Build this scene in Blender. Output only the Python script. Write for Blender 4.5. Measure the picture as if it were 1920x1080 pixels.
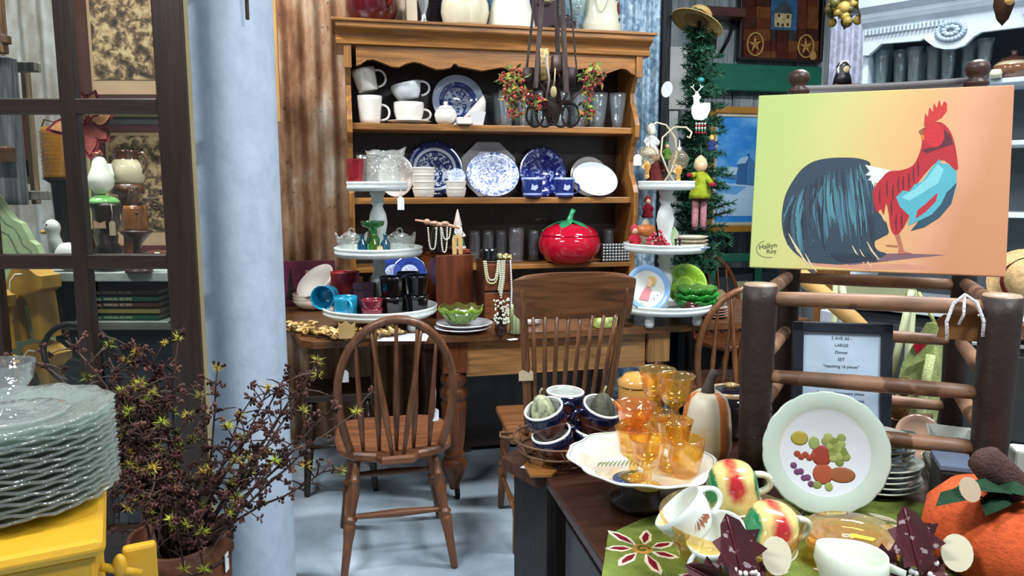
import bpy, bmesh, math, random
from math import sin, cos, pi, radians as R
from mathutils import Vector, Matrix
for o in list(bpy.data.objects): bpy.data.objects.remove(o, do_unlink=True)
random.seed(7)
SC = bpy.context.scene; COL = SC.collection
# ---------------------------------------------------------------- camera, world, light
FPX, CH, HOR = 1400.0, 1.36, 350.0
PIT = math.atan((540 - HOR) / FPX)
cd = bpy.data.cameras.new('camera'); cd.sensor_width = 36; cd.lens = FPX / 1920 * 36; cd.clip_start = .05
cam = bpy.data.objects.new('camera', cd); COL.objects.link(cam)
cam.location = (0, 0, CH); cam.rotation_euler = (pi / 2 - PIT, 0, 0); SC.camera = cam
SC.view_settings.view_transform = 'Standard'; SC.view_settings.look = 'None'
SC.view_settings.exposure = 0.0; SC.view_settings.gamma = 1; SC.view_settings.use_curve_mapping = False
wd = bpy.data.worlds.new('world'); SC.world = wd; wd.use_nodes = True
wd.node_tree.nodes['Background'].inputs[0].default_value = (.72, .86, 1, 1)
wd.node_tree.nodes['Background'].inputs[1].default_value = .20
TUBE_W = 120
def area(name, loc, tgt, sx, sy, power, col):
    l = bpy.data.lights.new(name, 'AREA'); l.shape = 'RECTANGLE'; l.size = sx; l.size_y = sy; l.energy = power; l.color = col
    o = bpy.data.objects.new(name, l); COL.objects.link(o); o.location = loc
    o.rotation_euler = (Vector(tgt) - Vector(loc)).to_track_quat('-Z', 'Y').to_euler(); return o
for _x in (-1.6, 1.6):
    for _y in (.1, 2.5): area('ceiling_tube_offscreen', (_x, _y, 3.37), (_x, _y, 0), 1.2, .2, TUBE_W, (.95, .98, 1))
# ---------------------------------------------------------------- pixel -> world
def ray(px, py):
    u = (px - 960) / FPX; v = (540 - py) / FPX
    return Vector((u, cos(PIT) + v * sin(PIT), -sin(PIT) + v * cos(PIT)))
def P(px, py, D):
    d = ray(px, py); s = D / d.y; return Vector((d.x * s, D, CH + d.z * s))
def G(px, py, z):
    d = ray(px, py); s = (z - CH) / d.z; return Vector((d.x * s, d.y * s, z))
def PL(px, py, p0, rz, dn=0.0):
    n = Vector((-sin(rz), cos(rz), 0)); d = ray(px, py); c = Vector((0, 0, CH))
    q = Vector((p0[0], p0[1], 0)) + n * dn
    s = (q - c).dot(n) / d.dot(n); return c + d * s
TH = R(13)
def S(h):
    h = h.lstrip('#'); r = []
    for i in (0, 2, 4):
        c = int(h[i:i + 2], 16) / 255; r.append(c / 12.92 if c <= .04045 else ((c + .055) / 1.055) ** 2.4)
    return tuple(r)
# ---------------------------------------------------------------- materials
MATS = {}
def _base(name):
    m = bpy.data.materials.new(name); m.use_nodes = True; MATS[name] = m
    nt = m.node_tree; return m, nt, nt.nodes['Principled BSDF'], lambda t: nt.nodes.new('ShaderNode' + t), nt.links.new
def mk(name, rough=.5, metal=0, var=.2, nscale=6, stretch=(1, 1, 1), bump=0, bscale=80, coat=0, spec=.5, chip=None, dist=0, bstretch=(1, 1, 1), alpha=1, wob=0):
    m, nt, b, N, L = _base(name)
    at = N('Attribute'); at.attribute_name = 'Col'
    tc = N('TexCoord'); mp = N('Mapping'); mp.inputs['Scale'].default_value = stretch; L(tc.outputs['Object'], mp.inputs['Vector'])
    nz = N('TexNoise'); nz.inputs['Scale'].default_value = nscale; nz.inputs['Detail'].default_value = 5; nz.inputs['Distortion'].default_value = dist
    L(mp.outputs[0], nz.inputs['Vector'])
    mr = N('MapRange'); mr.inputs['From Min'].default_value = .3; mr.inputs['From Max'].default_value = .7
    mr.inputs['To Min'].default_value = 1 - var; mr.inputs['To Max'].default_value = 1 + var * .5; L(nz.outputs['Fac'], mr.inputs['Value'])
    sc = N('VectorMath'); sc.operation = 'SCALE'; L(at.outputs['Color'], sc.inputs[0]); L(mr.outputs[0], sc.inputs['Scale'])
    out = sc.outputs[0]
    if chip:
        n2 = N('TexNoise'); n2.inputs['Scale'].default_value = chip[0]; n2.inputs['Detail'].default_value = 6; L(tc.outputs['Object'], n2.inputs['Vector'])
        r2 = N('ValToRGB'); r2.color_ramp.elements[0].position = chip[1]; r2.color_ramp.elements[1].position = chip[1] + .03
        L(n2.outputs['Fac'], r2.inputs[0]); mx = N('Mix'); mx.data_type = 'RGBA'
        L(r2.outputs[0], mx.inputs[0]); L(out, mx.inputs[6]); mx.inputs[7].default_value = (*chip[2], 1); out = mx.outputs[2]
    L(out, b.inputs['Base Color'])
    b.inputs['Roughness'].default_value = rough; b.inputs['Metallic'].default_value = metal
    b.inputs['Coat Weight'].default_value = coat; b.inputs['Coat Roughness'].default_value = .06
    b.inputs['Specular IOR Level'].default_value = spec
    if bump:
        mp2 = N('Mapping'); mp2.inputs['Scale'].default_value = bstretch; L(tc.outputs['Object'], mp2.inputs['Vector'])
        n3 = N('TexNoise'); n3.inputs['Scale'].default_value = bscale; n3.inputs['Detail'].default_value = 3; L(mp2.outputs[0], n3.inputs['Vector'])
        bp = N('Bump'); bp.inputs['Strength'].default_value = bump; bp.inputs['Distance'].default_value = .01; L(n3.outputs['Fac'], bp.inputs['Height']); L(bp.outputs[0], b.inputs['Normal'])
    return m
mk('matte', .8, var=.18); mk('satin', .42, var=.14); mk('paint', .5, var=.16, nscale=9, bump=.15, bscale=40)
mk('gloss', .1, var=.06, coat=.6, nscale=4); mk('dull', .95, var=.3, nscale=14, spec=.2)
mk('fabric', .95, var=.3, nscale=30, bump=.6, bscale=220, spec=.15); mk('burlap', .95, var=.3, nscale=90, stretch=(1, 1, 3), bump=.35, bscale=420, spec=.1)
mk('metal', .33, metal=.9, var=.2); mk('iron', .6, metal=.5, var=.35, nscale=20)
mk('woodx', .38, var=.5, nscale=3.2, stretch=(1, 11, 11), dist=1.2, coat=.15, bump=.08, bscale=6, bstretch=(1, 20, 20))
mk('woody', .38, var=.5, nscale=3.2, stretch=(11, 1, 11), dist=1.2, coat=.15, bump=.08, bscale=6, bstretch=(20, 1, 20))
mk('woodz', .38, var=.5, nscale=3.2, stretch=(11, 11, 1), dist=1.2, coat=.15, bump=.08, bscale=6, bstretch=(20, 20, 1))
mk('roughwood', .8, var=.7, nscale=3, stretch=(14, 14, 1), dist=1.5, bump=.5, bscale=5, bstretch=(30, 30, 1), spec=.2)
mk('bark', .55, var=.7, nscale=9, stretch=(1, 1, .35), dist=.6, bump=.4, bscale=30, chip=(26, .735, (.22, .13, .07)))
mk('rung', .5, var=.55, nscale=7, stretch=(.5, 2, 2), dist=1, bump=.2, bscale=20, chip=(8, .60, (.10, .045, .02)))
mk('shabby', .5, var=.12, chip=(7, .69, (.05, .05, .055)), bump=.15, bscale=25)
mk('frosty', .5, var=.25, nscale=30, coat=.2, chip=(60, .60, (.42, .30, .33)))
mk('enamel', .18, var=.35, nscale=11, coat=.4, dist=1)
mk('speckle', .7, var=.8, nscale=70, bump=.3, bscale=60)
mk('foliage', .7, var=.5, nscale=25, spec=.2)
mk('canvas', .6, var=.05, nscale=30, bump=.12, bscale=300)
def glass(name, milk=0.0, rough=.04, bump=0, bscale=60, k=1.0, vor=False, edge=0.0):
    m, nt, b, N, L = _base(name); nt.nodes.remove(b); out = nt.nodes['Material Output']
    at = N('Attribute'); at.attribute_name = 'Col'
    tr = N('BsdfTransparent'); gm = N('Gamma'); L(at.outputs['Color'], gm.inputs[0]); L(gm.outputs[0], tr.inputs[0])
    gl = N('BsdfGlossy'); gl.inputs['Roughness'].default_value = rough; gl.inputs[0].default_value = (1, 1, 1, 1)
    lw = N('LayerWeight'); lw.inputs['Blend'].default_value = .35
    pw = N('Math'); pw.operation = 'POWER'; L(lw.outputs['Facing'], pw.inputs[0]); pw.inputs[1].default_value = 2.2
    ge = N('Math'); ge.operation = 'MULTIPLY_ADD'; L(pw.outputs[0], ge.inputs[0]); ge.inputs[1].default_value = edge; ge.inputs[2].default_value = 1 - .12 * edge; L(ge.outputs[0], gm.inputs[1])
    ma = N('Math'); ma.operation = 'MULTIPLY_ADD'; L(pw.outputs[0], ma.inputs[0]); ma.inputs[1].default_value = .55 * k; ma.inputs[2].default_value = .05 * k; ma.use_clamp = True
    mx = N('MixShader'); L(ma.outputs[0], mx.inputs[0]); L(tr.outputs[0], mx.inputs[1]); L(gl.outputs[0], mx.inputs[2]); fin = mx.outputs[0]
    if milk:
        df = N('BsdfPrincipled'); L(at.outputs['Color'], df.inputs['Base Color']); df.inputs['Roughness'].default_value = .12
        m2 = N('MixShader'); m2.inputs[0].default_value = milk; L(fin, m2.inputs[1]); L(df.outputs[0], m2.inputs[2]); fin = m2.outputs[0]
    if bump:
        tc = N('TexCoord'); n3 = N('TexVoronoi' if vor else 'TexNoise'); n3.inputs['Scale'].default_value = bscale; L(tc.outputs['Object'], n3.inputs['Vector'])
        bp = N('Bump'); bp.inputs['Strength'].default_value = bump; bp.inputs['Distance'].default_value = .01; L(n3.outputs[0], bp.inputs['Height'])
        L(bp.outputs[0], gl.inputs['Normal']); L(bp.outputs[0], lw.inputs['Normal'])
        if milk: L(bp.outputs[0], df.inputs['Normal'])
    L(fin, out.inputs['Surface']); return m
glass('glass'); glass('pane', k=.55); glass('pressed', milk=.13, bump=.9, bscale=70, vor=True, k=1.3); glass('amber', milk=.07, bump=.16, bscale=40, k=1.4, edge=2.6)
glass('stackglass', milk=.13, bump=.7, bscale=30, k=1.7); glass('tumbler', milk=.04, bump=.25, bscale=60, k=1.5, edge=2)
def pattern(name, light, dark, bands, scale=9, thr=.5, soft=.06, vor=False, radial=True):
    """transfer print: bands = [(radius 0..1, coverage 0..1)] over generated coordinates"""
    m, nt, b, N, L = _base(name); tc = N('TexCoord')
    sb = N('VectorMath'); sb.operation = 'SUBTRACT'; L(tc.outputs['Generated'], sb.inputs[0]); sb.inputs[1].default_value = (.5, .5, 0)
    sx = N('SeparateXYZ'); L(sb.outputs[0], sx.inputs[0]); cx = N('CombineXYZ'); L(sx.outputs[0], cx.inputs[0]); L(sx.outputs[1], cx.inputs[1])
    ln = N('VectorMath'); ln.operation = 'LENGTH'; L(cx.outputs[0], ln.inputs[0])
    m2 = N('Math'); m2.operation = 'MULTIPLY'; m2.inputs[1].default_value = 2; L(ln.outputs['Value'], m2.inputs[0])
    rp = N('ValToRGB'); rp.color_ramp.interpolation = 'CONSTANT'; el = rp.color_ramp.elements
    el[0].position = 0; el[0].color = (bands[0][1],) * 3 + (1,); el[1].position = bands[1][0]; el[1].color = (bands[1][1],) * 3 + (1,)
    for p, c in bands[2:]:
        e = el.new(p); e.color = (c, c, c, 1)
    L(m2.outputs[0], rp.inputs[0])
    nz = N('TexNoise'); nz.inputs['Scale'].default_value = scale; nz.inputs['Detail'].default_value = 6; nz.inputs['Distortion'].default_value = 1.6; L(cx.outputs[0], nz.inputs['Vector'])
    st = N('MapRange'); st.inputs['From Min'].default_value = .25; st.inputs['From Max'].default_value = .75; L(nz.outputs['Fac'], st.inputs['Value'])
    df = N('Math'); df.operation = 'SUBTRACT'; L(rp.outputs[0], df.inputs[0]); L(st.outputs[0], df.inputs[1])
    mr = N('MapRange'); mr.inputs['From Min'].default_value = -soft; mr.inputs['From Max'].default_value = soft; L(df.outputs[0], mr.inputs['Value'])
    mx = N('Mix'); mx.data_type = 'RGBA'; L(mr.outputs[0], mx.inputs[0]); mx.inputs[6].default_value = (*light, 1); mx.inputs[7].default_value = (*dark, 1)
    L(mx.outputs[2], b.inputs['Base Color']); b.inputs['Roughness'].default_value = .12; b.inputs['Coat Weight'].default_value = .5; return m
BLW = S('#d5dcea')
pattern('willow', BLW, S('#1b2f6e'), [(0, .52), (.60, 1.0), (.66, .12), (.76, .8)], 11)
pattern('delft', S('#b9c6de'), S('#2a3f86'), [(0, .42), (.52, .75), (.72, .02), (.95, .0)], 9)
pattern('scenic', S('#d8dfee'), S('#41579c'), [(0, .47), (.55, .36), (.8, .5)], 13, soft=.2)
pattern('cobalt', S('#a9b8dd'), S('#131f74'), [(0, .62), (.5, .9), (.62, .66)], 9, soft=.1)
pattern('domeblue', S('#cfd8ee'), S('#3a52ae'), [(0, .3), (.42, 0.02), (.5, .98), (.95, .1)], 8)
pattern('melon', S('#a9cf52'), S('#7fae2b'), [(0, .8), (.3, .15), (.4, .6), (.9, 0)], 5)
# ---------------------------------------------------------------- mesh builder
class MB:
    def __init__(s, col=(.8, .8, .8), M=None):
        s.v = []; s.f = []; s.c = []; s.s = []; s.col = col; s.M = M or Matrix()
    def add(s, vs, fs, smooth=False, M=None):
        k = len(s.v); m = s.M @ M if M is not None else s.M
        s.v += [m @ Vector(a) for a in vs]; s.f += [[i + k for i in f] for f in fs]; s.c += [s.col] * len(fs); s.s += [smooth] * len(fs); return s
    def box(s, c, d, M=None, bev=0):
        x, y, z = d[0] / 2, d[1] / 2, d[2] / 2
        if not bev:
            vs = [(c[0] + a * x, c[1] + b * y, c[2] + e * z) for e in (-1, 1) for a, b in ((-1, -1), (1, -1), (1, 1), (-1, 1))]
            return s.add(vs, [(3, 2, 1, 0), (4, 5, 6, 7), (0, 1, 5, 4), (1, 2, 6, 5), (2, 3, 7, 6), (3, 0, 4, 7)], M=M)
        bm = bmesh.new(); bmesh.ops.create_cube(bm, size=1)
        for v in bm.verts: v.co = Vector((c[0] + v.co.x * d[0], c[1] + v.co.y * d[1], c[2] + v.co.z * d[2]))
        bmesh.ops.bevel(bm, geom=bm.edges[:], offset=min(bev, min(d) * .45), segments=2, affect='EDGES', profile=.5)
        bm.verts.index_update(); s.add([v.co for v in bm.verts], [[v.index for v in f.verts] for f in bm.faces], M=M); bm.free(); return s
    def lathe(s, prof, seg=24, M=None, rf=None, smooth=True, zf=None):
        vs = []; fs = []; idx = []
        for i, (r, z) in enumerate(prof):
            if r <= 1e-6: idx.append([len(vs)]); vs.append((0, 0, z)); continue
            row = []
            for k in range(seg):
                a = 2 * pi * k / seg; q = r * (rf(a, r, z) if rf else 1); row.append(len(vs)); vs.append((q * cos(a), q * sin(a), z + (zf(a, r, z) if zf else 0)))
            idx.append(row)
        for a, b in zip(idx, idx[1:]):
            if len(a) == 1 and len(b) == 1: continue
            for k in range(seg):
                j = (k + 1) % seg
                if len(a) == 1: fs.append((a[0], b[j], b[k]))
                elif len(b) == 1: fs.append((a[k], a[j], b[0]))
                else: fs.append((a[k], a[j], b[j], b[k]))
        return s.add(vs, fs, smooth, M)
    def tube(s, pts, r, seg=8, caps=True, M=None, closed=False):
        pts = [Vector(p) for p in pts]; n = len(pts); rr = r if isinstance(r, (list, tuple)) else [r] * n
        vs = []; fs = []; up = None
        for i, p in enumerate(pts):
            if closed: t = pts[(i + 1) % n] - pts[i - 1]
            else: t = pts[min(i + 1, n - 1)] - pts[max(i - 1, 0)]
            t = t.normalized() if t.length > 1e-9 else Vector((0, 0, 1))
            if up is None: up = Vector((0, 0, 1)) if abs(t.z) < .9 else Vector((1, 0, 0))
            a = t.cross(up).normalized(); up = a.cross(t).normalized()
            for k in range(seg):
                an = 2 * pi * k / seg; vs.append(p + (a * cos(an) + up * sin(an)) * rr[i])
        for i in range(n if closed else n - 1):
            for k in range(seg):
                j = (k + 1) % seg; i2 = (i + 1) % n; fs.append((i * seg + k, i * seg + j, i2 * seg + j, i2 * seg + k))
        if caps and not closed: fs += [tuple(range(seg))[::-1], tuple(range((n - 1) * seg, n * seg))]
        return s.add(vs, fs, True, M)
    def ell(s, c, r, seg=14, rings=8, M=None):
        if not isinstance(r, (tuple, list)): r = (r, r, r)
        Q = Matrix.Translation(c) @ Matrix.Diagonal((*r, 1)); Q = M @ Q if M is not None else Q
        return s.lathe([(sin(pi * i / rings), -cos(pi * i / rings)) for i in range(rings + 1)], seg, Q)
    def prism(s, o, d, M=None, z0=0):
        n = len(o); vs = [(x, y, z0) for x, y in o] + [(x, y, z0 + d) for x, y in o]
        return s.add(vs, [tuple(range(n))[::-1], tuple(range(n, 2 * n))] + [(i, (i + 1) % n, n + (i + 1) % n, n + i) for i in range(n)], M=M)
    def poly(s, o, z=0, M=None):
        return s.add([(x, y, z) for x, y in o], [tuple(range(len(o)))], M=M)
    def tri(s, vs): return s.add(vs, [tuple(range(len(vs)))])
    def build(s, name, mat, parent=None, loc=None, rz=0, rot=None):
        me = bpy.data.meshes.new(name); me.from_pydata(s.v, [], s.f)
        me.polygons.foreach_set('use_smooth', s.s)
        ca = me.color_attributes.new('Col', 'FLOAT_COLOR', 'CORNER'); buf = []
        for f, c in zip(s.f, s.c): buf += [c[0], c[1], c[2], 1.0] * len(f)
        ca.data.foreach_set('color', buf)
        for m in (mat if isinstance(mat, list) else [mat]): me.materials.append(MATS[m])
        bm = bmesh.new(); bm.from_mesh(me); bmesh.ops.recalc_face_normals(bm, faces=bm.faces[:]); bm.to_mesh(me); bm.free()
        o = bpy.data.objects.new(name, me); COL.objects.link(o)
        if loc is not None: o.location = loc
        o.rotation_euler = rot if rot is not None else (0, 0, rz)
        if parent is not None: o.parent = parent
        return o
    def thing(s, name, label, cat, mat, loc=(0, 0, 0), rz=0, group=None, rot=None):
        return tag(s.build(name, mat, None, loc, rz, rot), label, cat, group)
def tag(o, label=None, cat=None, group=None, kind=None):
    if label: o['label'] = label
    if cat: o['category'] = cat
    if group: o['group'] = group
    if kind: o['kind'] = kind
    return o
def T(name, label, cat, loc=(0, 0, 0), rz=0, group=None, rot=None):
    o = bpy.data.objects.new(name, None); o.empty_display_size = .05; COL.objects.link(o); o.location = loc
    o.rotation_euler = rot if rot is not None else (0, 0, rz); return tag(o, label, cat, group)
def dup(root, loc, rz=None, label=None, group=None, rot=None, sc=None, parent=None):
    def cp(o, p):
        c = o.copy(); COL.objects.link(c); c.parent = p
        for ch in list(o.children): cp(ch, c)
        return c
    r = cp(root, parent); r.location = loc
    if rot is not None: r.rotation_euler = rot
    elif rz is not None: r.rotation_euler = (0, 0, rz)
    if sc: r.scale = (sc, sc, sc) if not isinstance(sc, tuple) else sc
    if label: r['label'] = label
    if group: r['group'] = group
    return r
def Tr(x, y, z): return Matrix.Translation((x, y, z))
def Rx(a): return Matrix.Rotation(R(a), 4, 'X')
def Ry(a): return Matrix.Rotation(R(a), 4, 'Y')
def Rz(a): return Matrix.Rotation(R(a), 4, 'Z')
def circ(r, n=24, sy=1.0): return [(r * cos(2 * pi * i / n), r * sy * sin(2 * pi * i / n)) for i in range(n)]
def cupprof(rt, rb, h, t=.003, bulge=0.0, foot=0):
    n = 6; o = [(0, foot), (rb * .9, foot)] if not foot else [(0, foot), (rb * .8, foot), (rb * .8, 0), (rb * .95, 0), (rb * .9, foot)]
    f = lambda k: rb + (rt - rb) * k + bulge * sin(pi * k)
    o += [(f(i / n), foot + (h - foot) * i / n) for i in range(n + 1)]
    return o + [(max(f(i / n) - t, .001), max(foot + (h - foot) * i / n, foot + t)) for i in range(n, -1, -1)] + [(0, foot + t)]
def plateprof(r, h=.02, t=.004, well=.6): return [(0, 0), (well * r * .9, 0), (well * r * 1.05, h * .35), (r * .97, h), (r, h + t * .6), (r * .97, h + t), (well * r * 1.05, h * .35 + t), (well * r * .95, t), (0, t)]
def arc(cx, cz, rx, rz_, a0, a1, n=10, y=0): return [(cx + rx * cos(R(a0 + (a1 - a0) * i / n)), y, cz + rz_ * sin(R(a0 + (a1 - a0) * i / n))) for i in range(n + 1)]
def text(s, size, parent, M, col, name='lettering', mat='matte', align='CENTER'):
    cu = bpy.data.curves.new(name, 'FONT'); cu.body = s; cu.size = size; cu.align_x = align; cu.resolution_u = 2; cu.extrude = .0002
    t = bpy.data.objects.new(name, cu); COL.objects.link(t); dg = bpy.context.evaluated_depsgraph_get(); me = bpy.data.meshes.new_from_object(t.evaluated_get(dg))
    bpy.data.objects.remove(t, do_unlink=True); me.name = name; me.materials.clear(); me.materials.append(MATS[mat])
    ca = me.color_attributes.new('Col', 'FLOAT_COLOR', 'CORNER'); ca.data.foreach_set('color', [*col, 1.0] * len(me.loops))
    me.transform(M); o = bpy.data.objects.new(name, me); COL.objects.link(o); o.parent = parent; return o
def tagpart(parent, top, size=(.022, .034), col=S('#e9ecef'), drop=.03, hole=True, rz=0, name='price_tag'):
    m = MB(col, Tr(*top) @ Rz(rz)); w, h = size
    m.prism([(-w / 2, -drop - h), (w / 2, -drop - h), (w / 2, -drop - w * .3), (w * .2, -drop), (-w * .2, -drop), (-w / 2, -drop - w * .3)], .0012, Rx(90))
    o = m.build(name, 'matte', parent); m = MB(S('#d9d4c5'), Tr(*top)); m.tube([(0, 0, 0), (.003, 0, -drop * .5), (0, 0, -drop - .004)], .0009, 4); m.build('string', 'matte', o); return o
# ---------------------------------------------------------------- surface materials
def rampmat(name, stops, scale, stretch=(1, 1, 1), rough=.8, metal=0, vor=False, bump=0, dist=0, detail=8, mixn=None):
    m, nt, b, N, L = _base(name); tc = N('TexCoord'); mp = N('Mapping'); mp.inputs['Scale'].default_value = stretch; L(tc.outputs['Object'], mp.inputs['Vector'])
    if vor:
        nz = N('TexVoronoi'); nz.inputs['Scale'].default_value = scale; L(mp.outputs[0], nz.inputs['Vector']); sp = N('SeparateColor'); L(nz.outputs['Color'], sp.inputs[0]); val = sp.outputs[0]
        n4 = N('TexNoise'); n4.inputs['Scale'].default_value = 2.5; n4.inputs['Detail'].default_value = 6; L(tc.outputs['Object'], n4.inputs['Vector'])
        mm = N('Mix'); mm.inputs[0].default_value = .65; L(val, mm.inputs[2]); L(n4.outputs['Fac'], mm.inputs[3]); val = mm.outputs[0]
    else:
        nz = N('TexNoise'); nz.inputs['Scale'].default_value = scale; nz.inputs['Detail'].default_value = detail; nz.inputs['Roughness'].default_value = .62; nz.inputs['Distortion'].default_value = dist
        L(mp.outputs[0], nz.inputs['Vector']); val = nz.outputs['Fac']
    rp = N('ValToRGB'); el = rp.color_ramp.elements
    el[0].position = stops[0][0]; el[0].color = (*S(stops[0][1]), 1); el[1].position = stops[1][0]; el[1].color = (*S(stops[1][1]), 1)
    for p, c in stops[2:]: e = el.new(p); e.color = (*S(c), 1)
    L(val, rp.inputs[0]); out = rp.outputs[0]
    if mixn:
        n2 = N('TexNoise'); n2.inputs['Scale'].default_value = mixn[0]; n2.inputs['Detail'].default_value = 8; n2.inputs['Roughness'].default_value = .7; L(tc.outputs['Object'], n2.inputs['Vector'])
        r2 = N('ValToRGB'); r2.color_ramp.elements[0].position = mixn[1]; r2.color_ramp.elements[1].position = mixn[1] + mixn[2]; L(n2.outputs['Fac'], r2.inputs[0])
        mx = N('Mix'); mx.data_type = 'RGBA'; L(r2.outputs[0], mx.inputs[0]); L(out, mx.inputs[6]); mx.inputs[7].default_value = (*S(mixn[3]), 1); out = mx.outputs[2]
    L(out, b.inputs['Base Color']); b.inputs['Roughness'].default_value = rough; b.inputs['Metallic'].default_value = metal; b.inputs['Specular IOR Level'].default_value = .35
    if bump:
        bp = N('Bump'); bp.inputs['Strength'].default_value = bump; bp.inputs['Distance'].default_value = .01; L(val, bp.inputs['Height']); L(bp.outputs[0], b.inputs['Normal'])
    return m
rampmat('rust', [(.30, '#5a3a27'), (.42, '#865d40'), (.52, '#a07c5e'), (.60, '#b09a82'), (.70, '#c6bcb0')], 3.0, (2.2, 1, .8), .85, 0, bump=.25, dist=.1, mixn=(34, .60, .06, '#54331f'))
rampmat('oldzinc', [(.3, '#4f4a42'), (.45, '#7d766a'), (.55, '#8f8f8a'), (.7, '#a9adab')], 3.0, (2.2, 1, .8), .75, .1, bump=.2, mixn=(30, .64, .05, '#5f4632'))
rampmat('galvanised', [(.25, '#4f6a80'), (.5, '#7d9ab0'), (.75, '#b4c7d3')], 55, (1, 1, .8), .5, .25, vor=True)
rampmat('boards', [(.3, '#5c6468'), (.5, '#8d979b'), (.7, '#b9c2c4')], 3, (10, 10, .6), .9, 0, bump=.3, dist=1)
rampmat('concrete', [(.30, '#74838f'), (.5, '#98a8b4'), (.7, '#b4c2cc')], 2.2, (1, 1, 1), .45, 0, bump=.08, mixn=(30, .66, .05, '#39434b'))
rampmat('pillarpaint', [(.3, '#9eadbf'), (.5, '#a9b8ca'), (.7, '#b2c0d1')], 16, (1, 1, .7), .55, 0, bump=.4)
rampmat('plaster', [(.3, '#6d747a'), (.7, '#8d9499')], 3, rough=.9)
rampmat('oldwood', [(.3, '#3a2c22'), (.5, '#6a533e'), (.7, '#8e7a63')], 3, (9, 9, .7), .85, bump=.4, dist=1)
def struct(o, name=None):
    o['kind'] = 'structure'; return o
# floor / ceiling / walls
m = MB(); m.box((0, 2.2, -.05), (8.4, 9.4, .1)); struct(m.build('floor', 'concrete'))
m = MB(); m.box((0, 2.2, 3.45), (8.4, 9.4, .1)); struct(m.build('ceiling', 'plaster'))
H0 = Vector((-.821, 3.65, 0)); HW = 1.56
def HL(px, py, dn=0.0): return PL(px, py, H0, TH, dn)          # point on a plane parallel to the dresser front
def toH(p):
    d = Vector((p[0], p[1], 0)) - H0; return d.x * cos(TH) + d.y * sin(TH), -d.x * sin(TH) + d.y * cos(TH)
def fromH(x, y, z): return Vector((H0.x + x * cos(TH) - y * sin(TH), H0.y + x * sin(TH) + y * cos(TH), z))
xr = toH(HL(1237, 200, .33))[0]
def corr(m, x0, x1, y, z0, z1, pitch=.082, amp=.017, n=10):
    k = max(2, int((x1 - x0) / pitch * n)); vs = []
    for i in range(k + 1):
        x = x0 + (x1 - x0) * i / k; yy = y + amp * cos(2 * pi * x / pitch); vs += [(x, yy, z0), (x, yy, z1)]
    m.add(vs, [(2 * i, 2 * i + 2, 2 * i + 3, 2 * i + 1) for i in range(k)], True)
wb = MB((.1, .1, .1)); wb.box(((xr - 3.2) / 2, .40, 1.7), (xr + 3.2, .08, 3.4)); wb = struct(wb.build('wall_back', 'plaster', None, (H0.x, H0.y, 0), TH))
edges = [-3.2, -2.45, -1.70, -.95, -.25, .45, 1.1, xr]
for i in range(7):
    m = MB(); corr(m, edges[i], edges[i + 1] + .015, .335 + .002 * (i % 2), 0, 3.4); m.build('corrugated_sheet', 'galvanised' if edges[i] >= .45 else 'oldzinc' if i <= 2 else 'rust', wb)
# dark timber edge of the corrugated partition
m = MB(S('#2c2f33')); m.box((xr + .02, .36, 1.7), (.05, .12, 3.4), bev=.004); m.build('edge_post', 'roughwood', wb)
# far wall of the corner behind, with boards
FW0 = Vector((1.54, 5.50, 0)); FTH = TH
wf = MB(); wf.box((.6, .06, 1.7), (4.2, .08, 3.4)); wf = struct(wf.build('wall_far', 'plaster', None, FW0, FTH))
for i in range(24):
    m = MB(); m.box((-1.35 + i * .165, .012 + .004 * (i % 3), 1.7), (.158, .02, 3.4)); m.build('board', 'boards', wf)
wr = MB(); wr.box((2.95, 2.2, 1.7), (.1, 9.4, 3.4)); struct(wr.build('wall_right', 'plaster'))
wl = MB(); wl.box((-4.1, 2.2, 1.7), (.1, 9.4, 3.4)); struct(wl.build('wall_left', 'plaster'))
# pillar
m = MB(); m.lathe([(.136, 0), (.136, 1.2), (.135, 3.4)], 48); pil = m.build('pillar', 'pillarpaint', None, (-.868, 2.36, 0)); struct(pil)
m = MB(S('#3a2a1a')); hk = P(463, 10, 2.235); m.box((0, 0, .02), (.010, .008, .12), bev=.002); m.box((.006, -.004, .03), (.010, .006, .03))
m.thing('metal_hook', 'dark rusty strip hook fixed high on the pale pillar', 'hook', 'iron', hk, R(-20))
# ---------------------------------------------------------------- glazed door in front of the pillar
DY = 2.10
DR = T('glazed_door', 'dark stained door frame with small glass panes beside the pale pillar', 'door', (-1.30, DY, 0))
dw = S('#2a1a10')
def dx(px, py=350): return P(px, py, DY).x + 1.30
xi, xo = dx(309), dx(364); xm = dx(145); cw = xi - xm - .012
zr = [P(0, 200, DY).z, P(0, 490, DY).z]; zp = zr[0] - zr[1]
def dbar(name, x0, x1, z0, z1, t=.04, y=0, bev=.004):
    m = MB(dw); m.box(((x0 + x1) / 2, y, (z0 + z1) / 2), (x1 - x0, t, z1 - z0), bev=bev); return m.build(name, 'woodz' if z1 - z0 > x1 - x0 else 'woodx', DR)
dbar('stile', xi, xo, 0, 2.75); xl = xi - 3 * (cw + .024); dbar('stile', xl - .09, xl, 0, 2.75)
zs = [zr[0] + zp, zr[0], zr[1], zr[1] - zp * .92]
dbar('rail', xl, xi, 0, .36); dbar('rail', xl, xi, zr[0] + 2 * zp, 2.75)
for z in zs: dbar('muntin', xl, xi, z - .021, z + .021, .032, 0)
vx = [xi - (cw + .012) - .0 - .012, xi - 2 * (cw + .024) + .012 - .012]
for x in (xm, xm - cw - .024): dbar('muntin', x - .022, x + .022, .36, zr[0] + 2 * zp, .036)
m = MB(S('#94855f')); m.box((xo + .001, .006, 1.4), (.002, .026, 2.7)); m.build('gilt_edge', 'satin', DR)
zz = [.36] + sorted(zs) + [zr[0] + 2 * zp]; xx = [xl, xm - cw - .024, xm, xi]
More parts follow.
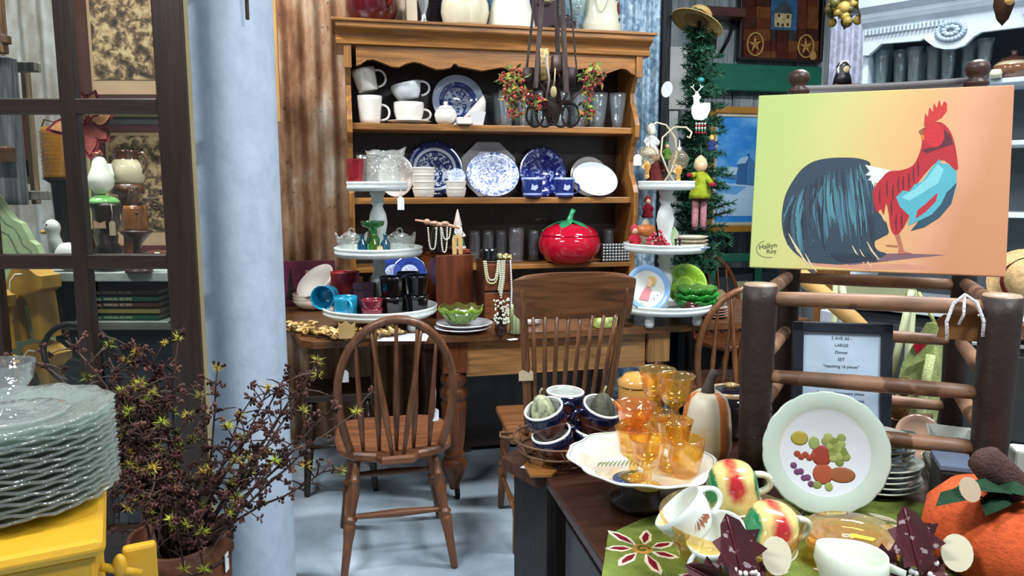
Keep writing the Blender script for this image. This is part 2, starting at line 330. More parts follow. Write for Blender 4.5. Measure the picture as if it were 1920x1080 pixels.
for i in range(3):
    for j in range(len(zz) - 1):
        m = MB((.93, .95, .94)); m.box(((xx[i] + xx[i + 1]) / 2, .006, (zz[j] + zz[j + 1]) / 2), (xx[i + 1] - xx[i], .003, zz[j + 1] - zz[j])); m.build('pane', 'pane', DR)
# gilt picture frames standing between pillar and rusty sheet (only their edges show)
for (y0, y1, lab) in ((-60, 229, 'slim gilt frame edge hanging by the rusty sheet, upper one'), (238, 505, 'slim gilt frame edge hanging by the rusty sheet, lower one')):
    a = P(512, y0, 3.45); b = P(518, y1, 3.45); f = T('picture_frame', lab, 'frame', (a.x - .12, 3.45, b.z), TH * .5)
    h = a.z - b.z
    m = MB(S('#a8814a'))
    for c, d in (((.115, 0, h / 2), (.018, .02, h)), ((-.115, 0, h / 2), (.018, .02, h)), ((0, 0, .009), (.23, .02, .018)), ((0, 0, h - .009), (.23, .02, .018))): m.box(c, d, bev=.003)
    m.build('moulding', 'satin', f); m = MB(S('#33291f')); m.box((0, .004, h / 2), (.22, .006, h - .02)); m.build('picture', 'matte', f)
# ---------------------------------------------------------------- long table
TZ = .75; FL = G(572, 642, TZ); BLp = G(524, 556, TZ)
def toT(p):
    d = p - FL; return d.x * cos(TH) + d.y * sin(TH), -d.x * sin(TH) + d.y * cos(TH)
def fromT(x, y, z): return Vector((FL.x + x * cos(TH) - y * sin(TH), FL.y + x * sin(TH) + y * cos(TH), z))
TD = toT(fromH(0, .30, 0))[1]
xs = toT(PL(1292, 604, FL, TH))[0]; xe = xs + .62; bl = toT(BLp)
TB = T('farm_table', 'long brown wooden table with turned legs and pale drawer front', 'table', (FL.x, FL.y, 0), TH)
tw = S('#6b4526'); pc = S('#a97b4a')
m = MB(tw); m.prism([(0.03, 0), (xs - .003, 0), (xs - .003, TD), (bl[0], TD), (-.02, .05)], .028, z0=TZ - .028); m.build('tabletop', 'woodx', TB)
m = MB(tw); m.prism([(xs + .003, .01), (xe, .01), (xe, .70), (xs + .003, .70)], .028, z0=TZ - .028); m.build('leaf', 'woodx', TB)
lx = [toT(PL(852, 690, FL, TH, .07))[0], toT(PL(1232, 660, FL, TH, .07))[0]]
m = MB(pc); a, b = lx[0] + .05, lx[1] - .06; m.box(((a + b) / 2, .075, TZ - .028 - .082), (b - a, .022, .165), bev=.003); m.build('apron', 'woodx', TB)
m = MB(pc); m.box(((a + b) / 2, .072, TZ - .028 - .158), (b - a, .024, .012)); m.build('apron_bead', 'woodx', TB)
m = MB(S('#a87a48')); xk = toT(PL(1062, 646, FL, TH, .06))[0]; m.box((xk, .058, TZ - .045), (.16, .016, .025), bev=.004); m.build('drawer_pull', 'woodx', TB)
m = MB(pc); m.box((lx[0] - .02 + .02, TD / 2, TZ - .1), (.022, TD - .2, .14)); m.box(((lx[0] + lx[1]) / 2, TD - .08, TZ - .1), (lx[1] - lx[0], .022, .14)); m.box((lx[1], TD / 2, TZ - .1), (.022, TD - .2, .14)); m.build('apron', 'woody', TB)
legp = [(0, .045), (.022, .05), (.026, .075), (.042, .10), (.052, .135), (.056, .16), (.050, .185), (.040, .195), (.044, .205), (.044, .215), (.038, .225), (.046, .27), (.054, .40), (.056, .44), (.048, .452), (.058, .462), (.060, .485), (.054, .50), (.044, .512), (.056, .53), (.058, .55), (.046, .565), (.05, .575), (0, .58)]
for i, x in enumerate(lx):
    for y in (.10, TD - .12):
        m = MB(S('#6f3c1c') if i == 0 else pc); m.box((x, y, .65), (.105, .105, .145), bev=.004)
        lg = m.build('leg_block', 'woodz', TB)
        m = MB(S('#6b3a1c'), Tr(x, y, 0)); m.lathe(legp, 24); lg2 = m.build('leg', 'woodz', TB)
        m = MB(S('#15151a'), Tr(x + .012, y, .024)); m.lathe([(0, -.009), (.022, -.009), (.024, 0), (.022, .009), (0, .009)], 16, Ry(90)); m.box((0, 0, .022), (.02, .014, .022)); m.build('caster', 'iron', lg2)
# ---------------------------------------------------------------- plate dresser standing on the table
HU = T('plate_dresser', 'open wooden plate dresser with scalloped cornice against the corrugated wall', 'dresser', (H0.x, H0.y, TZ), TH)
hw = S('#98652f'); Z1, Z2, ZT = .918, .555, 1.374
prof = [(.28, 0), (.04, 0), (.035, .30), (.015, .38), (.0, .46), (0, .58), (.02, .62), (.07, .68), (.08, .74), (.05, .82), (.005, .87), (0, .93), (.02, .97), (.075, 1.05), (.08, 1.10), (.03, 1.185), (0, 1.19), (0, 1.30), (.28, 1.30)]
for x in (.03, HW - .055):
    m = MB(hw); m.prism([(y, z) for y, z in prof], .025, Matrix(((0, 0, 1, x), (1, 0, 0, 0), (0, 1, 0, 0), (0, 0, 0, 1)))); m.build('side_panel', 'woodz', HU)
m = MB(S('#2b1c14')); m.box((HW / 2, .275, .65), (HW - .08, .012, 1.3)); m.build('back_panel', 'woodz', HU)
for z in (Z1, Z2):
    m = MB(hw); m.box((HW / 2, .15, z - .016), (HW - .10, .235, .032), bev=.004); m.build('shelf', 'woodx', HU)
def hx(px, py=110): return toH(HL(px, py))[0]
bot = [(668, 124), (676, 121), (688, 113), (700, 112), (716, 118), (735, 126), (748, 127), (762, 120), (775, 117), (788, 119), (800, 124), (818, 131), (834, 130), (846, 127), (850, 121), (854, 120), (860, 125)]
def vz(px, py): return HL(px, py).z - TZ
bl_ = [(hx(a, b), vz(a, b)) for a, b in bot]
xc = (hx(668) + hx(1192)) / 2
mid = [(xc - .10, bl_[-1][1] - .018), (xc, bl_[-1][1] + .002), (xc + .10, bl_[-1][1] - .018)]
vb = bl_ + mid + [(2 * xc - x, z) for x, z in bl_[::-1]]
m = MB(hw); m.prism([(vb[0][0], 1.30)] + vb + [(vb[-1][0], 1.30)], .018, Matrix(((1, 0, 0, 0), (0, 0, -1, .02), (0, 1, 0, 0), (0, 0, 0, 1)))); m.build('valance', 'woodx', HU)
m = MB(hw); m.tube([(x, -.001, z + .004) for x, z in vb], .0028, 5); m.build('valance_bead', 'satin', HU)
for x in (.042, HW - .042):
    m = MB(hw); m.box((x, .0, 1.235), (.035, .02, .13), bev=.003); m.build('valance_block', 'woodz', HU)
cp = [(0.0, 1.275), (-.018, 1.28), (-.02, 1.297), (-.012, 1.305), (-.02, 1.325), (-.045, 1.342), (-.055, 1.345), (-.06, 1.352), (-.06, ZT), (.28, ZT), (.28, 1.275)]
m = MB(hw); m.prism(cp, HW + .02, Matrix(((0, 0, 1, -.01), (1, 0, 0, 0), (0, 1, 0, 0), (0, 0, 0, 1)))); m.build('cornice', 'woodx', HU)
m = MB(hw); m.box((HW / 2, .11, ZT + .006), (HW + .06, .36, .014), bev=.003); m.build('top_board', 'woodx', HU)
SH1, SH2, SHT = TZ + Z1, TZ + Z2, TZ + ZT + .013
# ---------------------------------------------------------------- chairs
def turned(m, a, b, prof, seg=14):
    """lathe profile (r, t 0..1) along a->b"""
    a, b = Vector(a), Vector(b); d = b - a; q = d.to_track_quat('Z', 'Y').to_matrix().to_4x4()
    m.lathe([(0, 0)] + [(r, t * d.length) for r, t in prof] + [(0, d.length)], seg, Matrix.Translation(a) @ q)
LEGP = [(.011, 0), (.013, .02), (.017, .30), (.021, .38), (.022, .44), (.016, .455), (.023, .47), (.023, .485), (.016, .50), (.015, .52), (.019, .62), (.022, .70), (.016, .78), (.022, .795), (.016, .81), (.013, .88), (.014, 1)]
SPP = [(.006, 0), (.009, .15), (.0125, .35), (.010, .5), (.007, .8), (.006, 1)]
def windsor(label, loc, rz, c1='#70462c', group=None):
    t = T('windsor_chair', label, 'chair', loc, rz, group); c = S(c1)
    o = [(-.055, -.255), (.055, -.255), (.075, -.215), (.15, -.185), (.20, -.12), (.215, 0), (.21, .12), (.185, .19), (.10, .215), (-.10, .215), (-.185, .19), (-.21, .12), (-.215, 0), (-.20, -.12), (-.15, -.185), (-.075, -.215)]
    m = MB(c); n = len(o); vs = [(x * .965, y * .965, .412) for x, y in o] + [(x, y, .422) for x, y in o] + [(x, y, .438) for x, y in o] + [(x * .97, y * .97, .446) for x, y in o] + [(x * .6, y * .6, .434) for x, y in o]
    fs = [tuple(range(n))[::-1], tuple(range(4 * n, 5 * n))]
    for k in range(4): fs += [(k * n + i, k * n + (i + 1) % n, (k + 1) * n + (i + 1) % n, (k + 1) * n + i) for i in range(n)]
    m.add(vs, fs); m.build('seat', 'woodx', t)
    W, Hh, lean = .197, .485, .13
    def bow(a):
        x = W * cos(a) * (1 if sin(a) > .0 else .98); z = .44 + Hh * .52 + Hh * .48 * sin(a); return x, z
    pts = []
    for i in range(31):
        if i < 6: x = -.155 - .042 * sin(i / 6 * pi / 2); z = .43 + i / 6 * (.235)
        elif i > 24: x = .155 + .042 * sin((30 - i) / 6 * pi / 2); z = .43 + (30 - i) / 6 * .235
        else: a = pi - (i - 6) / 18 * pi; x = W * cos(a); z = .665 + .262 * sin(a)
        pts.append((x, -.155 - lean * (z - .43) / .5, z))
    m = MB(c); m.tube(pts, .0145, 10); m.build('back_bow', 'woodz', t)
    def top(x): z = .665 + .262 * math.sqrt(max(0, 1 - (x / W) ** 2)); return (x, -.155 - lean * (z - .43) / .5, z)
    for x0, x1 in ((-.115, -.135), (-.06, -.07), (0, 0), (.06, .07), (.115, .135)):
        m = MB(c); turned(m, (x0, -.165, .435), top(x1), SPP, 8); m.build('spindle', 'woodz', t)
    for sx in (-1, 1):
        m = MB(c); turned(m, (sx * .018, -.235, .435), top(sx * .085), SPP, 8); m.build('brace_spindle', 'woodz', t)
    F = {}
    for sx in (-1, 1):
        for y0, y1 in ((-.14, -.22), (.13, .20)):
            a, b = Vector((sx * .195, y1, 0)), Vector((sx * .135, y0, .42)); F[sx, y1] = (a, b); m = MB(c); turned(m, a, b, LEGP); m.build('leg', 'woodz', t)
    def at(k, s): a, b = F[k]; return a.lerp(b, s)
    STP = [(.008, 0), (.010, .1), (.015, .5), (.010, .9), (.008, 1)]
    for a, b in ((at((-1, -.22), .50), at((1, -.22), .50)), (at((-1, -.22), .38), at((-1, .20), .38)), (at((1, -.22), .38), at((1, .20), .38)), (at((-1, .20), .55), at((1, .20), .55))):
        m = MB(c); turned(m, a, b, STP, 10); m.build('stretcher', 'woodx', t)
    return t
tail = G(747, 858, .44); cx = tail + Vector((-sin(TH), cos(TH), 0)) * .25
w1 = windsor('bow-back wooden chair with white price tags, tucked under the table end', (cx.x, cx.y, 0), TH)
tagpart(w1, (-.172, -.215, .76), (.028, .042), drop=.012); tagpart(w1, (.135, -.20, .70), (.024, .045), drop=.11)
tail = G(1392, 742, .44); cx = tail + Vector((-sin(R(8)), cos(R(8)), 0)) * .25
windsor('bow-back wooden chair between the table leaf and the ladder-back chair', (cx.x, cx.y, 0), R(8), '#80502e')
c3 = P(1368, 560, 4.50); windsor('bow-back chair behind the table leaf, in front of the green frame', (c3.x + .01, 4.47, 0), R(200), '#6f3d20')
# pressed-back oak chair
def pressed(label, loc, rz):
    t = T('spindle_back_chair', label, 'chair', loc, rz); c = d = S('#744a2c')
    def post(sx, z):
        k = (z - .5) / .58; return Vector((sx * (.145 + .045 * k), -.20 - .10 * k, z))
    for sx in (-1, 1):
        pts = [Vector((sx * .15, -.05, .44)), Vector((sx * .148, -.14, .45)), Vector((sx * .145, -.19, .48))] + [post(sx, z) for z in (.56, .66, .78, .9, 1.0, 1.02)]
        m = MB(d); m.tube(pts, [.012, .014, .015, .016, .016, .015, .014, .014, .009], 10); m.build('back_post', 'woodz', t)
    vs = []; fs = []; n = 16
    for j, (z, hw) in enumerate(((.905, .185), (.92, .20), (1.03, .208), (1.055, .205), (1.07, .17))):
        for dy in (0, .018):
            for i in range(n + 1):
                u = -1 + 2 * i / n; x = u * hw * 1.05; vs.append((x, -.20 - .10 * (z - .5) / .58 - .005 - .022 * (1 - u * u) + dy, z - (.0 if j < 3 else .012 * abs(u) ** 3)))
    q = 2 * (n + 1)
    for j in range(4):
        for i in range(n):
            a = j * q + i; fs.append((a, a + 1, a + 1 + q, a + q)); a += n + 1; fs.append((a, a + 1, a + 1 + q, a + q))
    for i in range(n):
        fs.append((i, i + 1, i + n + 2, i + n + 1)); a = 4 * q + i; fs.append((a, a + 1, a + n + 2, a + n + 1))
    for j in range(4):
        for i in (0, n): a = j * q + i; fs.append((a, a + n + 1, a + n + 1 + q, a + q))
    m = MB(c); m.add(vs, fs); m.build('crest_rail', 'woodx', t)
    for i in range(8):
        u = -1 + 2 * (i + .5) / 8; m = MB(d); turned(m, (u * .13, -.175, .45), (u * .168, -.292, .915), [(.0065, 0), (.008, .3), (.0085, .6), (.0065, 1)], 8); m.build('spindle', 'woodz', t)
    m = MB(d); m.box((0, .02, .435), (.42, .42, .028), bev=.01); m.build('seat', 'woodx', t)
    for sx in (-1, 1):
        for y in (-.16, .19):
            m = MB(d); turned(m, (sx * .19, y * 1.15, 0), (sx * .165, y, .425), LEGP, 12); m.build('leg', 'woodz', t)
        for z in (.14, .27):
            m = MB(d); turned(m, (sx * .182, -.175, z), (sx * .182, .205, z), [(.009, 0), (.012, .5), (.009, 1)], 8); m.build('stretcher', 'woody', t)
    for z in (.18, .30):
        m = MB(d); turned(m, (-.18, -.175, z), (.18, -.175, z), [(.009, 0), (.012, .5), (.009, 1)], 8); m.build('stretcher', 'woodx', t)
    return t
pt = P(1072, 500, 2.58); pr = pressed('spindle-back chair with curved crest rail and paper tag, beside the tomato jar', (pt.x - .035, 2.58 + .27, 0), R(9))
m = MB(S('#d8c9a4')); m.prism([(-.026, -.02), (.026, -.02), (.026, .012), (.015, .018), (.010, .008), (0, .014), (-.012, .02), (-.026, .012)], .001, Tr(-.165, -.255, .70) @ Rx(90)); m.build('paper_tag', 'matte', pr)
# ---------------------------------------------------------------- vessels
def handle(r, z0, z1, out, th=.006, y=0): 
    zc = (z0 + z1) / 2; return [(r - .004 + (out + .004) * sin(pi * i / 12) ** .8, y, zc + (z1 - z0) / 2 * cos(pi * i / 12)) for i in range(13)]
def mug(name, label, loc, rz, rt, rb, h, col, cat='mug', mat='gloss', group=None, rot=None, inner=None, hcol=None, bulge=0, hz=(.2, .85), out=None, foot=0, rimcol=None, th=.006):
    t = T(name, label, cat, loc, rz, group, rot); pf = cupprof(rt, rb, h, .004, bulge, foot)
    m = MB(col); m.lathe(pf, 28); 
    if inner:
        k = len(pf) // 2 + 1
        m.c = [inner if (i // 28) >= k - 0 and i < len(m.f) else c for i, c in enumerate(m.c)]
    m.build('body', mat, t)
    if hz:
        rr = rb + (rt - rb) * .5 + bulge * .8; m = MB(hcol or col); m.tube(handle(rr, h * hz[0], h * hz[1], out or rt * .62), th, 8); m.build('handle', mat, t)
    return t
def stand_plate(name, label, mat, R_, px, py, dn, tilt=78, z=None, col=(.8, .8, .8), cat='plate', group=None, rz=None, oval=1.0, seg=48, h=.018, rf=None, well=.6, plane=None, loc=None, build=None):
    """plate on edge: (px,py) is its centre in the photo"""
    c = loc if loc is not None else HL(px, py, dn)
    if z is not None: c.z = z + R_ * sin(R(tilt)) * .985
    m = MB(col); m.lathe(plateprof(R_, h, .004, well), seg, Matrix.Diagonal((oval, 1, 1, 1)), rf)
    return m.thing(name, label, cat, mat, c, 0, group, (R(tilt), 0, TH if rz is None else rz))
WH = S('#e2ded6'); CW = S('#dfe3e6'); CR = S('#d8cdb4')
# upper shelf
def h1(px, dn=.13, py=232): p = HL(px, py, dn); p.z = SH1; return p
def h2(px, dn=.13, py=371): p = HL(px, py, dn); p.z = SH2; return p
p = h1(694); mug('mug', 'tall white mug standing upright at the dresser\'s left end', p, TH - .1, .063, .050, .138, WH, hz=(.15, .7), out=.04)
p2 = fromH(*toH(p), SH1 + .138); q = p2 + Vector((-.004, 0, .022)); mug('mug', 'white mug tilted on top of another tall mug', q, 0, .062, .048, .11, WH, rot=(0, R(-14), TH - .1), hz=(.1, .85), out=.045)
p = h1(767); m = MB(WH); m.lathe(plateprof(.112, .016), 36); m.thing('saucer', 'white saucer under two stacked teacups', 'saucer', 'gloss', p, 0)
mug('teacup', 'white teacup standing upright on its saucer', p + Vector((0, 0, .006)), TH, .076, .055, .105, WH, hz=(.2, .7), out=.038, bulge=.008)
mug('teacup', 'white teacup tilted inside another teacup', p + Vector((.002, 0, .125)), 0, .076, .05, .082, S('#d7dbe0'), rot=(0, R(-13), TH), hz=(.1, .95), out=.045, bulge=.008)
stand_plate('plate', 'blue and white plate with lettered ring standing behind a sugar bowl', 'delft', .137, 858, 180, .22, 80, SH1)
p = h1(836, .09); t = T('sugar_bowl', 'small white lidded sugar bowl on the upper dresser shelf', 'sugar bowl', p, TH)
m = MB(WH); m.lathe([(0, 0), (.035, 0), (.052, .02), (.058, .05), (.05, .075), (.04, .082), (0, .082)], 24); m.build('body', 'gloss', t)
m = MB(WH); m.lathe([(.044, .082), (.03, .095), (.01, .099), (.008, .105), (.013, .112), (0, .12)], 20); m.build('lid', 'gloss', t)
p = h1(896, .125); m = MB(CW); m.lathe(cupprof(.072, .045, .072, .004), 4, Rz(45) @ Matrix.Diagonal((1, .7, 1, 1)), smooth=False); m.thing('square_dish', 'white flared square dish holding a tipped sauce boat', 'dish', 'gloss', p, TH)
m = MB(WH); m.lathe([(0, 0), (.02, .0), (.038, .03), (.045, .06), (.04, .06), (.02, .01), (0, .008)], 24, Matrix.Diagonal((1.65, .8, 1, 1)), rf=lambda a, r, z: 1 + .18 * max(0, cos(a)) ** 6)
m.thing('sauce_boat', 'white sauce boat tipped up on its end', 'sauce boat', 'gloss', p + Vector((.015, 0, .055)), 0, rot=(0, R(-48), TH))
p = h1(870, .035); m = MB(WH); m.box((0, 0, .018), (.075, .05, .036), bev=.006); m.thing('small_white_box', 'small white ceramic box at the dresser shelf edge', 'box', 'gloss', p, TH)
def tumbler(label, loc, rt, rb, h, group, col=(.86, .9, .92), mat='tumbler', name='drinking_glass', waist=0, thick=.012):
    m = MB(col); n = 6; m.lathe([(0, 0), (rb, 0), (rb * 1.02, thick)] + [(rb + (rt - rb) * (k / n) ** .75, thick + (h - thick) * k / n) for k in range(1, n + 1)] + [(rb + (rt - rb) * (k / n) ** .75 - .0025, thick + (h - thick) * k / n) for k in range(n, 0, -1)] + [(0, thick)], 20)
    return m.thing(name, label, 'glass', mat, loc, 0, group)
g0 = None
for i, (px, dn) in enumerate([(950, .08), (984, .09), (1018, .08), (1053, .08), (1088, .09), (1123, .08), (1157, .07), (937, .20), (972, .21), (1006, .21), (1042, .21), (1078, .21), (1112, .21)]):
    p = h1(px, dn); lab = 'etched tapered drinking glass in the front row on the upper shelf' if i < 7 else 'etched tapered drinking glass in the back row on the upper shelf'
    if g0 is None: g0 = tumbler(lab, p, .046, .026, .178, 'tapered glasses on the upper shelf')
    else: dup(g0, p, 0, lab)
# lower shelf
stand_plate('platter', 'plain pale oval platter standing behind the crystal pitcher', 'gloss', .112, 742, 322, .18, 80, SH2, S('#d9cfc8'), 'platter', oval=.82)
stand_plate('plate', 'dark blue willow-pattern plate standing behind stacked cream bowls', 'willow', .148, 815, 313, .22, 80, SH2)
m = MB(S('#c9c9cc')); m.lathe(plateprof(.158, .02, .004, .7), 8, Rz(22.5), smooth=False); c = HL(915, 312, .235); c.z = SH2 + .158 * .92 * sin(R(81)); m.thing('octagonal_plate', 'plain white octagonal plate behind a scenic blue plate', 'plate', 'gloss', c, 0, rot=(R(81), 0, TH))
stand_plate('plate', 'pale blue scenic plate leaning in front of the octagonal plate', 'scenic', .122, 923, 330, .12, 72, SH2, oval=1.15)
stand_plate('platter', 'deep cobalt blue oval plate standing behind two blue cups', 'cobalt', .136, 1016, 313, .22, 80, SH2, oval=.96, cat='plate')
stand_plate('plate', 'plain white plate standing at the dresser\'s right end', 'gloss', .110, 1103, 323, .22, 80, SH2, S('#c9c6c4'))
stand_plate('plate', 'plain white plate leaning low in front of another white plate', 'gloss', .118, 1115, 343, .10, 50, SH2, S('#ccd3d6'), oval=1.05, h=.012)
def bowlstack(px, n, rt, dn, lab, grp, dz=.034, h=.05):
    for k in range(n):
        p = h2(px, dn) + Vector((0, 0, k * dz)); m = MB(S('#dcd7cc')); m.lathe(cupprof(rt, rt * .82, h, .004, .003), 28); m.lathe([(rt * 1.03, h - .008), (rt * 1.04, h - .004), (rt * 1.03, h), (rt * .99, h)], 28)
        m.thing('cream_bowl', lab % ('topmost' if k == n - 1 else 'lowest' if k == 0 else 'middle'), 'bowl', 'gloss', p, TH, grp)
bowlstack(795, 4, .057, .09, 'straight-sided cream bowl, %s of the taller stack before the willow plate', 'taller cream bowl stack')
bowlstack(855, 2, .052, .08, 'straight-sided cream bowl, %s of the shorter stack with blue dish', 'shorter cream bowl stack', .035)
c = h2(855, .085) + Vector((.004, 0, .1)); m = MB(); m.lathe(plateprof(.047, .012, .003), 28); m.thing('small_dish', 'small blue and white dish propped up in stacked cream bowls', 'dish', 'scenic', c, 0, rot=(R(65), 0, TH - .15))
for px, lab, a in ((998, 'cobalt blue cup with hidden handle, beside a scenic plate', 120), (1058, 'cobalt blue cup with visible handle, beside white plates', -12)):
    t = T('blue_cup', lab, 'cup', h2(px, .055), TH + R(a)); m = MB(S('#23357f')); m.lathe(cupprof(.056, .048, .1, .004), 28); m.build('body', 'enamel', t)
    m = MB(S('#9fb2e6')); m.lathe([(.0572, .092), (.0578, .100), (.052, .102)], 28); m.build('rim_band', 'gloss', t); m = MB(S('#9fb2e6')); m.lathe([(.0492, .012), (.05, .018), (.0496, .024)], 28); m.build('foot_band', 'gloss', t)
    m = MB(S('#b9c6ee')); m.add([(.0545 * cos(x), .0545 * sin(x), z) for x, z in ((-2.2, .04), (-1.8, .035), (-1.5, .05), (-1.6, .065), (-1.9, .06), (-2.1, .07))], [(0, 1, 2, 3, 4, 5)], M=Rz(-a + 15) @ Matrix.Diagonal((1.02, 1.02, 1, 1))); m.build('printed_motif', 'gloss', t)
    m = MB(S('#23357f')); m.tube(handle(.05, .02, .075, .028), .005, 8); m.build('handle', 'enamel', t)
# low deck of the dresser
m = MB(hw); m.box((HW / 2, .15, .195), (HW - .10, .235, .024), bev=.003); m.build('deck', 'woodx', HU)
ZD = TZ + .207
def h3(px, dn=.13, py=500): p = HL(px, py, dn); p.z = ZD; return p
g1 = None
for i, (px, dn) in enumerate([(890, .2), (915, .2), (940, .2), (968, .14), (1000, .19), (1140, .2)]):
    lab = 'dark faceted glass tumbler on the dresser deck behind the gnome' if i != 3 else 'broad smoky faceted tumbler on the dresser deck'
    p = h3(px, dn)
    if g1 is None: g1 = tumbler(lab, p, .033, .028, .17, 'tumblers on the dresser deck', (.80, .84, .88))
    else: dup(g1, p, 0, lab, sc=(1.3, 1.3, 1.1) if i == 3 else None)
t = T('tomato_jar', 'glossy red tomato-shaped jar with green leaf lid on the dresser', 'jar', h3(1067, .05), TH)
rr = lambda a, r, z: 1 + .035 * abs(cos(2.5 * a)) 
m = MB(S('#b3102c')); m.lathe([(0, 0), (.09, 0), (.125, .02), (.155, .065), (.162, .105), (.152, .14), (.145, .15), (0, .15)], 40, rf=rr); m.build('body', 'gloss', t)
m = MB(S('#b3102c')); m.lathe([(.15, .150), (.148, .158), (.125, .185), (.08, .207), (.03, .212), (0, .212)], 40, rf=rr); ld = m.build('lid', 'gloss', t)
m = MB(S('#2c8a5c'))
for k in range(5):
    a = 2 * pi * k / 5 + .3; vs = []; fs = []
    for i in range(6):
        u = i / 5; w = .032 * sin(pi * min(u * 1.1 + .08, 1)) + .001; r_ = .01 + .135 * u; z = .222 - .055 * u * u
        for s_ in (-1, 0, 1): vs.append((r_ * cos(a) - s_ * w * sin(a), r_ * sin(a) + s_ * w * cos(a), z + (.006 if s_ == 0 else 0)))
    for i in range(5):
        for j in range(2): fs.append((3 * i + j, 3 * i + j + 1, 3 * i + j + 4, 3 * i + j + 3))
    m.add(vs, fs, True)
m.build('leaves', 'gloss', ld); m = MB(S('#2c8a5c')); m.tube([(0, 0, .21), (.002, 0, .235), (.010, 0, .26), (.022, 0, .283)], [.028, .016, .012, .015], 10); m.build('stem', 'gloss', ld)
m = MB(S('#c7cdd0')); 
for i in range(9):
    for j in range(6): m.box((-.07 + i * .0175, 0, .012 + j * .016), (.015, .05, .012), bev=.003)
m.thing('studded_box', 'small silver studded box at the dresser deck\'s right end', 'box', 'metal', h3(1152, .06), TH)
# ---------------------------------------------------------------- on top of the dresser
def h0(px, dn=.12, py=70): p = HL(px, py, dn); p.z = SHT; return p
t = T('pitcher', 'dark maroon glazed pitcher at the dresser top\'s left end', 'pitcher', h0(698, .10, 57), TH)
m = MB(S('#4a0d14')); m.lathe([(0, 0), (.085, 0), (.105, .02), (.124, .07), (.126, .11), (.112, .165), (.085, .21), (.075, .25), (.085, .28), (.08, .28), (.06, .24), (0, .23)], 36); m.build('body', 'gloss', t)
m = MB(S('#6a1a14')); m.tube([(.06, -.07, .22), (.075, -.105, .23), (.095, -.12, .17), (.09, -.115, .11), (.07, -.10, .075)], [.012, .014, .014, .013, .010], 10); m.build('handle', 'gloss', t)
m = MB(S('#cfc2a8')); m.box((0, 0, .15), (.055, .06, .30), bev=.006); m.thing('cream_vase', 'tall square cream vase beside the maroon pitcher', 'vase', 'gloss', h0(772, .08, 60), TH)
m = MB(S('#b9bfc2')); m.lathe([(0, 0), (.028, 0), (.03, .012), (.014, .03), (.012, .06), (.024, .10), (.030, .18), (.026, .26), (0, .26)], 20); m.thing('silver_candlestick', 'slim silver candlestick beside the square cream vase', 'candlestick', 'metal', h0(795, .05, 62), TH)
m = MB(S('#2b2130')); m.box((0, 0, .07), (.13, .1, .14), bev=.004); m.box((.0, -.02, .155), (.11, .05, .03), bev=.004); m.thing('dark_box', 'dark violet box between the candlestick and cream jars', 'box', 'matte', h0(806, .19, 62), TH)
def legs_jar(px, py, lab, col, skirt):
    t = T('cookie_jar', lab, 'cookie jar', h0(px, .08, py), TH)
    if skirt: pf = [(0, 0), (.122, 0), (.126, .01), (.112, .08), (.092, .16), (.08, .19), (0, .19)]
    else: pf = [(0, 0), (.095, 0), (.108, .02), (.121, .075), (.118, .12), (.1, .165), (.09, .19), (0, .19)]
    rf = None if skirt else (lambda a, r, z: 1 - .10 * max(0, 1 - abs(a - 1.5 * pi) / .16) * (1 if z < .13 else max(0, 1 - (z - .13) / .05)))
    m = MB(col); m.lathe(pf, 48, rf=rf); m.build('body', 'gloss', t)
    m = MB(S('#ded9c6')); m.lathe([(0, .188), (.098, .19), (.104, .20), (.1, .213), (.105, .225), (.11, .28), (.09, .31), (0, .31)], 32, rf=lambda a, r, z: 1 + .02 * sin(7 * a)); m.build('lid', 'gloss', t)
    for k, x in enumerate((-.03, .055)):
        m = MB(S('#cfc9b4')); m.ell((x, -.101 + .02 * (x > 0), .17), (.01, .006, .01), 10, 6); m.build('button', 'gloss', t)
legs_jar(872, 68, 'cream ceramic cookie jar shaped like trousers with buttons', S('#d6cfb2'), False)
legs_jar(958, 74, 'white ceramic cookie jar shaped like a flared skirt', S('#dcdcd0'), True)
t = T('violet_case', 'violet-brown case behind the hanging basket straps', 'case', h0(1016, .195, 78), TH)
m = MB(S('#43323a')); m.box((0, 0, .09), (.15, .11, .18), bev=.005); m.build('body', 'matte', t); m = MB(S('#9a8a5a')); m.tube([(-.03, -.07, .16), (-.015, -.085, .168), (.015, -.085, .168), (.03, -.07, .16)], .006, 6); m.build('handle', 'satin', t)
for px, dn, lab in ((1074, .17, 'clear stemmed goblet behind the brown mug'), (1082, .07, 'clear stemmed goblet beside the cream leaf crock')):
    m = MB((.8, .88, .88)); m.lathe([(0, 0), (.035, 0), (.034, .006), (.008, .012), (.007, .07), (.012, .085), (.035, .11), (.045, .16), (.043, .20), (.040, .20), (.04, .16), (.03, .115), (0, .10)], 20); m.thing('goblet', lab, 'goblet', 'pressed', h0(px, dn, 80), TH)
mug('brown_mug', 'dark brown mug on top of the dresser between goblets', h0(1056, .06, 80), TH, .036, .036, .085, S('#2f2026'), out=.026)
t = T('leaf_crock', 'cream stoneware crock with painted leaf and brown rim', 'crock', h0(1127, .09, 84), TH); cc = S('#c9c8b4')
m = MB(cc); m.lathe([(0, 0), (.10, 0), (.104, .008), (.102, .02), (.105, .028), (.102, .036), (.105, .044), (.101, .055), (.094, .12), (.088, .19), (.09, .20), (.084, .20), (.08, .19), (0, .02)], 40); m.build('body', 'gloss', t)
m = MB(S('#6a3226')); m.lathe([(.0905, .198), (.093, .21), (.088, .216), (.08, .214), (.08, .198)], 40); m.build('rim', 'gloss', t)
def wrap(m, pts, r, ac):
    """flat shape wrapped on a cylinder of radius r(z) round angle ac"""
    m.add([(r(z) * sin(ac + x / .1), -r(z) * cos(ac + x / .1), z) for x, z in pts], [tuple(range(len(pts)))])
rc = lambda z: .1055 - .092 * max(0, z - .055) + .0012
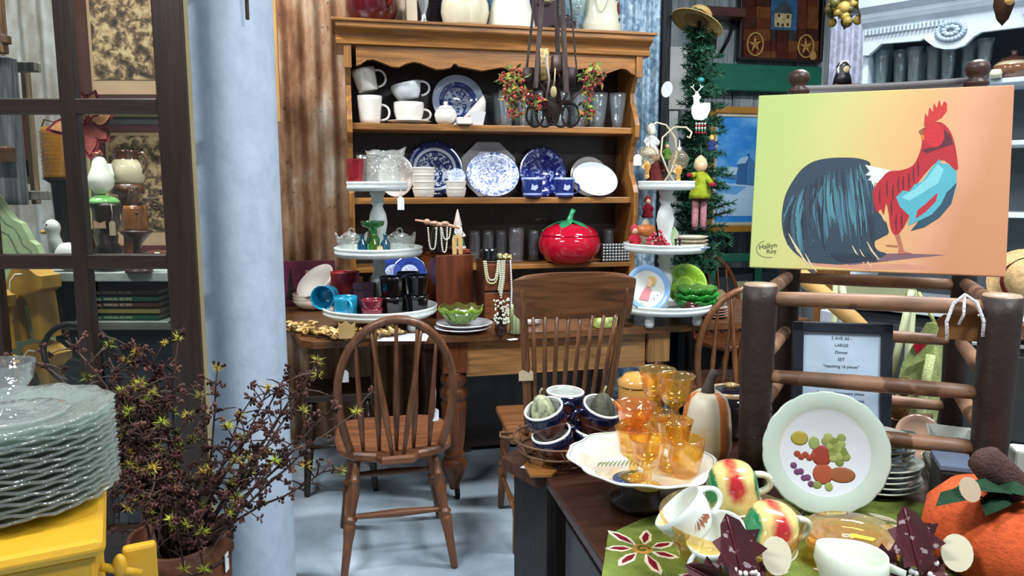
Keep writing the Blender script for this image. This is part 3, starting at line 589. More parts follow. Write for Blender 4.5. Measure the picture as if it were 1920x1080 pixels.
m = MB(S('#7d3b30')); wrap(m, [(-.012, .12), (0, .09), (.014, .12), (.010, .155), (0, .165), (-.010, .15)], rc, .75); m.col = S('#2f3b2c'); wrap(m, [(-.006, .075), (.0, .055), (.008, .075), (.002, .09)], rc, .75); wrap(m, [(-.03, .16), (-.01, .17), (.012, .165), (-.008, .178)], rc, .75); m.build('painted_leaf', 'satin', t)
m = MB(S('#8f8e7c')); m.tube([(rc(z) * sin(-.35 + x / .1), -rc(z) * cos(-.35 + x / .1), z) for x, z in ((-.035, .185), (-.032, .15), (-.018, .115), (0, .10), (.018, .12), (.032, .155), (.036, .185))], .0016, 5); m.build('incised_line', 'satin', t)
# ---------------------------------------------------------------- tiered stands on the long table
SW = S('#d3dad8')
def tiered(label, loc, R3, Z3):
    t = T('tiered_stand', label, 'tiered stand', (loc.x, loc.y, TZ), TH); z0 = 0
    for k, (r, z) in enumerate(zip(R3, Z3)):
        m = MB(SW); m.lathe([(0, z - .008), (r * .94, z - .008), (r * .97, z - .002), (r, z + .004), (r * 1.005, z + .012), (r * .985, z + .016), (r * 1.0, z + .022), (r * 1.01, z + .030), (r * .985, z + .032), (r * .965, z + .004), (0, z)], 56); m.build('tray', 'shabby', t)
    P1 = lambda a, b: [(.018, a), (.03, a + .01), (.022, a + .03), (.030, a + (b - a) * .30), (.040, a + (b - a) * .48), (.034, a + (b - a) * .62), (.02, a + (b - a) * .74), (.030, a + (b - a) * .80), (.024, a + (b - a) * .87), (.034, b - .012), (.02, b - .008)]
    for a, b in ((Z3[0], Z3[1]), (Z3[1], Z3[2])):
        m = MB(SW); m.lathe(P1(a, b), 24); m.build('column', 'shabby', t)
    for k in range(4):
        a = pi / 4 + k * pi / 2; m = MB(SW); m.lathe([(0, 0), (.016, 0), (.022, .015), (.020, .035), (.014, Z3[0] - .008), (0, Z3[0] - .008)], 14, Tr(R3[0] * .72 * cos(a), R3[0] * .72 * sin(a), 0)); m.build('foot', 'shabby', t)
    return t
LS = G(713, 585, .82); LD = LS.y; LZ = [.82, P(712, 476, LD).z, P(705, 355, LD).z]; LR = [.245, .186, .128]
tiered('three-tier white distressed stand loaded with red, blue and black cups', LS, LR, [z - TZ for z in LZ])
RS = G(1243, 577, .815); RD = RS.y; RZ = [.815, P(1241, 468, RD).z, P(1247, 353, RD).z]; RR = [.222, .182, .124]
tiered('three-tier white distressed stand holding dolls and painted plates', RS, RR, [z - TZ for z in RZ])
def offL(x, y, k): return Vector((LS.x + x, LS.y + y, LZ[k] + .001))
def offR(x, y, k): return Vector((RS.x + x, RS.y + y, RZ[k] + .001))
def onL(px, k, dy=0.0): p = P(px, 400, LD + dy); p.z = LZ[k] + .001; return p
def onR(px, k, dy=0.0): p = P(px, 400, RD + dy); p.z = RZ[k] + .001; return p
# left stand, top tray
m = MB(S('#8f1524')); m.lathe(cupprof(.040, .030, .125, .003), 10, smooth=False); m.thing('red_tumbler', 'faceted ruby red tumbler beside the crystal pitcher', 'tumbler', 'enamel', offL(-.085, -.025, 2), TH)
tumbler('small clear glass standing behind the ruby red tumbler', offL(-.072, .068, 2), .026, .022, .145, None, (.9, .93, .93))
t = T('crystal_pitcher', 'pressed crystal pitcher on the stand with red tumbler', 'pitcher', offL(.026, .006, 2), TH); gc = (.93, .95, .93)
m = MB(gc); m.lathe([(0, 0), (.062, 0), (.068, .01), (.07, .09), (.066, .10), (.066, .135), (.074, .16), (.071, .16), (.062, .135), (.064, .02), (0, .015)], 36, rf=lambda a, r, z: 1 + .012 * sin(18 * a) + (.34 * max(0, cos(a)) ** 10 if z > .13 else 0), zf=lambda a, r, z: (.016 * max(0, cos(a)) ** 6 + .003 * cos(6 * a)) if z > .15 else 0); m.build('body', 'pressed', t)
m = MB(gc); m.tube([(.06, -.01, .135), (.085, -.03, .13), (.10, -.035, .09), (.085, -.03, .05), (.066, -.01, .035)], .007, 8); m.build('handle', 'pressed', t)
t['label'] = 'pressed crystal pitcher with scalloped rim on a stand\'s top tray'
tagp = T('price_tag', 'white price tag hanging from the crystal pitcher tray', 'tag', onL(752, 2, -.10)); tagpart(tagp, (0, 0, .0), (.028, .055), drop=.03)
# middle tray
def crystal_bowl(x, y, rt, h, lab):
    t = T('crystal_basket', lab, 'glass bowl', offL(x, y, 1), TH)
    m = MB(gc); m.lathe(cupprof(rt, rt * .82, h, .004), 32, rf=lambda a, r, z: 1 + .015 * sin(16 * a), zf=lambda a, r, z: .012 * sin(4 * a + 1) if z > h * .9 else 0); m.build('bowl', 'pressed', t)
    m = MB(gc); m.tube([(.012 * cos(a), -.0, h + .012 + .016 * sin(a)) for a in [i * pi / 6 for i in range(12)]], .004, 6, closed=True); m.build('loop_handle', 'pressed', t)
crystal_bowl(-.10, -.07, .068, .085, 'pressed crystal bowl with loop handle, left of the stand column')
crystal_bowl(.10, -.06, .068, .085, 'pressed crystal bowl with loop handle, right of the stand column')
m = MB((.10, .42, .14)); m.lathe([(0, 0), (.030, 0), (.032, .06), (.018, .09), (.016, .115), (.045, .125), (.05, .145), (.045, .145), (.012, .12), (0, .10)], 20); m.thing('green_goblet', 'emerald green glass goblet among crystal bowls', 'goblet', 'amber', offL(-.005, -.10, 1), TH)
for px, dy, c, lab in ((-.040, -.150, '#3d7fa8', 'small blue glass bottle beside the emerald goblet'), (.054, -.145, '#5a93b4', 'small blue glass bottle before the second crystal bowl'), (.010, -.157, '#9fbf4a', 'small lime green bottle beside the emerald goblet')):
    m = MB(S(c)); m.lathe([(0, 0), (.018, 0), (.02, .008), (.02, .055), (.008, .072), (.008, .088), (.011, .09), (.009, .094), (0, .094)], 16); m.thing('small_bottle', lab, 'bottle', 'amber', offL(px, dy, 1), TH)
tg = T('manila_tag', 'manila price tag propped on the crystal bowl tray', 'tag', offL(.036, -.179, 1)); m = MB(S('#c9b48c')); m.prism([(-.012, 0), (.012, 0), (.012, .04), (.006, .048), (-.006, .048), (-.012, .04)], .001, Rx(80)); m.build('card', 'matte', tg); m = MB((.7, .7, .66)); m.tube([(0, 0, .044), (.003, .01, .07)], .001, 4); m.build('string', 'matte', tg)
# bottom tray
t = T('red_canister', 'tall matte red canister at the back of the bottom tray', 'canister', offL(-.16, .05, 0), TH)
m = MB(S('#8a1622')); m.lathe([(0, 0), (.055, 0), (.062, .165), (.064, .17), (.060, .17), (.053, .01), (0, .01)], 28); m.build('body', 'satin', t); m = MB(S('#8a1622')); m.lathe([(0, .155), (.056, .16), (.058, .165), (0, .175)], 28); m.build('lid', 'satin', t)
m = MB(S('#3a2232')); m.lathe([(0, 0), (.048, 0), (.048, .11), (.051, .112), (.051, .135), (0, .14)], 6, smooth=False); m.thing('hexagonal_box', 'dark plum hexagonal box behind the fluted bowls', 'box', 'matte', offL(-.052, -.069, 0), TH + .3)
m = MB(S('#5b1b1c')); m.tube([(0, 0, 0), (.012, 0, .08), (.03, 0, .15)], [.022, .020, .016], 10); m.thing('wooden_pestle', 'dark red wooden pestle leaning behind the plum box', 'pestle', 'satin', onL(684, 0, .04), TH)
m = MB(S('#a9703c')); m.prism([(-.03, 0), (.03, 0), (.022, .14), (-.018, .14)], .012, Rx(82)); m.thing('wooden_paddle', 'small tan wooden paddle behind the red canister', 'paddle', 'woodz', onL(668, 0, .12), TH)
def blackcup(x, y, dz, lab): 
    m = MB(S('#0c0c10')); m.lathe(cupprof(.050, .042, .082, .004), 12, smooth=False); m.lathe([(.051, .074), (.053, .078), (.051, .084), (.047, .084)], 24); m.thing('black_cup', lab, 'cup', 'gloss', offL(x, y, 0) + Vector((0, 0, dz)), TH)
blackcup(.07, -.105, 0, 'glossy black faceted cup, lower of the pair beside the fluted bowls'); blackcup(.07, -.105, .084, 'glossy black faceted cup, upper of the pair beside the fluted bowls')
blackcup(.168, -.055, 0, 'glossy black faceted cup, lower of the pair at the tray rim'); blackcup(.168, -.055, .084, 'glossy black faceted cup, upper of the pair at the tray rim'); blackcup(.115, .055, 0, 'glossy black faceted cup, lower of the hidden pair by the column'); blackcup(.115, .055, .084, 'glossy black faceted cup, upper of the hidden pair by the column')
for k in range(2):
    m = MB(S('#7c2230')); m.lathe(cupprof(.044, .036, .045, .003), 32, rf=lambda a, r, z: 1 + .03 * sin(16 * a)); m.thing('fluted_bowl', ['fluted maroon ramekin, lower of two', 'fluted maroon ramekin, upper of two'][k], 'ramekin', 'gloss', offL(-.002, -.175, 0) + Vector((0, 0, .038 * k)), TH)
mug('turquoise_mug', 'turquoise mug standing upright at the tray edge', offL(-.116, -.147, 0), R(-60), .048, .046, .09, S('#1f93b8'), mat='gloss')
t = mug('turquoise_mug', 'turquoise mug lying on its side with open mouth', offL(-.214, -.022, 0) + Vector((0, 0, .072)), 0, .052, .048, .085, S('#1f93b8'), rot=(R(86), 0, R(-6)))
# blue dome plates behind the stand
for px, py, lab, tl in ((738, 512, 'blue and white rice-bowl plate leaning behind the left stand', 76), (768, 508, 'blue and white fan-rim plate leaning by the wooden crate', 76)):
    c = P(px, py, LD + .315); m = MB(); m.lathe(plateprof(.082, .012, .003), 10, smooth=False); m.thing('blue_plate', lab, 'plate', 'domeblue', Vector((c.x, c.y, TZ + .205)), 0, rot=(R(tl), 0, TH))
m = MB(S('#3a2416')); m.box((0, .01, .0625), (.19, .10, .125), bev=.003); q = P(757, 540, LD + .315); m.thing('wood_block', 'dark wooden block propping up two blue plates', 'block', 'woodx', (q.x, q.y, TZ), TH)
# ---------------------------------------------------------------- left end of the table
t = T('tree_sign', 'maroon wooden sign with black pine tree against the rusty wall', 'sign', fromT(bl[0] + .03, TD - .05, TZ), TH); 
MX = Rx(84)
m = MB(S('#6e2440')); m.box((.14, .115, .008), (.28, .23, .016), MX, bev=.003); m.build('board', 'paint', t)
def pine(m, x, y, w, h, n=6):
    o = [(x, y + h)]
    for i in range(n): o += [(x + w * (i + 1) / n, y + h * (1 - (i + .9) / n)), (x + w * (i + .35) / n, y + h * (1 - (i + 1) / n))]
    o = o + [(2 * x - a, b) for a, b in o[:0:-1]]; m.prism(o, .0015, MX, .0165)
m = MB(S('#161a16')); pine(m, .055, .03, .024, .165, 7); m.build('painted_pine', 'matte', t)
m = MB(S('#161a16')); pine(m, .105, .03, .014, .065, 5); m.build('painted_pine', 'matte', t)
m = MB(S('#c2a986')); m.box((.19, .14, .0165), (.12, .08, .003), MX); pl = m.build('painted_fence', 'matte', t)
for k in range(9):
    m = MB(S('#8d7048')); m.box((.135 + k * .0135, .14, .0185), (.0015, .08, .001), MX); m.build('fence_line', 'matte', pl)
wbp = G(588, 572, TZ); wbp = fromT(toT(wbp)[0], TD - .20, TZ)
for k in range(3):
    m = MB(S('#ddd0bf')); m.lathe([(0, 0), (.05, 0), (.085, .016), (.108, .048), (.105, .05), (.08, .02), (0, .006)], 32); m.thing('white_bowl', ['white bowl, bottom of the stack before the maroon sign', 'white bowl, second up in the stack before the maroon sign', 'white bowl, third up in the stack before the maroon sign'][k], 'bowl', 'gloss', wbp + Vector((.01, 0, .016 * k)), TH)
m = MB(S('#e3dbd0')); m.lathe([(0, 0), (.05, 0), (.085, .016), (.108, .048), (.105, .05), (.08, .02), (0, .006)], 32); m.thing('white_bowl', 'white bowl tipped on edge atop the bowl stack', 'bowl', 'gloss', wbp + Vector((.045, -.01, .115)), 0, rot=(R(25), R(-38), TH))
# gilt carved garland
t = T('gilt_garland', 'gold carved garland of leaves and nuts along the table\'s left end', 'garland', (0, 0, 0))
path = [(532, 617), (560, 620), (590, 624), (620, 628), (650, 634), (690, 632), (730, 626), (762, 622)]
pw = [G(a, b, TZ + .012) for a, b in path]
m = MB(S('#5d4522')); m.tube([p + Vector((0, 0, -.002)) for p in pw], .009, 6); m.build('core', 'satin', t)
rnd = random.Random(3)
for i in range(110):
    u = rnd.random() * (len(pw) - 1); k = int(u); p = pw[k].lerp(pw[k + 1], u - k) + Vector((rnd.uniform(-.02, .02), rnd.uniform(-.05, .05), rnd.uniform(0, .03)))
    m = MB(S(rnd.choice(['#b08a4c', '#c7a566', '#8f6c36', '#d6ba7e']))); Q = Tr(*p) @ Matrix.Rotation(rnd.uniform(0, 6.3), 4, 'Z') @ Matrix.Rotation(rnd.uniform(-.8, .8), 4, 'X')
    if i % 2:
        m.tube([(.014 * cos(a), .014 * sin(a), .004 * sin(2 * a)) for a in [j * pi / 4 for j in range(8)]], .0055, 5, closed=True, M=Q); m.build('curl', 'satin', t)
    else: m.ell((0, 0, 0), (.018, .010, .007), 8, 5, Q); m.build('nut_leaf', 'satin', t)
m = MB(S('#dfe3ea')); m.box((0, 0, .0015), (.22, .15, .002)); p = G(752, 633, TZ); sh = m.thing('paper_sheet', 'white printed sheet of paper on the table behind the chair bow', 'paper', 'matte', p, TH + R(-12))
t = T('paper_bag', 'small folded tan paper bag on the gold garland', 'bag', G(650, 634, TZ + .026), TH); m = MB(S('#b3935c')); m.prism([(-.03, 0), (.03, 0), (.034, .06), (.018, .05), (0, .066), (-.02, .055), (-.03, .062)], .02, Rx(85)); m.build('body', 'matte', t)
# plates and cabbage bowl
pp = G(869, 612, TZ + .02); pp.z = TZ
for k in range(2):
    m = MB(S('#d3d8e0')); m.lathe(plateprof(.122, .018, .005), 40); m.thing('white_plate', ['white plate under another one, on the table beside the crate', 'white plate directly below the green leaf bowl'][k], 'plate', 'gloss', pp + Vector((.008 * k - .004, 0, .017 * k)), TH)
def leafbowl(lab, loc, r, h, c1, c2, rot=0, name='leaf_bowl', amp=.08):
    t = T(name, lab, 'bowl', loc, rot); pf = [(0, 0), (r * .45, 0), (r * .6, h * .2), (r * .85, h * .6), (r, h), (r * .97, h), (r * .8, h * .62), (r * .5, h * .22), (0, .006)]
    m = MB(c1); m.lathe(pf, 48, rf=lambda a, r_, z: 1 + amp * (r_ / r) ** 2 * sin(6 * a) + .02 * sin(23 * a), zf=lambda a, r_, z: .10 * h * (r_ / r) ** 2 * sin(9 * a)); m.c = [c2 if i >= 48 * 5 else c for i, c in enumerate(m.c)]; m.build('bowl', 'enamel', t)
    m = MB(c1)
    for k in range(12):
        a = k * pi / 6; m.tube([(r * s * cos(a), r * s * sin(a), h * hh - .001) for s, hh in ((.6, .18), (.74, .38), (.88, .62), (.97, .85))], .003, 5)
    m.build('veins', 'enamel', t); t.children[-1]['kind'] = 'stuff'; return t
lb = leafbowl('green cabbage-leaf bowl with price sticker on white plates', pp + Vector((-.01, 0, .04)), .096, .065, S('#6f8f2c'), S('#4a4a1c'), TH)
m = MB(S('#cfe0d6')); m.box((0, 0, 0), (.05, .001, .026), Tr(-.01, -.078, .052) @ Rx(-35)); m.build('price_sticker', 'matte', lb)
# ---------------------------------------------------------------- crate, chest and their clutter
def boxat(px0, px1, ytop, ybot, D): 
    a, b = P(px0, ybot, D), P(px1, ybot, D); return a, b.x - a.x, P(px0, ytop, D).z
ca = P(818, 560, 3.42); cz = P(818, 480, 3.42).z - TZ; cwid = .185
t = T('wooden_crate', 'plain red-brown wooden box standing on end by the cabbage bowl', 'box', (ca.x, ca.y, TZ), R(25))
for c, d in (((cwid / 2, .006, cz / 2), (cwid, .012, cz)), ((cwid - .006, .11, cz / 2), (.012, .20, cz)), ((.006, .11, cz / 2), (.012, .20, cz)), ((cwid / 2, .21, cz / 2), (cwid, .012, cz)), ((cwid / 2, .11, cz - .006), (cwid - .0, .21, .012))):
    m = MB(S('#6a3216')); m.box(c, d, bev=.002); m.build('panel', 'woodz', t)
def crt(x, y): return Vector((ca.x + x * cos(R(25)) - y * sin(R(25)), ca.y + x * sin(R(25)) + y * cos(R(25)), TZ + cz + .001))
# dark jar draped with pearls and coral branch
jp = crt(.05, .10); t = T('black_jar', 'black jar on the crate draped with pearl strings', 'jar', jp, TH)
m = MB(S('#14130f')); m.lathe([(0, 0), (.04, 0), (.046, .02), (.045, .10), (.036, .115), (.038, .125), (0, .125)], 24); m.build('body', 'gloss', t)
def pearls(parent, pts, r=.0045, col=S('#d9d8c4'), name='pearl_string', n=None):
    m = MB(col); pts = [Vector(p) for p in pts]; L_ = sum((b - a).length for a, b in zip(pts, pts[1:])); k = int(L_ / (r * 1.9)); seg = [(b - a).length for a, b in zip(pts, pts[1:])]
    for i in range(k + 1):
        d = L_ * i / max(k, 1); j = 0
        while j < len(seg) - 1 and d > seg[j]: d -= seg[j]; j += 1
        m.ell(pts[j].lerp(pts[j + 1], min(1, d / max(seg[j], 1e-6))), r, 6, 4)
    o = m.build(name, 'gloss', parent); o['kind'] = 'stuff'; return o
def loop(x0, x1, y, z, drop, n=12): return [(x0 + (x1 - x0) * i / n, y, z - drop * (1 - (2 * i / n - 1) ** 4)) for i in range(n + 1)]
pearls(t, loop(-.055, -.015, -.052, .125, .10)); pearls(t, loop(.005, .035, -.052, .125, .115)); pearls(t, loop(.01, .05, -.055, .12, .05))
m = MB(S('#c79a80'), Tr(0, -.01, .14)); m.tube([(-.11, 0, .02), (-.06, 0, .012), (-.02, 0, .0), (.04, 0, -.004), (.10, 0, -.02)], [.005, .006, .012, .010, .005], 8); m.ell((-.055, -.005, .012), (.016, .014, .014), 10, 7); m.ell((-.02, -.006, .006), (.018, .012, .010), 10, 7); m.ell((.03, -.004, .004), (.02, .012, .01), 10, 7); m.build('shell_branch', 'satin', t); t.children[-1]['kind'] = 'stuff'
pt_ = crt(.118, .03); m = MB(S('#cda66c')); m.prism([(-.024, 0), (-.004, 0), (-.002, .075), (.003, .075), (.005, 0), (.024, 0), (.026, .07), (.018, .088), (0, .092), (-.018, .088), (-.024, .07)], .006, Rx(86)); m.thing('clothes_peg', 'flat split wooden peg standing on the crate', 'peg', 'woodz', pt_, TH)
gp = crt(.155, .12); t = T('gnome_figurine', 'bearded gnome figurine in green coat and pale pointed hat', 'figurine', gp + Vector((0, 0, .02)), TH)
m = MB(S('#2f6a4c')); m.lathe([(0, 0), (.036, 0), (.036, .01), (.028, .05), (.018, .085), (.016, .095), (0, .10)], 20); m.build('coat', 'satin', t)
m = MB(S('#d9d8d2')); m.lathe([(.038, .0), (.04, .006), (.037, .012)], 20); m.build('fur_trim', 'matte', t)
m = MB(S('#d3a98a')); m.ell((0, -.012, .102), (.014, .013, .014), 12, 8); m.build('face', 'satin', t)
m = MB(S('#e0ddd6')); m.add([(-.016, -.02, .105), (.016, -.02, .105), (.02, -.026, .08), (0, -.034, .045), (-.02, -.026, .08)], [(0, 1, 2, 3, 4)]); m.ell((0, -.022, .082), (.016, .01, .03), 10, 8); m.build('beard', 'matte', t)
m = MB(S('#cdbfb8')); m.lathe([(.02, .108), (.021, .113), (.014, .14), (.006, .175), (0, .19)], 16); m.build('hat', 'matte', t)
m = MB(S('#d3d0c8')); m.tube([(.02, -.01, .075), (.03, -.02, .062), (.012, -.03, .058)], .007, 7); m.build('sleeve', 'satin', t)
m = MB(S('#7a2b1c')); m.box((0, 0, .01), (.08, .12, .018), bev=.003); m.thing('red_book', 'small dark red book lying on the crate under the gnome', 'book', 'matte', gp, R(25))
# drawer chest
dp = P(905, 600, 3.37); dzt = P(905, 490, 3.37).z - TZ
t = T('drawer_chest', 'small two-drawer wooden chest hung with bead necklaces', 'chest', (dp.x, dp.y, TZ), R(14))
m = MB(S('#3d2012')); m.box((.068, .075, dzt / 2), (.136, .15, dzt), bev=.003); m.build('carcass', 'woodz', t)
for z in (.27, .75):
    m = MB(S('#6f3a1e')); m.box((.068, -.004, dzt * (z - .02)), (.12, .008, dzt * .44), bev=.002); d_ = m.build('drawer', 'woodx', t); m = MB(S('#8a6a3a')); m.tube([(.068 + .014 * cos(a), -.012, dzt * z + .014 * sin(a)) for a in [i * pi / 6 for i in range(12)]], .003, 6, closed=True); m.build('ring_pull', 'metal', d_)
pearls(t, loop(.004, .075, -.018, dzt, .10), .005, S('#d3d69a')); pearls(t, loop(.012, .068, -.02, dzt, .085), .005, S('#d9d8c4'))
for k in range(4): pearls(t, [(.075 + k * .008, -.02, dzt), (.078 + k * .006, -.022, dzt - .08), (.07 + k * .004, -.02, dzt - .13 - .012 * k)], .0045, S(['#cfd6c0', '#b9c4a8', '#d9d8c4', '#c2cfb4'][k]))
pearls(t, [(.128, -.015, dzt), (.132, -.02, dzt - .12), (.13, -.02, dzt - .21)], .005, S('#dadada'))
q = Vector((dp.x + .03, dp.y + .05, TZ + dzt + .001)); m = MB(S('#101318')); m.lathe(cupprof(.042, .036, .05, .004), 24); m.thing('black_ramekin', 'round black pot on the little drawer chest', 'pot', 'gloss', q, TH)
q = Vector((dp.x + .10, dp.y + .10, TZ + dzt + .001)); t = T('bead_heap', 'heap of pale green and amber beads on the chest', 'beads', q, 0)
m = MB(S('#bfc48a')); rnd = random.Random(5)
for i in range(60): m.col = S(rnd.choice(['#bfc48a', '#d9d6b4', '#b5893c', '#9fae7a'])); m.ell((rnd.uniform(-.06, .03), rnd.uniform(-.04, .04), rnd.uniform(.004, .02)), .006, 6, 4)
m.build('bead_pile', 'gloss', t)['kind'] = 'stuff'
# bottle with pearls, asparagus vase, tag, swan, tray, cabbage cruet
q = G(939, 627, TZ); t = T('brown_bottle', 'dark brown bottle draped with pearls before the drawer chest', 'bottle', q, TH)
m = MB(S('#2a1611')); m.lathe([(0, 0), (.022, 0), (.026, .01), (.026, .06), (.02, .085), (.012, .10), (.012, .14), (0, .14)], 20); m.build('body', 'gloss', t)
rnd = random.Random(9); m = MB(S('#cfd2bc'))
for i in range(90): a = rnd.uniform(-2.8, .0); z = rnd.uniform(.05, .15); r_ = .03 + .004 * rnd.random(); m.ell((r_ * cos(a), r_ * sin(a), z), .0048, 6, 4)
m.build('pearl_strands', 'gloss', t)['kind'] = 'stuff'
q = G(969, 624, TZ); t = T('asparagus_vase', 'pale green asparagus-bundle vase beside the brown bottle', 'vase', q, TH); t.scale = (.76, .76, 1)
for k in range(11):
    a = 2 * pi * k / 11; m = MB(S('#a9b98a')); m.tube([(.032 * cos(a), .032 * sin(a), 0), (.028 * cos(a), .028 * sin(a), .06), (.026 * cos(a), .026 * sin(a), .10), (.024 * cos(a), .024 * sin(a), .12)], [.010, .009, .010, .003], 8); m.build('stalk', 'gloss', t)
m = MB(S('#c9a64e')); m.lathe([(.0, .02), (.028, .02), (.026, .1), (.03, .112), (0, .105)], 16); m.build('core', 'gloss', t)
q = G(957, 626, TZ); m = MB(S('#e6eae6')); m.prism([(-.02, -.012), (.016, -.014), (.024, 0), (.016, .012), (-.02, .012)], .001); m.thing('paper_tag', 'white paper tag lying before the asparagus vase', 'tag', 'matte', G(961, 637, TZ) + Vector((0, 0, .001)), R(35))
q = G(995, 610, TZ); t = T('china_swan', 'small white china swan behind the spindle-back chair', 'figurine', q, TH)
m = MB(S('#d9dcdc')); m.ell((0, 0, .022), (.05, .028, .022), 16, 10); m.tube([(-.035, 0, .03), (-.05, 0, .05), (-.048, 0, .07), (-.035, 0, .078), (-.026, 0, .07)], [.012, .009, .007, .008, .004], 8); m.build('body', 'gloss', t); m = MB(S('#e2e4e4')); m.prism([(-.01, .02), (.05, .03), (.03, .055), (.0, .045)], .012, Tr(0, -.02, 0) @ Rx(80)); m.build('wing', 'gloss', t)
q = G(1072, 585, TZ); t = T('embossed_tray', 'ornate silver gallery tray behind the spindle-back chair', 'tray', q, TH)
m = MB(S('#8f8d88')); m.box((0, 0, .008), (.40, .20, .012), bev=.004); m.build('base', 'metal', t)
for sx, sy, L_, a in ((0, -.1, .40, 0), (0, .1, .40, 0), (-.2, 0, .2, 90), (.2, 0, .2, 90)):
    m = MB(S('#9a9894'), Tr(sx, sy, 0) @ Rz(a)); n = int(L_ / .033)
    for i in range(n):
        x = -L_ / 2 + (i + .5) * L_ / n
        for zc, r_ in ((.035, .012), (.062, .010)): m.tube([(x + r_ * cos(b), 0, zc + r_ * sin(b)) for b in [j * pi / 5 for j in range(10)]], .0028, 5, closed=True)
    m.tube([(-L_ / 2, 0, .078), (L_ / 2, 0, .078)], .005, 6); m.build('gallery', 'metal', t)['kind'] = 'stuff'
q = G(1138, 613, TZ); t = T('cabbage_cruet', 'lime green cabbage-shaped cruet with string tag by the stand', 'cruet', q, TH)
m = MB(S('#b6c95e')); m.box((0, 0, .03), (.13, .08, .06), bev=.012); m.lathe([(0, .055), (.035, .06), (.045, .08), (.035, .105), (.015, .12), (0, .122)], 16, rf=lambda a, r, z: 1 + .12 * sin(5 * a)); m.build('body', 'enamel', t)
m = MB(S('#cbd98a'))
for k in range(7): m.ell((-.05 + k * .017, -.036, .03 + .012 * (k % 2)), (.012, .009, .02), 8, 6)
m.build('leaf_relief', 'enamel', t)['kind'] = 'stuff'; tagp = G(1212, 609, TZ); m = MB(S('#e9e6d8')); m.prism([(-.024, -.012), (.02, -.012), (.028, 0), (.02, .012), (-.024, .012)], .001); t2 = m.thing('string_tag', 'white string tag lying beside the lime cruet', 'tag', 'matte', tagp + Vector((0, 0, .001)), R(8))
m = MB(S('#dcd8c8')); m.tube([(-.024, 0, .001), (-.035, .01, .03), (-.05, .02, .07), (-.06, .03, .085)], .0014, 4); m.build('string', 'matte', t2)
# ---------------------------------------------------------------- right stand contents
c = P(1213, 541, RD - .12); t = T('child_plate', 'round plate with blue rim and painted child, leaning on the stand', 'plate', c, 0, rot=(R(72), R(12), TH - .1))
m = MB(S('#cfd3cd')); m.lathe(plateprof(.103, .014, .004, .72), 48); m.c = [S('#7ea2cc') if (i // 48) in (3, 4, 5) else q for i, q in enumerate(m.c)]; m.build('dish', 'gloss', t)
def flat(m, col, pts, z=.006): m.col = col; m.prism(pts, .0006, None, z)
m = MB(); flat(m, S('#c27a80'), [(-.032, -.055), (.012, -.055), (.016, -.03), (.018, .0), (-.006, .008), (-.022, -.02)]); m.build('painted_dress', 'satin', t)
m = MB(); flat(m, S('#c9a24e'), [(.0, .0), (.03, .02), (.036, .045), (.022, .058), (.002, .055), (-.006, .03)]); m.build('painted_hair', 'satin', t)
m = MB(); flat(m, S('#e0b89c'), [(-.006, .012), (.012, .008), (.02, .03), (.01, .045), (-.006, .04)], .0068); m.build('painted_face', 'satin', t)
m = MB(); flat(m, S('#2e3a48'), [(-.04, -.072), (-.012, -.076), (-.012, -.07), (-.04, -.066)]); flat(m, S('#7f93ad'), [(.03, -.04), (.04, -.045), (.036, -.03)]); flat(m, S('#7f93ad'), [(.045, -.02), (.052, -.026), (.05, -.012)]); m.build('painted_flowers', 'satin', t)['kind'] = 'stuff'
c = offR(.115, .09, 0); c.z += .003 + .095 * sin(R(76)); m = MB(); m.lathe(plateprof(.1, .012, .004), 36, Matrix.Diagonal((1.08, .95, 1, 1))); m.thing('melon_plate', 'bright lime oval plate standing behind green leaf bowls', 'plate', 'melon', c, 0, rot=(R(76), 0, TH))
leafbowl('dark green ruffled leaf bowl, lowest of its stack', offR(.138, -.045, 0), .10, .045, S('#1f7a2a'), S('#2f8a30'), TH, amp=.06); leafbowl('emerald ruffled leaf bowl, middle of its stack', offR(.138, -.045, 0) + Vector((0, 0, .028)), .097, .045, S('#2b9a35'), S('#38a03c'), TH + .4, amp=.07); leafbowl('olive-edged ruffled leaf bowl, top of its stack', offR(.139, -.043, 0) + Vector((0, 0, .056)), .094, .045, S('#3f8a34'), S('#58843a'), TH + .9, amp=.07)
m = MB(S('#3a1018')); m.lathe(plateprof(.038, .008, .003), 28); c = offR(.095, -.165, 0); m.thing('dark_red_dish', 'small dark red dish at the front of the stand\'s bottom tray', 'dish', 'gloss', c + Vector((0, .01, .02)), 0, rot=(R(30), 0, TH))
# middle tray
def doll(lab, loc, h, coat, hood, face='#d9a98c', rz=TH, cat='doll', arms=True, legs=None, name='cloth_doll', group=None):
    t = T(name, lab, cat, loc, rz, group); m = MB(S(coat)); m.lathe([(0, 0), (.26 * h, 0), (.25 * h, .1 * h), (.14 * h, .55 * h), (.10 * h, .62 * h), (0, .64 * h)], 16); m.build('coat', 'fabric', t)
    m = MB(S(face)); m.ell((0, -.02 * h, .75 * h), (.14 * h, .13 * h, .15 * h), 14, 9); m.build('face', 'satin', t)
    m = MB(S(hood)); m.lathe([(.15 * h, .70 * h), (.17 * h, .78 * h), (.13 * h, .92 * h), (.04 * h, 1.0 * h), (0, 1.02 * h)], 14, Tr(0, .03 * h, 0)); m.build('hat', 'fabric', t)
    if arms:
        for s_ in (-1, 1): m = MB(S(coat)); m.tube([(s_ * .1 * h, 0, .56 * h), (s_ * .22 * h, -.06 * h, .42 * h), (s_ * .17 * h, -.16 * h, .32 * h)], [.06 * h, .055 * h, .05 * h], 8); m.build('arm', 'fabric', t)
    return t
doll('red knitted doll in striped hood beside the red bead heap', offR(-.142, -.032, 1), .115, '#a32634', '#b8404a')
doll('small brown felt doll tucked behind the stand column', offR(-.062, .122, 1), .13, '#7d2a2a', '#c9b8a0')
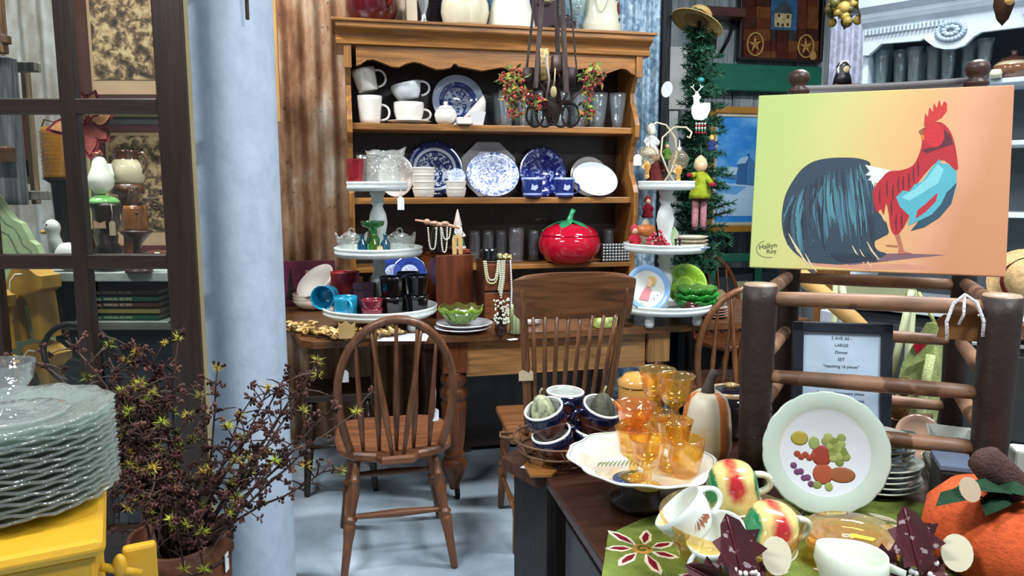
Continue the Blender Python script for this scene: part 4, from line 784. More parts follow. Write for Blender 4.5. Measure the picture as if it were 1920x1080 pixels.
rnd = random.Random(11); t = T('bead_garland', 'heap of shiny red beads on the stand\'s middle tray', 'beads', offR(-.052, -.092, 1)); m = MB(S('#a8142c'))
for i in range(130):
    a = rnd.uniform(0, 6.28); r_ = .055 * math.sqrt(rnd.random()); z = rnd.random() * .09 * (1 - (r_ / .06) ** 2); m.col = S(rnd.choice(['#a8142c', '#8f1024', '#c22a40'])); m.ell((r_ * cos(a), r_ * sin(a), .006 + z), .0075, 6, 4)
m.build('bead_pile', 'gloss', t)['kind'] = 'stuff'
m = MB(S('#c9783a')); m.lathe([(0, 0), (.03, 0), (.045, .02), (.04, .045), (.01, .05), (0, .045)], 24, rf=lambda a, r, z: 1 + .06 * abs(sin(4 * a))); m.thing('tiny_pumpkin', 'tiny orange pumpkin behind the red bead heap', 'pumpkin', 'satin', offR(-.082, .03, 1) + Vector((0, 0, .06)), 0)
m = MB(S('#b8a890')); m.box((0, 0, .03), (.07, .05, .06), bev=.008); m.thing('fabric_cushion', 'small grey fabric cushion behind the red beads', 'cushion', 'fabric', offR(-.082, .03, 1), TH)
for k in range(4):
    m = MB(S(['#cfd6dc', '#dcd8ca', '#e0dccf', '#e3ded2'][k])); rr_ = [.086, .078, .077, .076][k]; m.lathe(plateprof(rr_, .012, .004), 36); m.c = [S('#6f93bd') if k == 0 and (i // 36) in (3, 4) else (S('#a88a5a') if (i // 36) == 4 else q) for i, q in enumerate(m.c)]
    m.thing('gilt_plate', ['blue-rimmed plate, bottom of the pile on the middle tray', 'gilt-edged plate, second in the pile on the middle tray', 'gilt-edged plate, third in the pile on the middle tray', 'gilt-edged plate, top of the pile on the middle tray'][k], 'plate', 'gloss', offR(.106, -.046, 1) + Vector((0, 0, .016 * k)), TH)
t = T('candle_clip', 'tiny black candle clip leaning on the gilt-edged plates', 'clip', onR(1272, 1, -.135), TH); m = MB(S('#15171c'))
for x in (-.008, .010): m.tube([(x, 0, 0), (x, 0, .05)], .004, 6); m.ell((x, 0, .052), .007, 8, 5)
m.tube([(-.008, 0, .025), (.010, 0, .025)], .003, 6); m.build('body', 'iron', t)
m = MB(S('#b9cf9e')); m.add([(0, 0, 0), (.022, -.004, .03), (.03, 0, .07), (.01, .004, .10), (-.012, 0, .06), (-.004, .006, .05)], [(0, 1, 5), (1, 2, 5), (2, 3, 5), (3, 4, 5), (4, 0, 5)]); m.thing('leaf_ornament', 'pale green ceramic leaf standing by the stand column', 'ornament', 'gloss', offR(.048, .066, 1), TH)
# top tray: wire hooks with glass globes
t = T('ornament_hanger', 'cream wire double-hook ornament hanger on the top tray', 'hanger', onR(1250, 2, 0), TH); cr = S('#cfc3a4')
m = MB(cr); m.tube([(.055, 0, .0), (.0, 0, .075), (-.035, 0, .15), (-.03, 0, .22), (.02, -.01, .265), (.06, -.045, .262), (.078, -.062, .24), (.070, -.062, .215), (.058, -.062, .222)], .004, 8); m.build('hook', 'satin', t)
m = MB(cr); m.tube([(-.03, .01, .0), (.02, .01, .075), (.045, .01, .15), (.035, .01, .22), (-.01, .01, .275), (-.055, .01, .285), (-.082, .01, .268), (-.0885, .01, .236)], .004, 8); m.build('hook', 'satin', t)
def globe(lab, loc):
    t = T('glass_globe', lab, 'ornament', loc, TH); m = MB((.95, .84, .66)); m.ell((0, 0, 0), .043, 22, 14); m.build('globe', 'amber', t); m = MB(S('#cfd2d0')); m.lathe([(.012, .040), (.012, .052), (.004, .058), (.003, .085), (0, .085)], 12); m.build('cap', 'metal', t)
    m = MB(S('#cf9d4c')); m.lathe([(0, -.085), (.010, -.08), (.008, -.065), (.016, -.05), (.012, -.03), (0, -.02)], 12); m.ell((0, 0, -.09), .011, 10, 7); m.build('gilt_cherub', 'satin', t)
    m = MB(S('#d9c48a')); m.prism([(-.03, -.05), (-.012, -.03), (-.012, -.06)], .003, Rx(90)); m.build('wing', 'satin', t)
pz = onR(1250, 2, 0); globe('amber glass globe with gilt cherub hanging from the cream hook', P(1273, 300, RD - .055)); globe('amber glass globe with gilt cherub beside the white price tag', P(1214, 292, RD + .01))
tg = T('price_tag', 'white price tag hanging beside the amber globe', 'tag', P(1200, 283, RD - .02)); tagpart(tg, (-.01, 0, 0), (.034, .048), drop=.015)
# right leaf of the table
q = G(1372, 568, TZ); m = MB(S('#15151a')); m.box((0, 0, .035), (.20, .14, .07), bev=.006); m.thing('black_case', 'low black case lying on the table\'s right leaf', 'case', 'satin', fromT(xs + .24, .45, TZ), TH)
for k in range(4):
    m = MB(S('#d6c2b4')); m.lathe(plateprof(.075, .010, .004), 32); m.c = [S('#b5604e') if (i // 32) == 4 else q_ for i, q_ in enumerate(m.c)]; m.thing('saucer', ['red-edged saucer, bottom of the pile on the table leaf', 'red-edged saucer, second in the pile on the table leaf', 'red-edged saucer, third in the pile on the table leaf', 'red-edged saucer, top of the pile on the table leaf'][k], 'saucer', 'gloss', fromT(xs + .20, .17, TZ + .013 * k), TH)
m = MB(S('#8b7a5a')); m.prism([(-.05, 0), (.05, 0), (.05, .05), (.03, .07), (-.02, .055), (-.05, .06)], .03, Rx(80)); m.thing('burlap_pouch', 'small tan burlap pouch on the red-edged saucers', 'pouch', 'burlap', fromT(xs + .22, .19, TZ + .056), TH)

# bench added to darken the space under the long table, and a stool
t = T('darkening_bench', 'long dark bench added under the table to darken the space there', 'bench', fromT(lx[0] + .085, TD - .44, 0), TH); bw2 = lx[1] - lx[0] - .17
m = MB(S('#33231a')); m.box((bw2 / 2, .2, .25), (bw2 - .04, .30, .44), bev=.006); m.build('box', 'woodx', t); m = MB(S('#33231a')); m.box((bw2 / 2, .2, .485), (bw2, .34, .03), bev=.006); m.build('lid', 'woodx', t)
for x in (.06, bw2 - .06):
    for y in (.09, .31): m = MB(S('#33231a')); m.box((x, y, .015), (.05, .05, .03)); m.build('foot', 'woodz', t)
t = T('dark_stool', 'dark wooden stool under the overhanging table end', 'stool', fromT(.12, .42, 0), TH)
m = MB(S('#33231a')); m.box((0, 0, .44), (.30, .30, .03), bev=.006); m.build('seat', 'woodx', t)
for x in (-1, 1):
    for y in (-1, 1): m = MB(S('#33231a')); turned(m, (x * .15, y * .15, 0), (x * .12, y * .12, .43), LEGP, 10); m.build('leg', 'woodz', t)
    m = MB(S('#33231a')); m.tube([(x * .14, -.14, .16), (x * .14, .14, .16)], .010, 8); m.build('rung', 'woody', t)
m = MB(S('#33231a')); m.tube([(-.14, -.14, .22), (.14, -.14, .22)], .010, 8); m.build('rung', 'woodx', t)
# ---------------------------------------------------------------- display table in the right foreground
DZ = .72; A0 = G(1022, 892, DZ); AR = R(12); e1 = Vector((cos(AR), sin(AR), 0)); e2 = Vector((sin(AR), -cos(AR), 0))
t = T('dark_cabinet', 'dark brown cabinet under the green floral runner and rooster platter', 'cabinet', (A0.x, A0.y, 0), AR); dk = S('#24150f')
m = MB(S('#3f2216')); m.box((.55, -.38, DZ - .012), (1.10, .76, .024), bev=.004); m.build('top', 'woodx', t)
m = MB(dk); m.box((.56, -.38, .35), (1.04, .70, .67), bev=.004); m.build('carcass', 'woodz', t)
for y0 in (-.20, -.55):
    m = MB(S('#1c110d')); m.box((.036, y0, .36), (.010, .28, .56), bev=.003); m.build('side_panel', 'woodz', t)
C1 = G(940, 857, DZ); C2 = A0 - e1 * .02 + e2 * -.006
o = [C1, C2, C2 + e1 * 1.0, Vector((1.20, 2.06, 0)), Vector((.18, 2.03, 0))]
t = T('side_table', 'low dark wooden table behind the cabinet, under the wire basket', 'table', (0, 0, 0))
m = MB(S('#4a2c1e')); m.prism([(p.x, p.y) for p in o], .028, None, DZ - .028); m.build('top', 'woodx', t)
cen = sum(o, Vector()) / 5; m = MB(S('#1d1612')); m.prism([(p.x + (cen.x - p.x) * .06, p.y + (cen.y - p.y) * .06) for p in o], DZ - .03, None, .0); m.build('body', 'woodz', t)
# cloth runner with flower motifs
t = T('floral_runner', 'olive green cloth runner printed with cream and crimson flowers', 'runner', (0, 0, 0))
cl = [G(1128, 1085, DZ), G(1140, 1005, DZ), G(1205, 975, DZ), G(1260, 962, DZ), G(1500, 935, DZ), G(1700, 940, DZ), G(1790, 960, DZ), Vector((1.02, 1.25, 0)), Vector((1.0, .99, 0)), Vector((.2, .95, 0))]
n = len(cl); m = MB(S('#6f7f3a')); m.prism([(p.x, p.y) for p in cl], .003, None, DZ + .0005); m.build('cloth', 'fabric', t)
def motif(px, py, s, a0, petals=7, mats=('#ddd6bf', '#7a1428', '#b98a3e')):
    c = G(px, py, DZ + .004); m = MB(S(mats[0]))
    for k in range(petals):
        a = a0 + k * 2 * pi / petals; Q = Tr(c.x, c.y, DZ + .0036) @ Matrix.Rotation(a, 4, 'Z'); l = s * (1 + .35 * ((k * 7) % 3) / 2)
        m.col = S(mats[0]); m.prism([(.25 * s, -.02 * s), (.5 * l, -.20 * s), (.85 * l, -.17 * s), (1.08 * l, 0), (.95 * l, .10 * s), (.6 * l, .18 * s)], .0008, Q)
        m.col = S(mats[1]); m.prism([(.38 * s, 0), (.55 * l, -.10 * s), (.8 * l, -.08 * s), (.92 * l, .01 * s), (.6 * l, .09 * s)], .0008, Q, .0008)
    m.col = S(mats[2]); m.prism(circ(.30 * s, 14), .0012, Tr(c.x, c.y, DZ + .0036)); m.col = S('#5f6b2c'); m.tube([(c.x + .2 * s * cos(b) * (1 - b / 9), c.y + .2 * s * sin(b) * (1 - b / 9), DZ + .005) for b in [i * .5 for i in range(12)]], .03 * s, 5)
    m.build('printed_flower', 'fabric', t)['kind'] = 'stuff'
motif(1205, 1030, .062, .4); motif(1420, 1075, .05, 1.0); motif(1700, 985, .05, .2, 6, ('#cfc5ab', '#cfc5ab', '#8a7a4a')); motif(1600, 1075, .05, 2); motif(1330, 1085, .04, 2)
# ---------------------------------------------------------------- ladder-back chair frame standing on the table
FLp, FRp, RLp, RRp = Vector((.52, 1.55, 0)), Vector((.923, 1.39, 0)), Vector((.70, 1.87, 0)), Vector((1.053, 1.725, 0))
t = T('ladderback_chair', 'old dark seatless ladder-back chair frame displaying the rooster painting', 'chair', (0, 0, 0))
bk = S('#2a1c18'); ru = S('#8f6a50')
for p, nm in ((FLp, 'front_post'), (FRp, 'front_post')):
    m = MB(bk, Tr(p.x, p.y, DZ)); m.lathe([(0, 0), (.026, 0), (.031, .08), (.034, .25), (.035, .40), (.034, .435), (0, .435)], 20); po = m.build(nm, 'bark', t)
    m = MB(S('#a08a72'), Tr(p.x, p.y, DZ + .4355)); m.lathe([(.0335, 0), (.031, .004), (0, .005)], 20); m.build('sawn_top', 'satin', po)
for p in (RLp, RRp):
    top = p + Vector((.012, .035, 0)); m = MB(bk); zt = 1.645 - DZ
    m.tube([(p.x, p.y, DZ), (p.x, p.y, DZ + .42), (p.x + .003, p.y + .012, DZ + .65), (top.x, top.y, DZ + zt - .075)], [.026, .026, .025, .024], 16); po = m.build('rear_post', 'bark', t)
    m = MB(S('#3f2a24'), Tr(top.x, top.y, DZ + zt - .078)); m.lathe([(.024, 0), (.024, .012), (.018, .017), (.026, .024), (.026, .032), (.014, .040), (.022, .048), (.0265, .060), (.022, .073), (.010, .080), (0, .081)], 20); m.build('finial', 'satin', po)
def rungp(a, b, za, zb, r=.0155, col=ru, mat='rung'):
    m = MB(col); d = (b - a); aa = Vector((a.x, a.y, za)); bb = Vector((b.x, b.y, zb)); m.tube([aa, aa.lerp(bb, .2), aa.lerp(bb, .5), aa.lerp(bb, .8), bb], [r * .85, r, r * 1.08, r, r * .85], 12); m.build('rung', mat, t)
for z in (P(1460, 558, 1.55).z, P(1450, 703, 1.55).z, P(1440, 797, 1.55).z): rungp(FLp, FRp, z, z + .004)
for z in (1.133, 1.0, .84): rungp(RLp, RRp, z, z, .014)
for a, b in ((FLp, RLp), (FRp, RRp)):
    for za, zb in ((1.128, 1.138), (.985, 1.0), (.875, .885)): rungp(a, b, za, zb, .015)
for z in (1.30, 1.44, 1.585):
    a, b = RLp + Vector((.008, .02 + .1 * (z - 1.2), 0)), RRp + Vector((.008, .02 + .1 * (z - 1.2), 0)); nrm = (b - a).cross(Vector((0, 0, 1))).normalized() * -1; vs = []; n = 10
    for i in range(n + 1):
        p = a.lerp(b, i / n) + nrm * (.03 * (1 - (2 * i / n - 1) ** 2))
        for dz in (-.026, .026):
            for dn in (-.005, .005): q = p + nrm * dn; vs.append((q.x, q.y, z + dz))
    fs = []
    for i in range(n):
        k = 4 * i; fs += [(k, k + 4, k + 6, k + 2), (k + 1, k + 3, k + 7, k + 5), (k + 2, k + 6, k + 7, k + 3), (k, k + 1, k + 5, k + 4)]
    m = MB(S('#2e2728')); m.add(vs, fs, True); m.build('slat', 'satin', t)
# string bow with kraft tag on the top rung
sp = FRp.lerp(FLp, .165); zt = 1.14; tg = T('kraft_tag', 'kraft paper tag tied with white cord to the chair rung', 'tag', (sp.x, sp.y - .018, zt), R(-21))
m = MB(S('#e3e3e6')); m.tube([(-.024, -.006, -.07), (-.027, -.004, -.035), (-.018, -.004, .0), (0, -.002, .018), (.02, -.004, .004), (.034, -.004, -.03), (.034, -.006, -.06)], .0034, 7); m.tube([(0, -.002, .018), (.0, -.006, -.02), (-.006, -.002, -.04)], .0028, 6); m.build('cord', 'fabric', tg)
m = MB(S('#8d6234')); m.prism([(-.05, -.10), (.06, -.105), (.062, -.05), (.05, -.032), (-.035, -.038), (-.055, -.055), (-.046, -.075)], .002, Tr(-.002, .040, -.0) @ Rx(90) @ Matrix.Diagonal((.66, .75, 1, 1))); m.build('card', 'matte', tg)
# ---------------------------------------------------------------- rooster canvas
def bilin(c, x, y):
    u = v = .5
    for _ in range(12):
        X = lambda u, v: [(1 - u) * (1 - v) * c[0][i] + u * (1 - v) * c[1][i] + u * v * c[2][i] + (1 - u) * v * c[3][i] for i in (0, 1)]
        f = X(u, v); fu = X(u + 1e-4, v); fv = X(u, v + 1e-4); a, b, c_, d = (fu[0] - f[0]) * 1e4, (fv[0] - f[0]) * 1e4, (fu[1] - f[1]) * 1e4, (fv[1] - f[1]) * 1e4
        det = a * d - b * c_; rx, ry = x - f[0], y - f[1]; u += (rx * d - b * ry) / det; v += (a * ry - rx * c_) / det
    return u, v
m_, nt, b, N, L = _base('canvasbg'); tc = N('TexCoord'); sx = N('SeparateXYZ'); L(tc.outputs['Generated'], sx.inputs[0]); nz = N('TexNoise'); nz.inputs['Scale'].default_value = 3; L(tc.outputs['Generated'], nz.inputs['Vector'])
ma = N('Math'); ma.operation = 'MULTIPLY_ADD'; L(sx.outputs[1], ma.inputs[0]); ma.inputs[1].default_value = -.22; ma.inputs[2].default_value = .14; mb_ = N('Math'); mb_.operation = 'ADD'; L(sx.outputs[0], mb_.inputs[0]); L(ma.outputs[0], mb_.inputs[1])
mc = N('Math'); mc.operation = 'MULTIPLY_ADD'; L(nz.outputs['Fac'], mc.inputs[0]); mc.inputs[1].default_value = .16; L(mb_.outputs[0], mc.inputs[2]); rp = N('ValToRGB'); el = rp.color_ramp.elements
el[0].position = .12; el[0].color = (*S('#b5c678'), 1); el[1].position = 1.0; el[1].color = (*S('#c48862'), 1)
for p_, c_ in ((.38, '#c9c67e'), (.55, '#d6b976'), (.72, '#d9a872'), (.88, '#d49c78')): e = el.new(p_); e.color = (*S(c_), 1)
L(mc.outputs[0], rp.inputs[0]); L(rp.outputs[0], b.inputs['Base Color']); b.inputs['Roughness'].default_value = .55
CWD, CHT = .512, .405; pb = P(1405, 501, 1.735); ux = Vector((.93, -.366, 0)).normalized(); tilt = R(80)
t = T('rooster_painting', 'unframed canvas painting of a red and blue rooster on the chair', 'painting', pb, 0, rot=(tilt, 0, math.atan2(ux.y, ux.x)))
m = MB(); m.box((CWD / 2, CHT / 2, -.009), (CWD, CHT, .018), bev=.002); m.build('canvas', 'canvasbg', t)
CN = [(128, 48), (1470, 38), (1390, 1030), (35, 968)]
def cv(pts):
    r = []
    for x, y in pts: u, v = bilin(CN, x, y); r.append((u * CWD, (1 - v) * CHT))
    return r
def smo(p):
    r = []; n = len(p)
    for i in range(n):
        a, b, c, d = p[i - 1], p[i], p[(i + 1) % n], p[(i + 2) % n]
        for u in (0, .25, .5, .75):
            r.append(tuple(.5 * (2 * b[k] + (c[k] - a[k]) * u + (2 * a[k] - 5 * b[k] + 4 * c[k] - d[k]) * u * u + (3 * b[k] - a[k] - 3 * c[k] + d[k]) * u ** 3) for k in (0, 1)))
    return r
def paintp(name, layers, z):
    m = MB()
    for col, pts in layers: m.col = S(col); m.poly(cv(pts), z * .2); z += 5e-6
    o = m.build(name, 'canvas', t); return o
body = [(735, 430), (690, 405), (620, 395), (520, 395), (430, 410), (360, 450), (300, 520), (255, 600), (235, 700), (240, 790), (270, 860), (320, 910), (380, 945), (470, 955), (560, 960), (660, 950), (760, 930), (800, 905), (760, 890), (740, 860), (750, 830), (790, 800), (800, 770), (785, 710), (755, 670), (745, 620), (750, 560), (725, 500)]
paintp('painted_ground', [('#7a5a62', [(560, 930), (700, 905), (900, 905), (1110, 915), (900, 935), (760, 950), (600, 965)]), ('#c99078', [(350, 940), (600, 962), (900, 960), (1100, 990), (700, 990), (400, 965)])], .0003)
paintp('painted_body', [('#2b3d4c', smo(body))], .0006)
rnd = random.Random(21); ly = []
def blade(pts, w):
    a = []; b = []
    for i, (x, y) in enumerate(pts):
        x0, y0 = pts[max(i - 1, 0)]; x1, y1 = pts[min(i + 1, len(pts) - 1)]; d = math.hypot(x1 - x0, y1 - y0) or 1; ww = w * sin(pi * (i + .3) / (len(pts) - .2)); a.append((x - (y1 - y0) / d * ww, y + (x1 - x0) / d * ww)); b.append((x + (y1 - y0) / d * ww, y - (x1 - x0) / d * ww))
    return a + b[::-1]
for k in range(190):
    s = rnd.random(); x0 = 730 - 430 * s + rnd.uniform(-15, 15); y0 = 420 + 150 * s * s + rnd.uniform(5, 60 + 150 * (1 - s)); x1 = x0 - (170 * s * s - 30) * rnd.uniform(.5, 1.0); L_ = rnd.uniform(120, 300)
    pts = []
    for i in range(6):
        u = i / 5; x = x0 + (x1 - x0) * sin(u * pi / 2) * .8 + 60 * s * max(0, u - .5); y = y0 + L_ * u
        if y > 940 or x < 245 or (y > 860 and x < 300) or (x > 740 and y > 640): break
        pts.append((x, y))
    if len(pts) > 2: ly.append((rnd.choice(['#3f7482', '#4f8794', '#1c2836', '#23303e', '#33586a', '#446f84', '#2b4658', '#4a7f8c', '#1a2430', '#2b3d4c']), blade(pts, rnd.uniform(4, 11))))
for x, y in ((270, 790), (290, 830), (320, 870), (360, 900), (620, 860), (700, 840), (660, 880)): ly.append(('#d9c59a', blade([(x, y), (x + 25, y + 50), (x + 60, y + 95)], 5)))
paintp('painted_feathers', ly, .0008)['kind'] = 'stuff'
paintp('painted_fringe', [('#2b3d4c', blade([(745 + 6 * k, 690 + 5 * k), (752 + 6 * k, 760 + 3 * k), (748 + 6 * k, 835 - 3 * k)], 6)) for k in range(11)] + [('#1f2c3a', blade([(500 + 22 * k, 900), (530 + 22 * k, 930), (590 + 18 * k, 945)], 7)) for k in range(10)], .0032)['kind'] = 'stuff'
paintp('painted_saddle', [('#d9e2ea', [(705, 435), (765, 450), (840, 468), (815, 485), (835, 492), (800, 502), (808, 515), (775, 520), (778, 535), (752, 530), (748, 555), (735, 520), (718, 518), (738, 495), (705, 490), (730, 470)])], .0036)
neck = [(1010, 300), (1000, 360), (960, 440), (900, 468), (830, 475), (790, 510), (745, 570), (745, 640), (760, 690), (780, 670), (795, 700), (810, 640), (822, 700), (828, 770), (850, 808), (880, 790), (912, 740), (925, 700), (900, 640), (950, 570), (1090, 420), (1172, 475), (1180, 430), (1170, 340), (1150, 270), (1110, 225), (1060, 222), (1020, 250)]
paintp('painted_neck', [('#b01a26', smo(neck))] + [('#5b1420', blade([(x, y), (x - 4, y + 40), (x - 3, y + 85)], 5)) for x, y in ((820, 520), (850, 540), (880, 500), (905, 500), (935, 480), (780, 560), (860, 700), (890, 690), (840, 620), (960, 450), (985, 420))] + [('#5a1a22', [(1000, 365), (1060, 350), (1110, 330), (1120, 260), (1150, 290), (1165, 340), (1100, 360), (1030, 385)])], .0038)
paintp('painted_wing', [('#4fa6b4', [(1090, 415), (1100, 440), (1130, 440), (1172, 480), (1170, 560), (1140, 650), (1080, 720), (1000, 770), (930, 788), (975, 735), (920, 760), (928, 710), (880, 660), (862, 610), (900, 575), (930, 582), (960, 545), (1000, 530), (1050, 460)]), ('#7cc4cc', [(1080, 440), (1110, 470), (1080, 540), (1000, 590), (930, 630), (890, 610), (960, 570), (1030, 510)]), ('#26485a', [(1172, 540), (1140, 650), (1080, 720), (1000, 770), (930, 788), (975, 735), (1040, 705), (1090, 650), (1120, 590)]), ('#b3202c', [(958, 725), (970, 680), (1010, 650), (1075, 590), (1065, 635), (1010, 690)])], .0043)
paintp('painted_head', [('#c4202a', [(1070 + 50 * cos(a), 288 + 66 * sin(a)) for a in [i * pi / 9 for i in range(18)]]), ('#c22a26', [(1020, 240), (1030, 172), (1042, 195), (1052, 140), (1068, 170), (1076, 118), (1088, 150), (1103, 105), (1112, 142), (1128, 112), (1140, 125), (1138, 165), (1110, 200), (1060, 225)]), ('#8a5a2c', [(1018, 248), (993, 265), (1003, 288), (1016, 276)]), ('#d9702c', [(1005, 290), (1018, 282), (1020, 315), (1008, 310)])], .0048)
paintp('painted_legs', [('#b06a52', [(848, 805), (872, 800), (886, 868), (892, 893), (932, 905), (860, 908), (868, 870)]), ('#a8684e', [(800, 858), (862, 862), (862, 872), (806, 868)])], .0034)
sg = cv([(150, 868)])[0]; text('Hallyn', .016, t, Tr(sg[0], sg[1], .0006) @ Rz(10), S('#4f5a3a'), 'signature'); sg = cv([(168, 895)])[0]; text('Roy', .014, t, Tr(sg[0], sg[1], .0006) @ Rz(8), S('#4f5a3a'), 'signature')
m = MB(S('#6f7a4a')); sg = cv([(150, 872)])[0]; m.tube([(sg[0] + .026 * cos(a), sg[1] + .02 * sin(a), .0006) for a in [R(110 + i * 14) for i in range(14)]], .0005, 4); m.build('signature_ring', 'matte', t)
# ---------------------------------------------------------------- framed notice
fz = P(1493, 602, 1.75).z
fb = Vector((P(1484, 850, 1.68).x, 1.68, DZ)); fh = (fz - DZ) / sin(R(80)); fw = .220
t = T('framed_notice', 'black-framed printed notice leaning inside the chair frame', 'framed notice', fb + Vector((.004, .02, 0)), 0, rot=(R(80), 0, R(-12)))
fc = S('#1c222c')
for c, d in (((fw / 2, .0125, 0), (fw, .025, .018)), ((fw / 2, fh - .0125, 0), (fw, .025, .018)), ((.0125, fh / 2, 0), (.025, fh, .018)), ((fw - .0125, fh / 2, 0), (.025, fh, .018))):
    m = MB(fc); m.box(c, d, bev=.003); m.build('frame_bar', 'satin', t)
m = MB(S('#d3e2f2')); m.box((fw / 2, fh / 2, -.002), (fw - .03, fh - .03, .004)); pa = m.build('paper', 'matte', t)
m = MB((.95, .97, .98)); m.box((fw / 2, fh / 2, .0035), (fw - .04, fh - .04, .002)); m.build('glazing', 'pane', t)
for i, (s, yy, sz_) in enumerate((('S AVE AS -', .875, .010), ('LARGE', .825, .010), ('Dinner', .775, .010), ('SET', .725, .010), ('"matching 16 pieces"', .675, .0095), ('Elegant  Pagoda  +  Something new', .535, .0095), ('8 people dinnerware plates', .485, .0095), ('8 people dinnerware bowls', .435, .0095), ('1 8 people dinnerware platter set', .385, .0095))):
    text(s, sz_, pa, Tr(fw / 2, fh * yy, .0008), S('#5a6674'), 'printed_line')
# ---------------------------------------------------------------- basket of navy mugs
bp = G(1045, 862, DZ); t = T('wire_basket', 'brown wire basket holding navy and brown mugs', 'basket', (bp.x, bp.y, DZ), 0)
wi = S('#6a4a34')
for z, r in ((.004, .075), (.03, .092), (.058, .104)):
    m = MB(wi); m.tube([(r * cos(a), r * sin(a), z) for a in [i * pi / 16 for i in range(32)]], .0028, 6, closed=True); m.build('hoop', 'satin', t)
for k in range(12):
    a = k * pi / 6; m = MB(wi); m.tube([(.0, 0, .004), (.075 * cos(a), .075 * sin(a), .004), (.092 * cos(a + .15), .092 * sin(a + .15), .03), (.104 * cos(a), .104 * sin(a), .058)], .002, 5); m.build('wire', 'satin', t)
for s_ in (-1, 1):
    m = MB(wi); m.tube([(s_ * .104, -.02, .058), (s_ * .135, -.015, .062), (s_ * .135, .015, .062), (s_ * .104, .02, .058)], .003, 6); m.build('handle', 'satin', t)
nv = S('#0c1230'); bw = S('#4f2416')
def navymug(lab, loc, rot, hang=0, hz=True):
    t = T('navy_mug', lab, 'mug', loc, 0, rot=rot); m = MB(bw); pf = cupprof(.046, .036, .068, .004, .006); m.lathe(pf, 32)
    m.c = [(S('#cfd3cf') if (i // 32) >= 8 else (nv if (i // 32) in (6, 7) else bw)) for i in range(len(m.c))]; m.build('body', 'gloss', t)
    m = MB(S('#dcdcd8')); m.lathe([(.0462, .066), (.047, .069), (.043, .071), (.0415, .068)], 32); m.build('rim', 'gloss', t)
    if hz: m = MB(nv, Rz(hang)); m.tube(handle(.044, .015, .055, .024), .006, 8); m.build('handle', 'gloss', t)
    return t
bz = DZ + .012
navymug('navy mug lying tilted at the bottom front of the basket', Vector((bp.x - .000, bp.y - .035, bz + .008)), (R(12), R(-16), 0), 20)
navymug('navy mug tilted on the pile, holding a pale speckled gourd', Vector((bp.x - .016, bp.y - .012, bz + .060)), (R(16), R(-17), 0), 15)
navymug('navy mug tilted toward the platter, holding a dark mossy gourd', Vector((bp.x + .088, bp.y + .008, bz + .060)), (R(18), R(14), 0), 200)
navymug('navy mug upright at the back of the basket', Vector((bp.x + .02, bp.y + .075, bz + .066)), (R(2), R(2), 0), 0)
navymug('navy mug lying under the mossy gourd mug', Vector((bp.x + .075, bp.y + .0, bz + .0)), (R(8), R(6), 0), 250)
def gourd(lab, loc, rot, c, h=.075):
    t = T('small_gourd', lab, 'gourd', loc, 0, rot=rot); m = MB(c); m.lathe([(0, 0), (.02, .004), (.028, .02), (.027, .04), (.02, .06), (.012, .072), (0, .078)], 20, rf=lambda a, r, z: 1 + .06 * sin(5 * a) + .04 * sin(11 * a + z * 200)); m.build('body', 'speckle', t)
    m = MB(S('#8a8468')); m.tube([(0, 0, .074), (.004, 0, .084), (.010, 0, .09)], .003, 6); m.build('stem', 'matte', t)
g_ = Vector((bp.x - .028, bp.y - .021, bz + .076)); gourd('pale green speckled gourd in a navy mug', g_, (R(-5), R(-12), 0), S('#a3a884')); g_ = Vector((bp.x + .098, bp.y - .003, bz + .076)); gourd('dark mossy gourd in a navy mug', g_, (R(5), R(4), 1), S('#4a4a3a'))
q = G(1000, 885, DZ + .001); m = MB(S('#8a5a28')); m.prism([(-.03, -.045), (.015, -.06), (.04, -.035), (.03, -.005), (.045, .02), (.01, .05), (-.02, .02)], .006); m.thing('leather_scrap', 'curled tan leather scrap on the side table by the basket', 'leather', 'satin', q + Vector((.005, .02, 0)), R(20))
q = G(998, 905, DZ + .001); m = MB(S('#cfdbe6')); m.prism([(-.022, -.012), (.02, -.016), (.026, .012), (-.016, .016)], .001); m.thing('paper_scrap', 'small pale paper label on the side table edge', 'paper', 'matte', C1.lerp(C2, .72) + Vector((.012, .015, .001)), R(-20))
# ---------------------------------------------------------------- rooster platter with amber glass
pz = DZ + .075; pc_ = G(1201, 880, pz)
m = MB(S('#2a1710')); m.lathe([(0, 0), (.06, 0), (.06, .012), (.04, .02), (.04, .06), (.07, .066), (.07, .072), (0, .072)], 24); m.thing('riser', 'dark wooden riser under the scalloped platter', 'riser', 'woodz', (pc_.x, pc_.y, DZ + .004), 0)
t = T('scalloped_platter', 'large white scalloped platter with blue and green feather painting', 'platter', pc_, R(25))
sc_ = lambda a, r, z: 1 + (.055 * abs(sin(3 * a)) + .02 * sin(12 * a)) * (1 if r > .1 else 0)
m = MB(S('#dde0d6')); m.lathe(plateprof(.138, .022, .006, .74), 72, Matrix.Diagonal((1.0, 1.12, 1, 1)), sc_); m.build('dish', 'gloss', t)
m = MB(S('#6f7f8c')); rim = [(.131 * sc_(a, .2, 0) * cos(a), .131 * 1.12 * sc_(a, .2, 0) * sin(a), .0262) for a in [i * pi / 36 for i in range(72)]]; m.tube(rim, .0009, 4, closed=True); m.build('rim_line', 'gloss', t)
m = MB(S('#39508c'))
for k in range(6): m.tube([(-.050 + (.014 + .007 * k) * cos(a) + .004 * k, -.052 + (.010 + .0045 * k) * sin(a), .0072) for a in [R(70 + i * 22) for i in range(9)]], [.0008, .0015, .002, .0025, .0026, .0024, .002, .0014, .0006], 5, M=Rz(-10))
m.build('painted_plume', 'gloss', t)['kind'] = 'stuff'
m = MB(S('#7fa06a'))
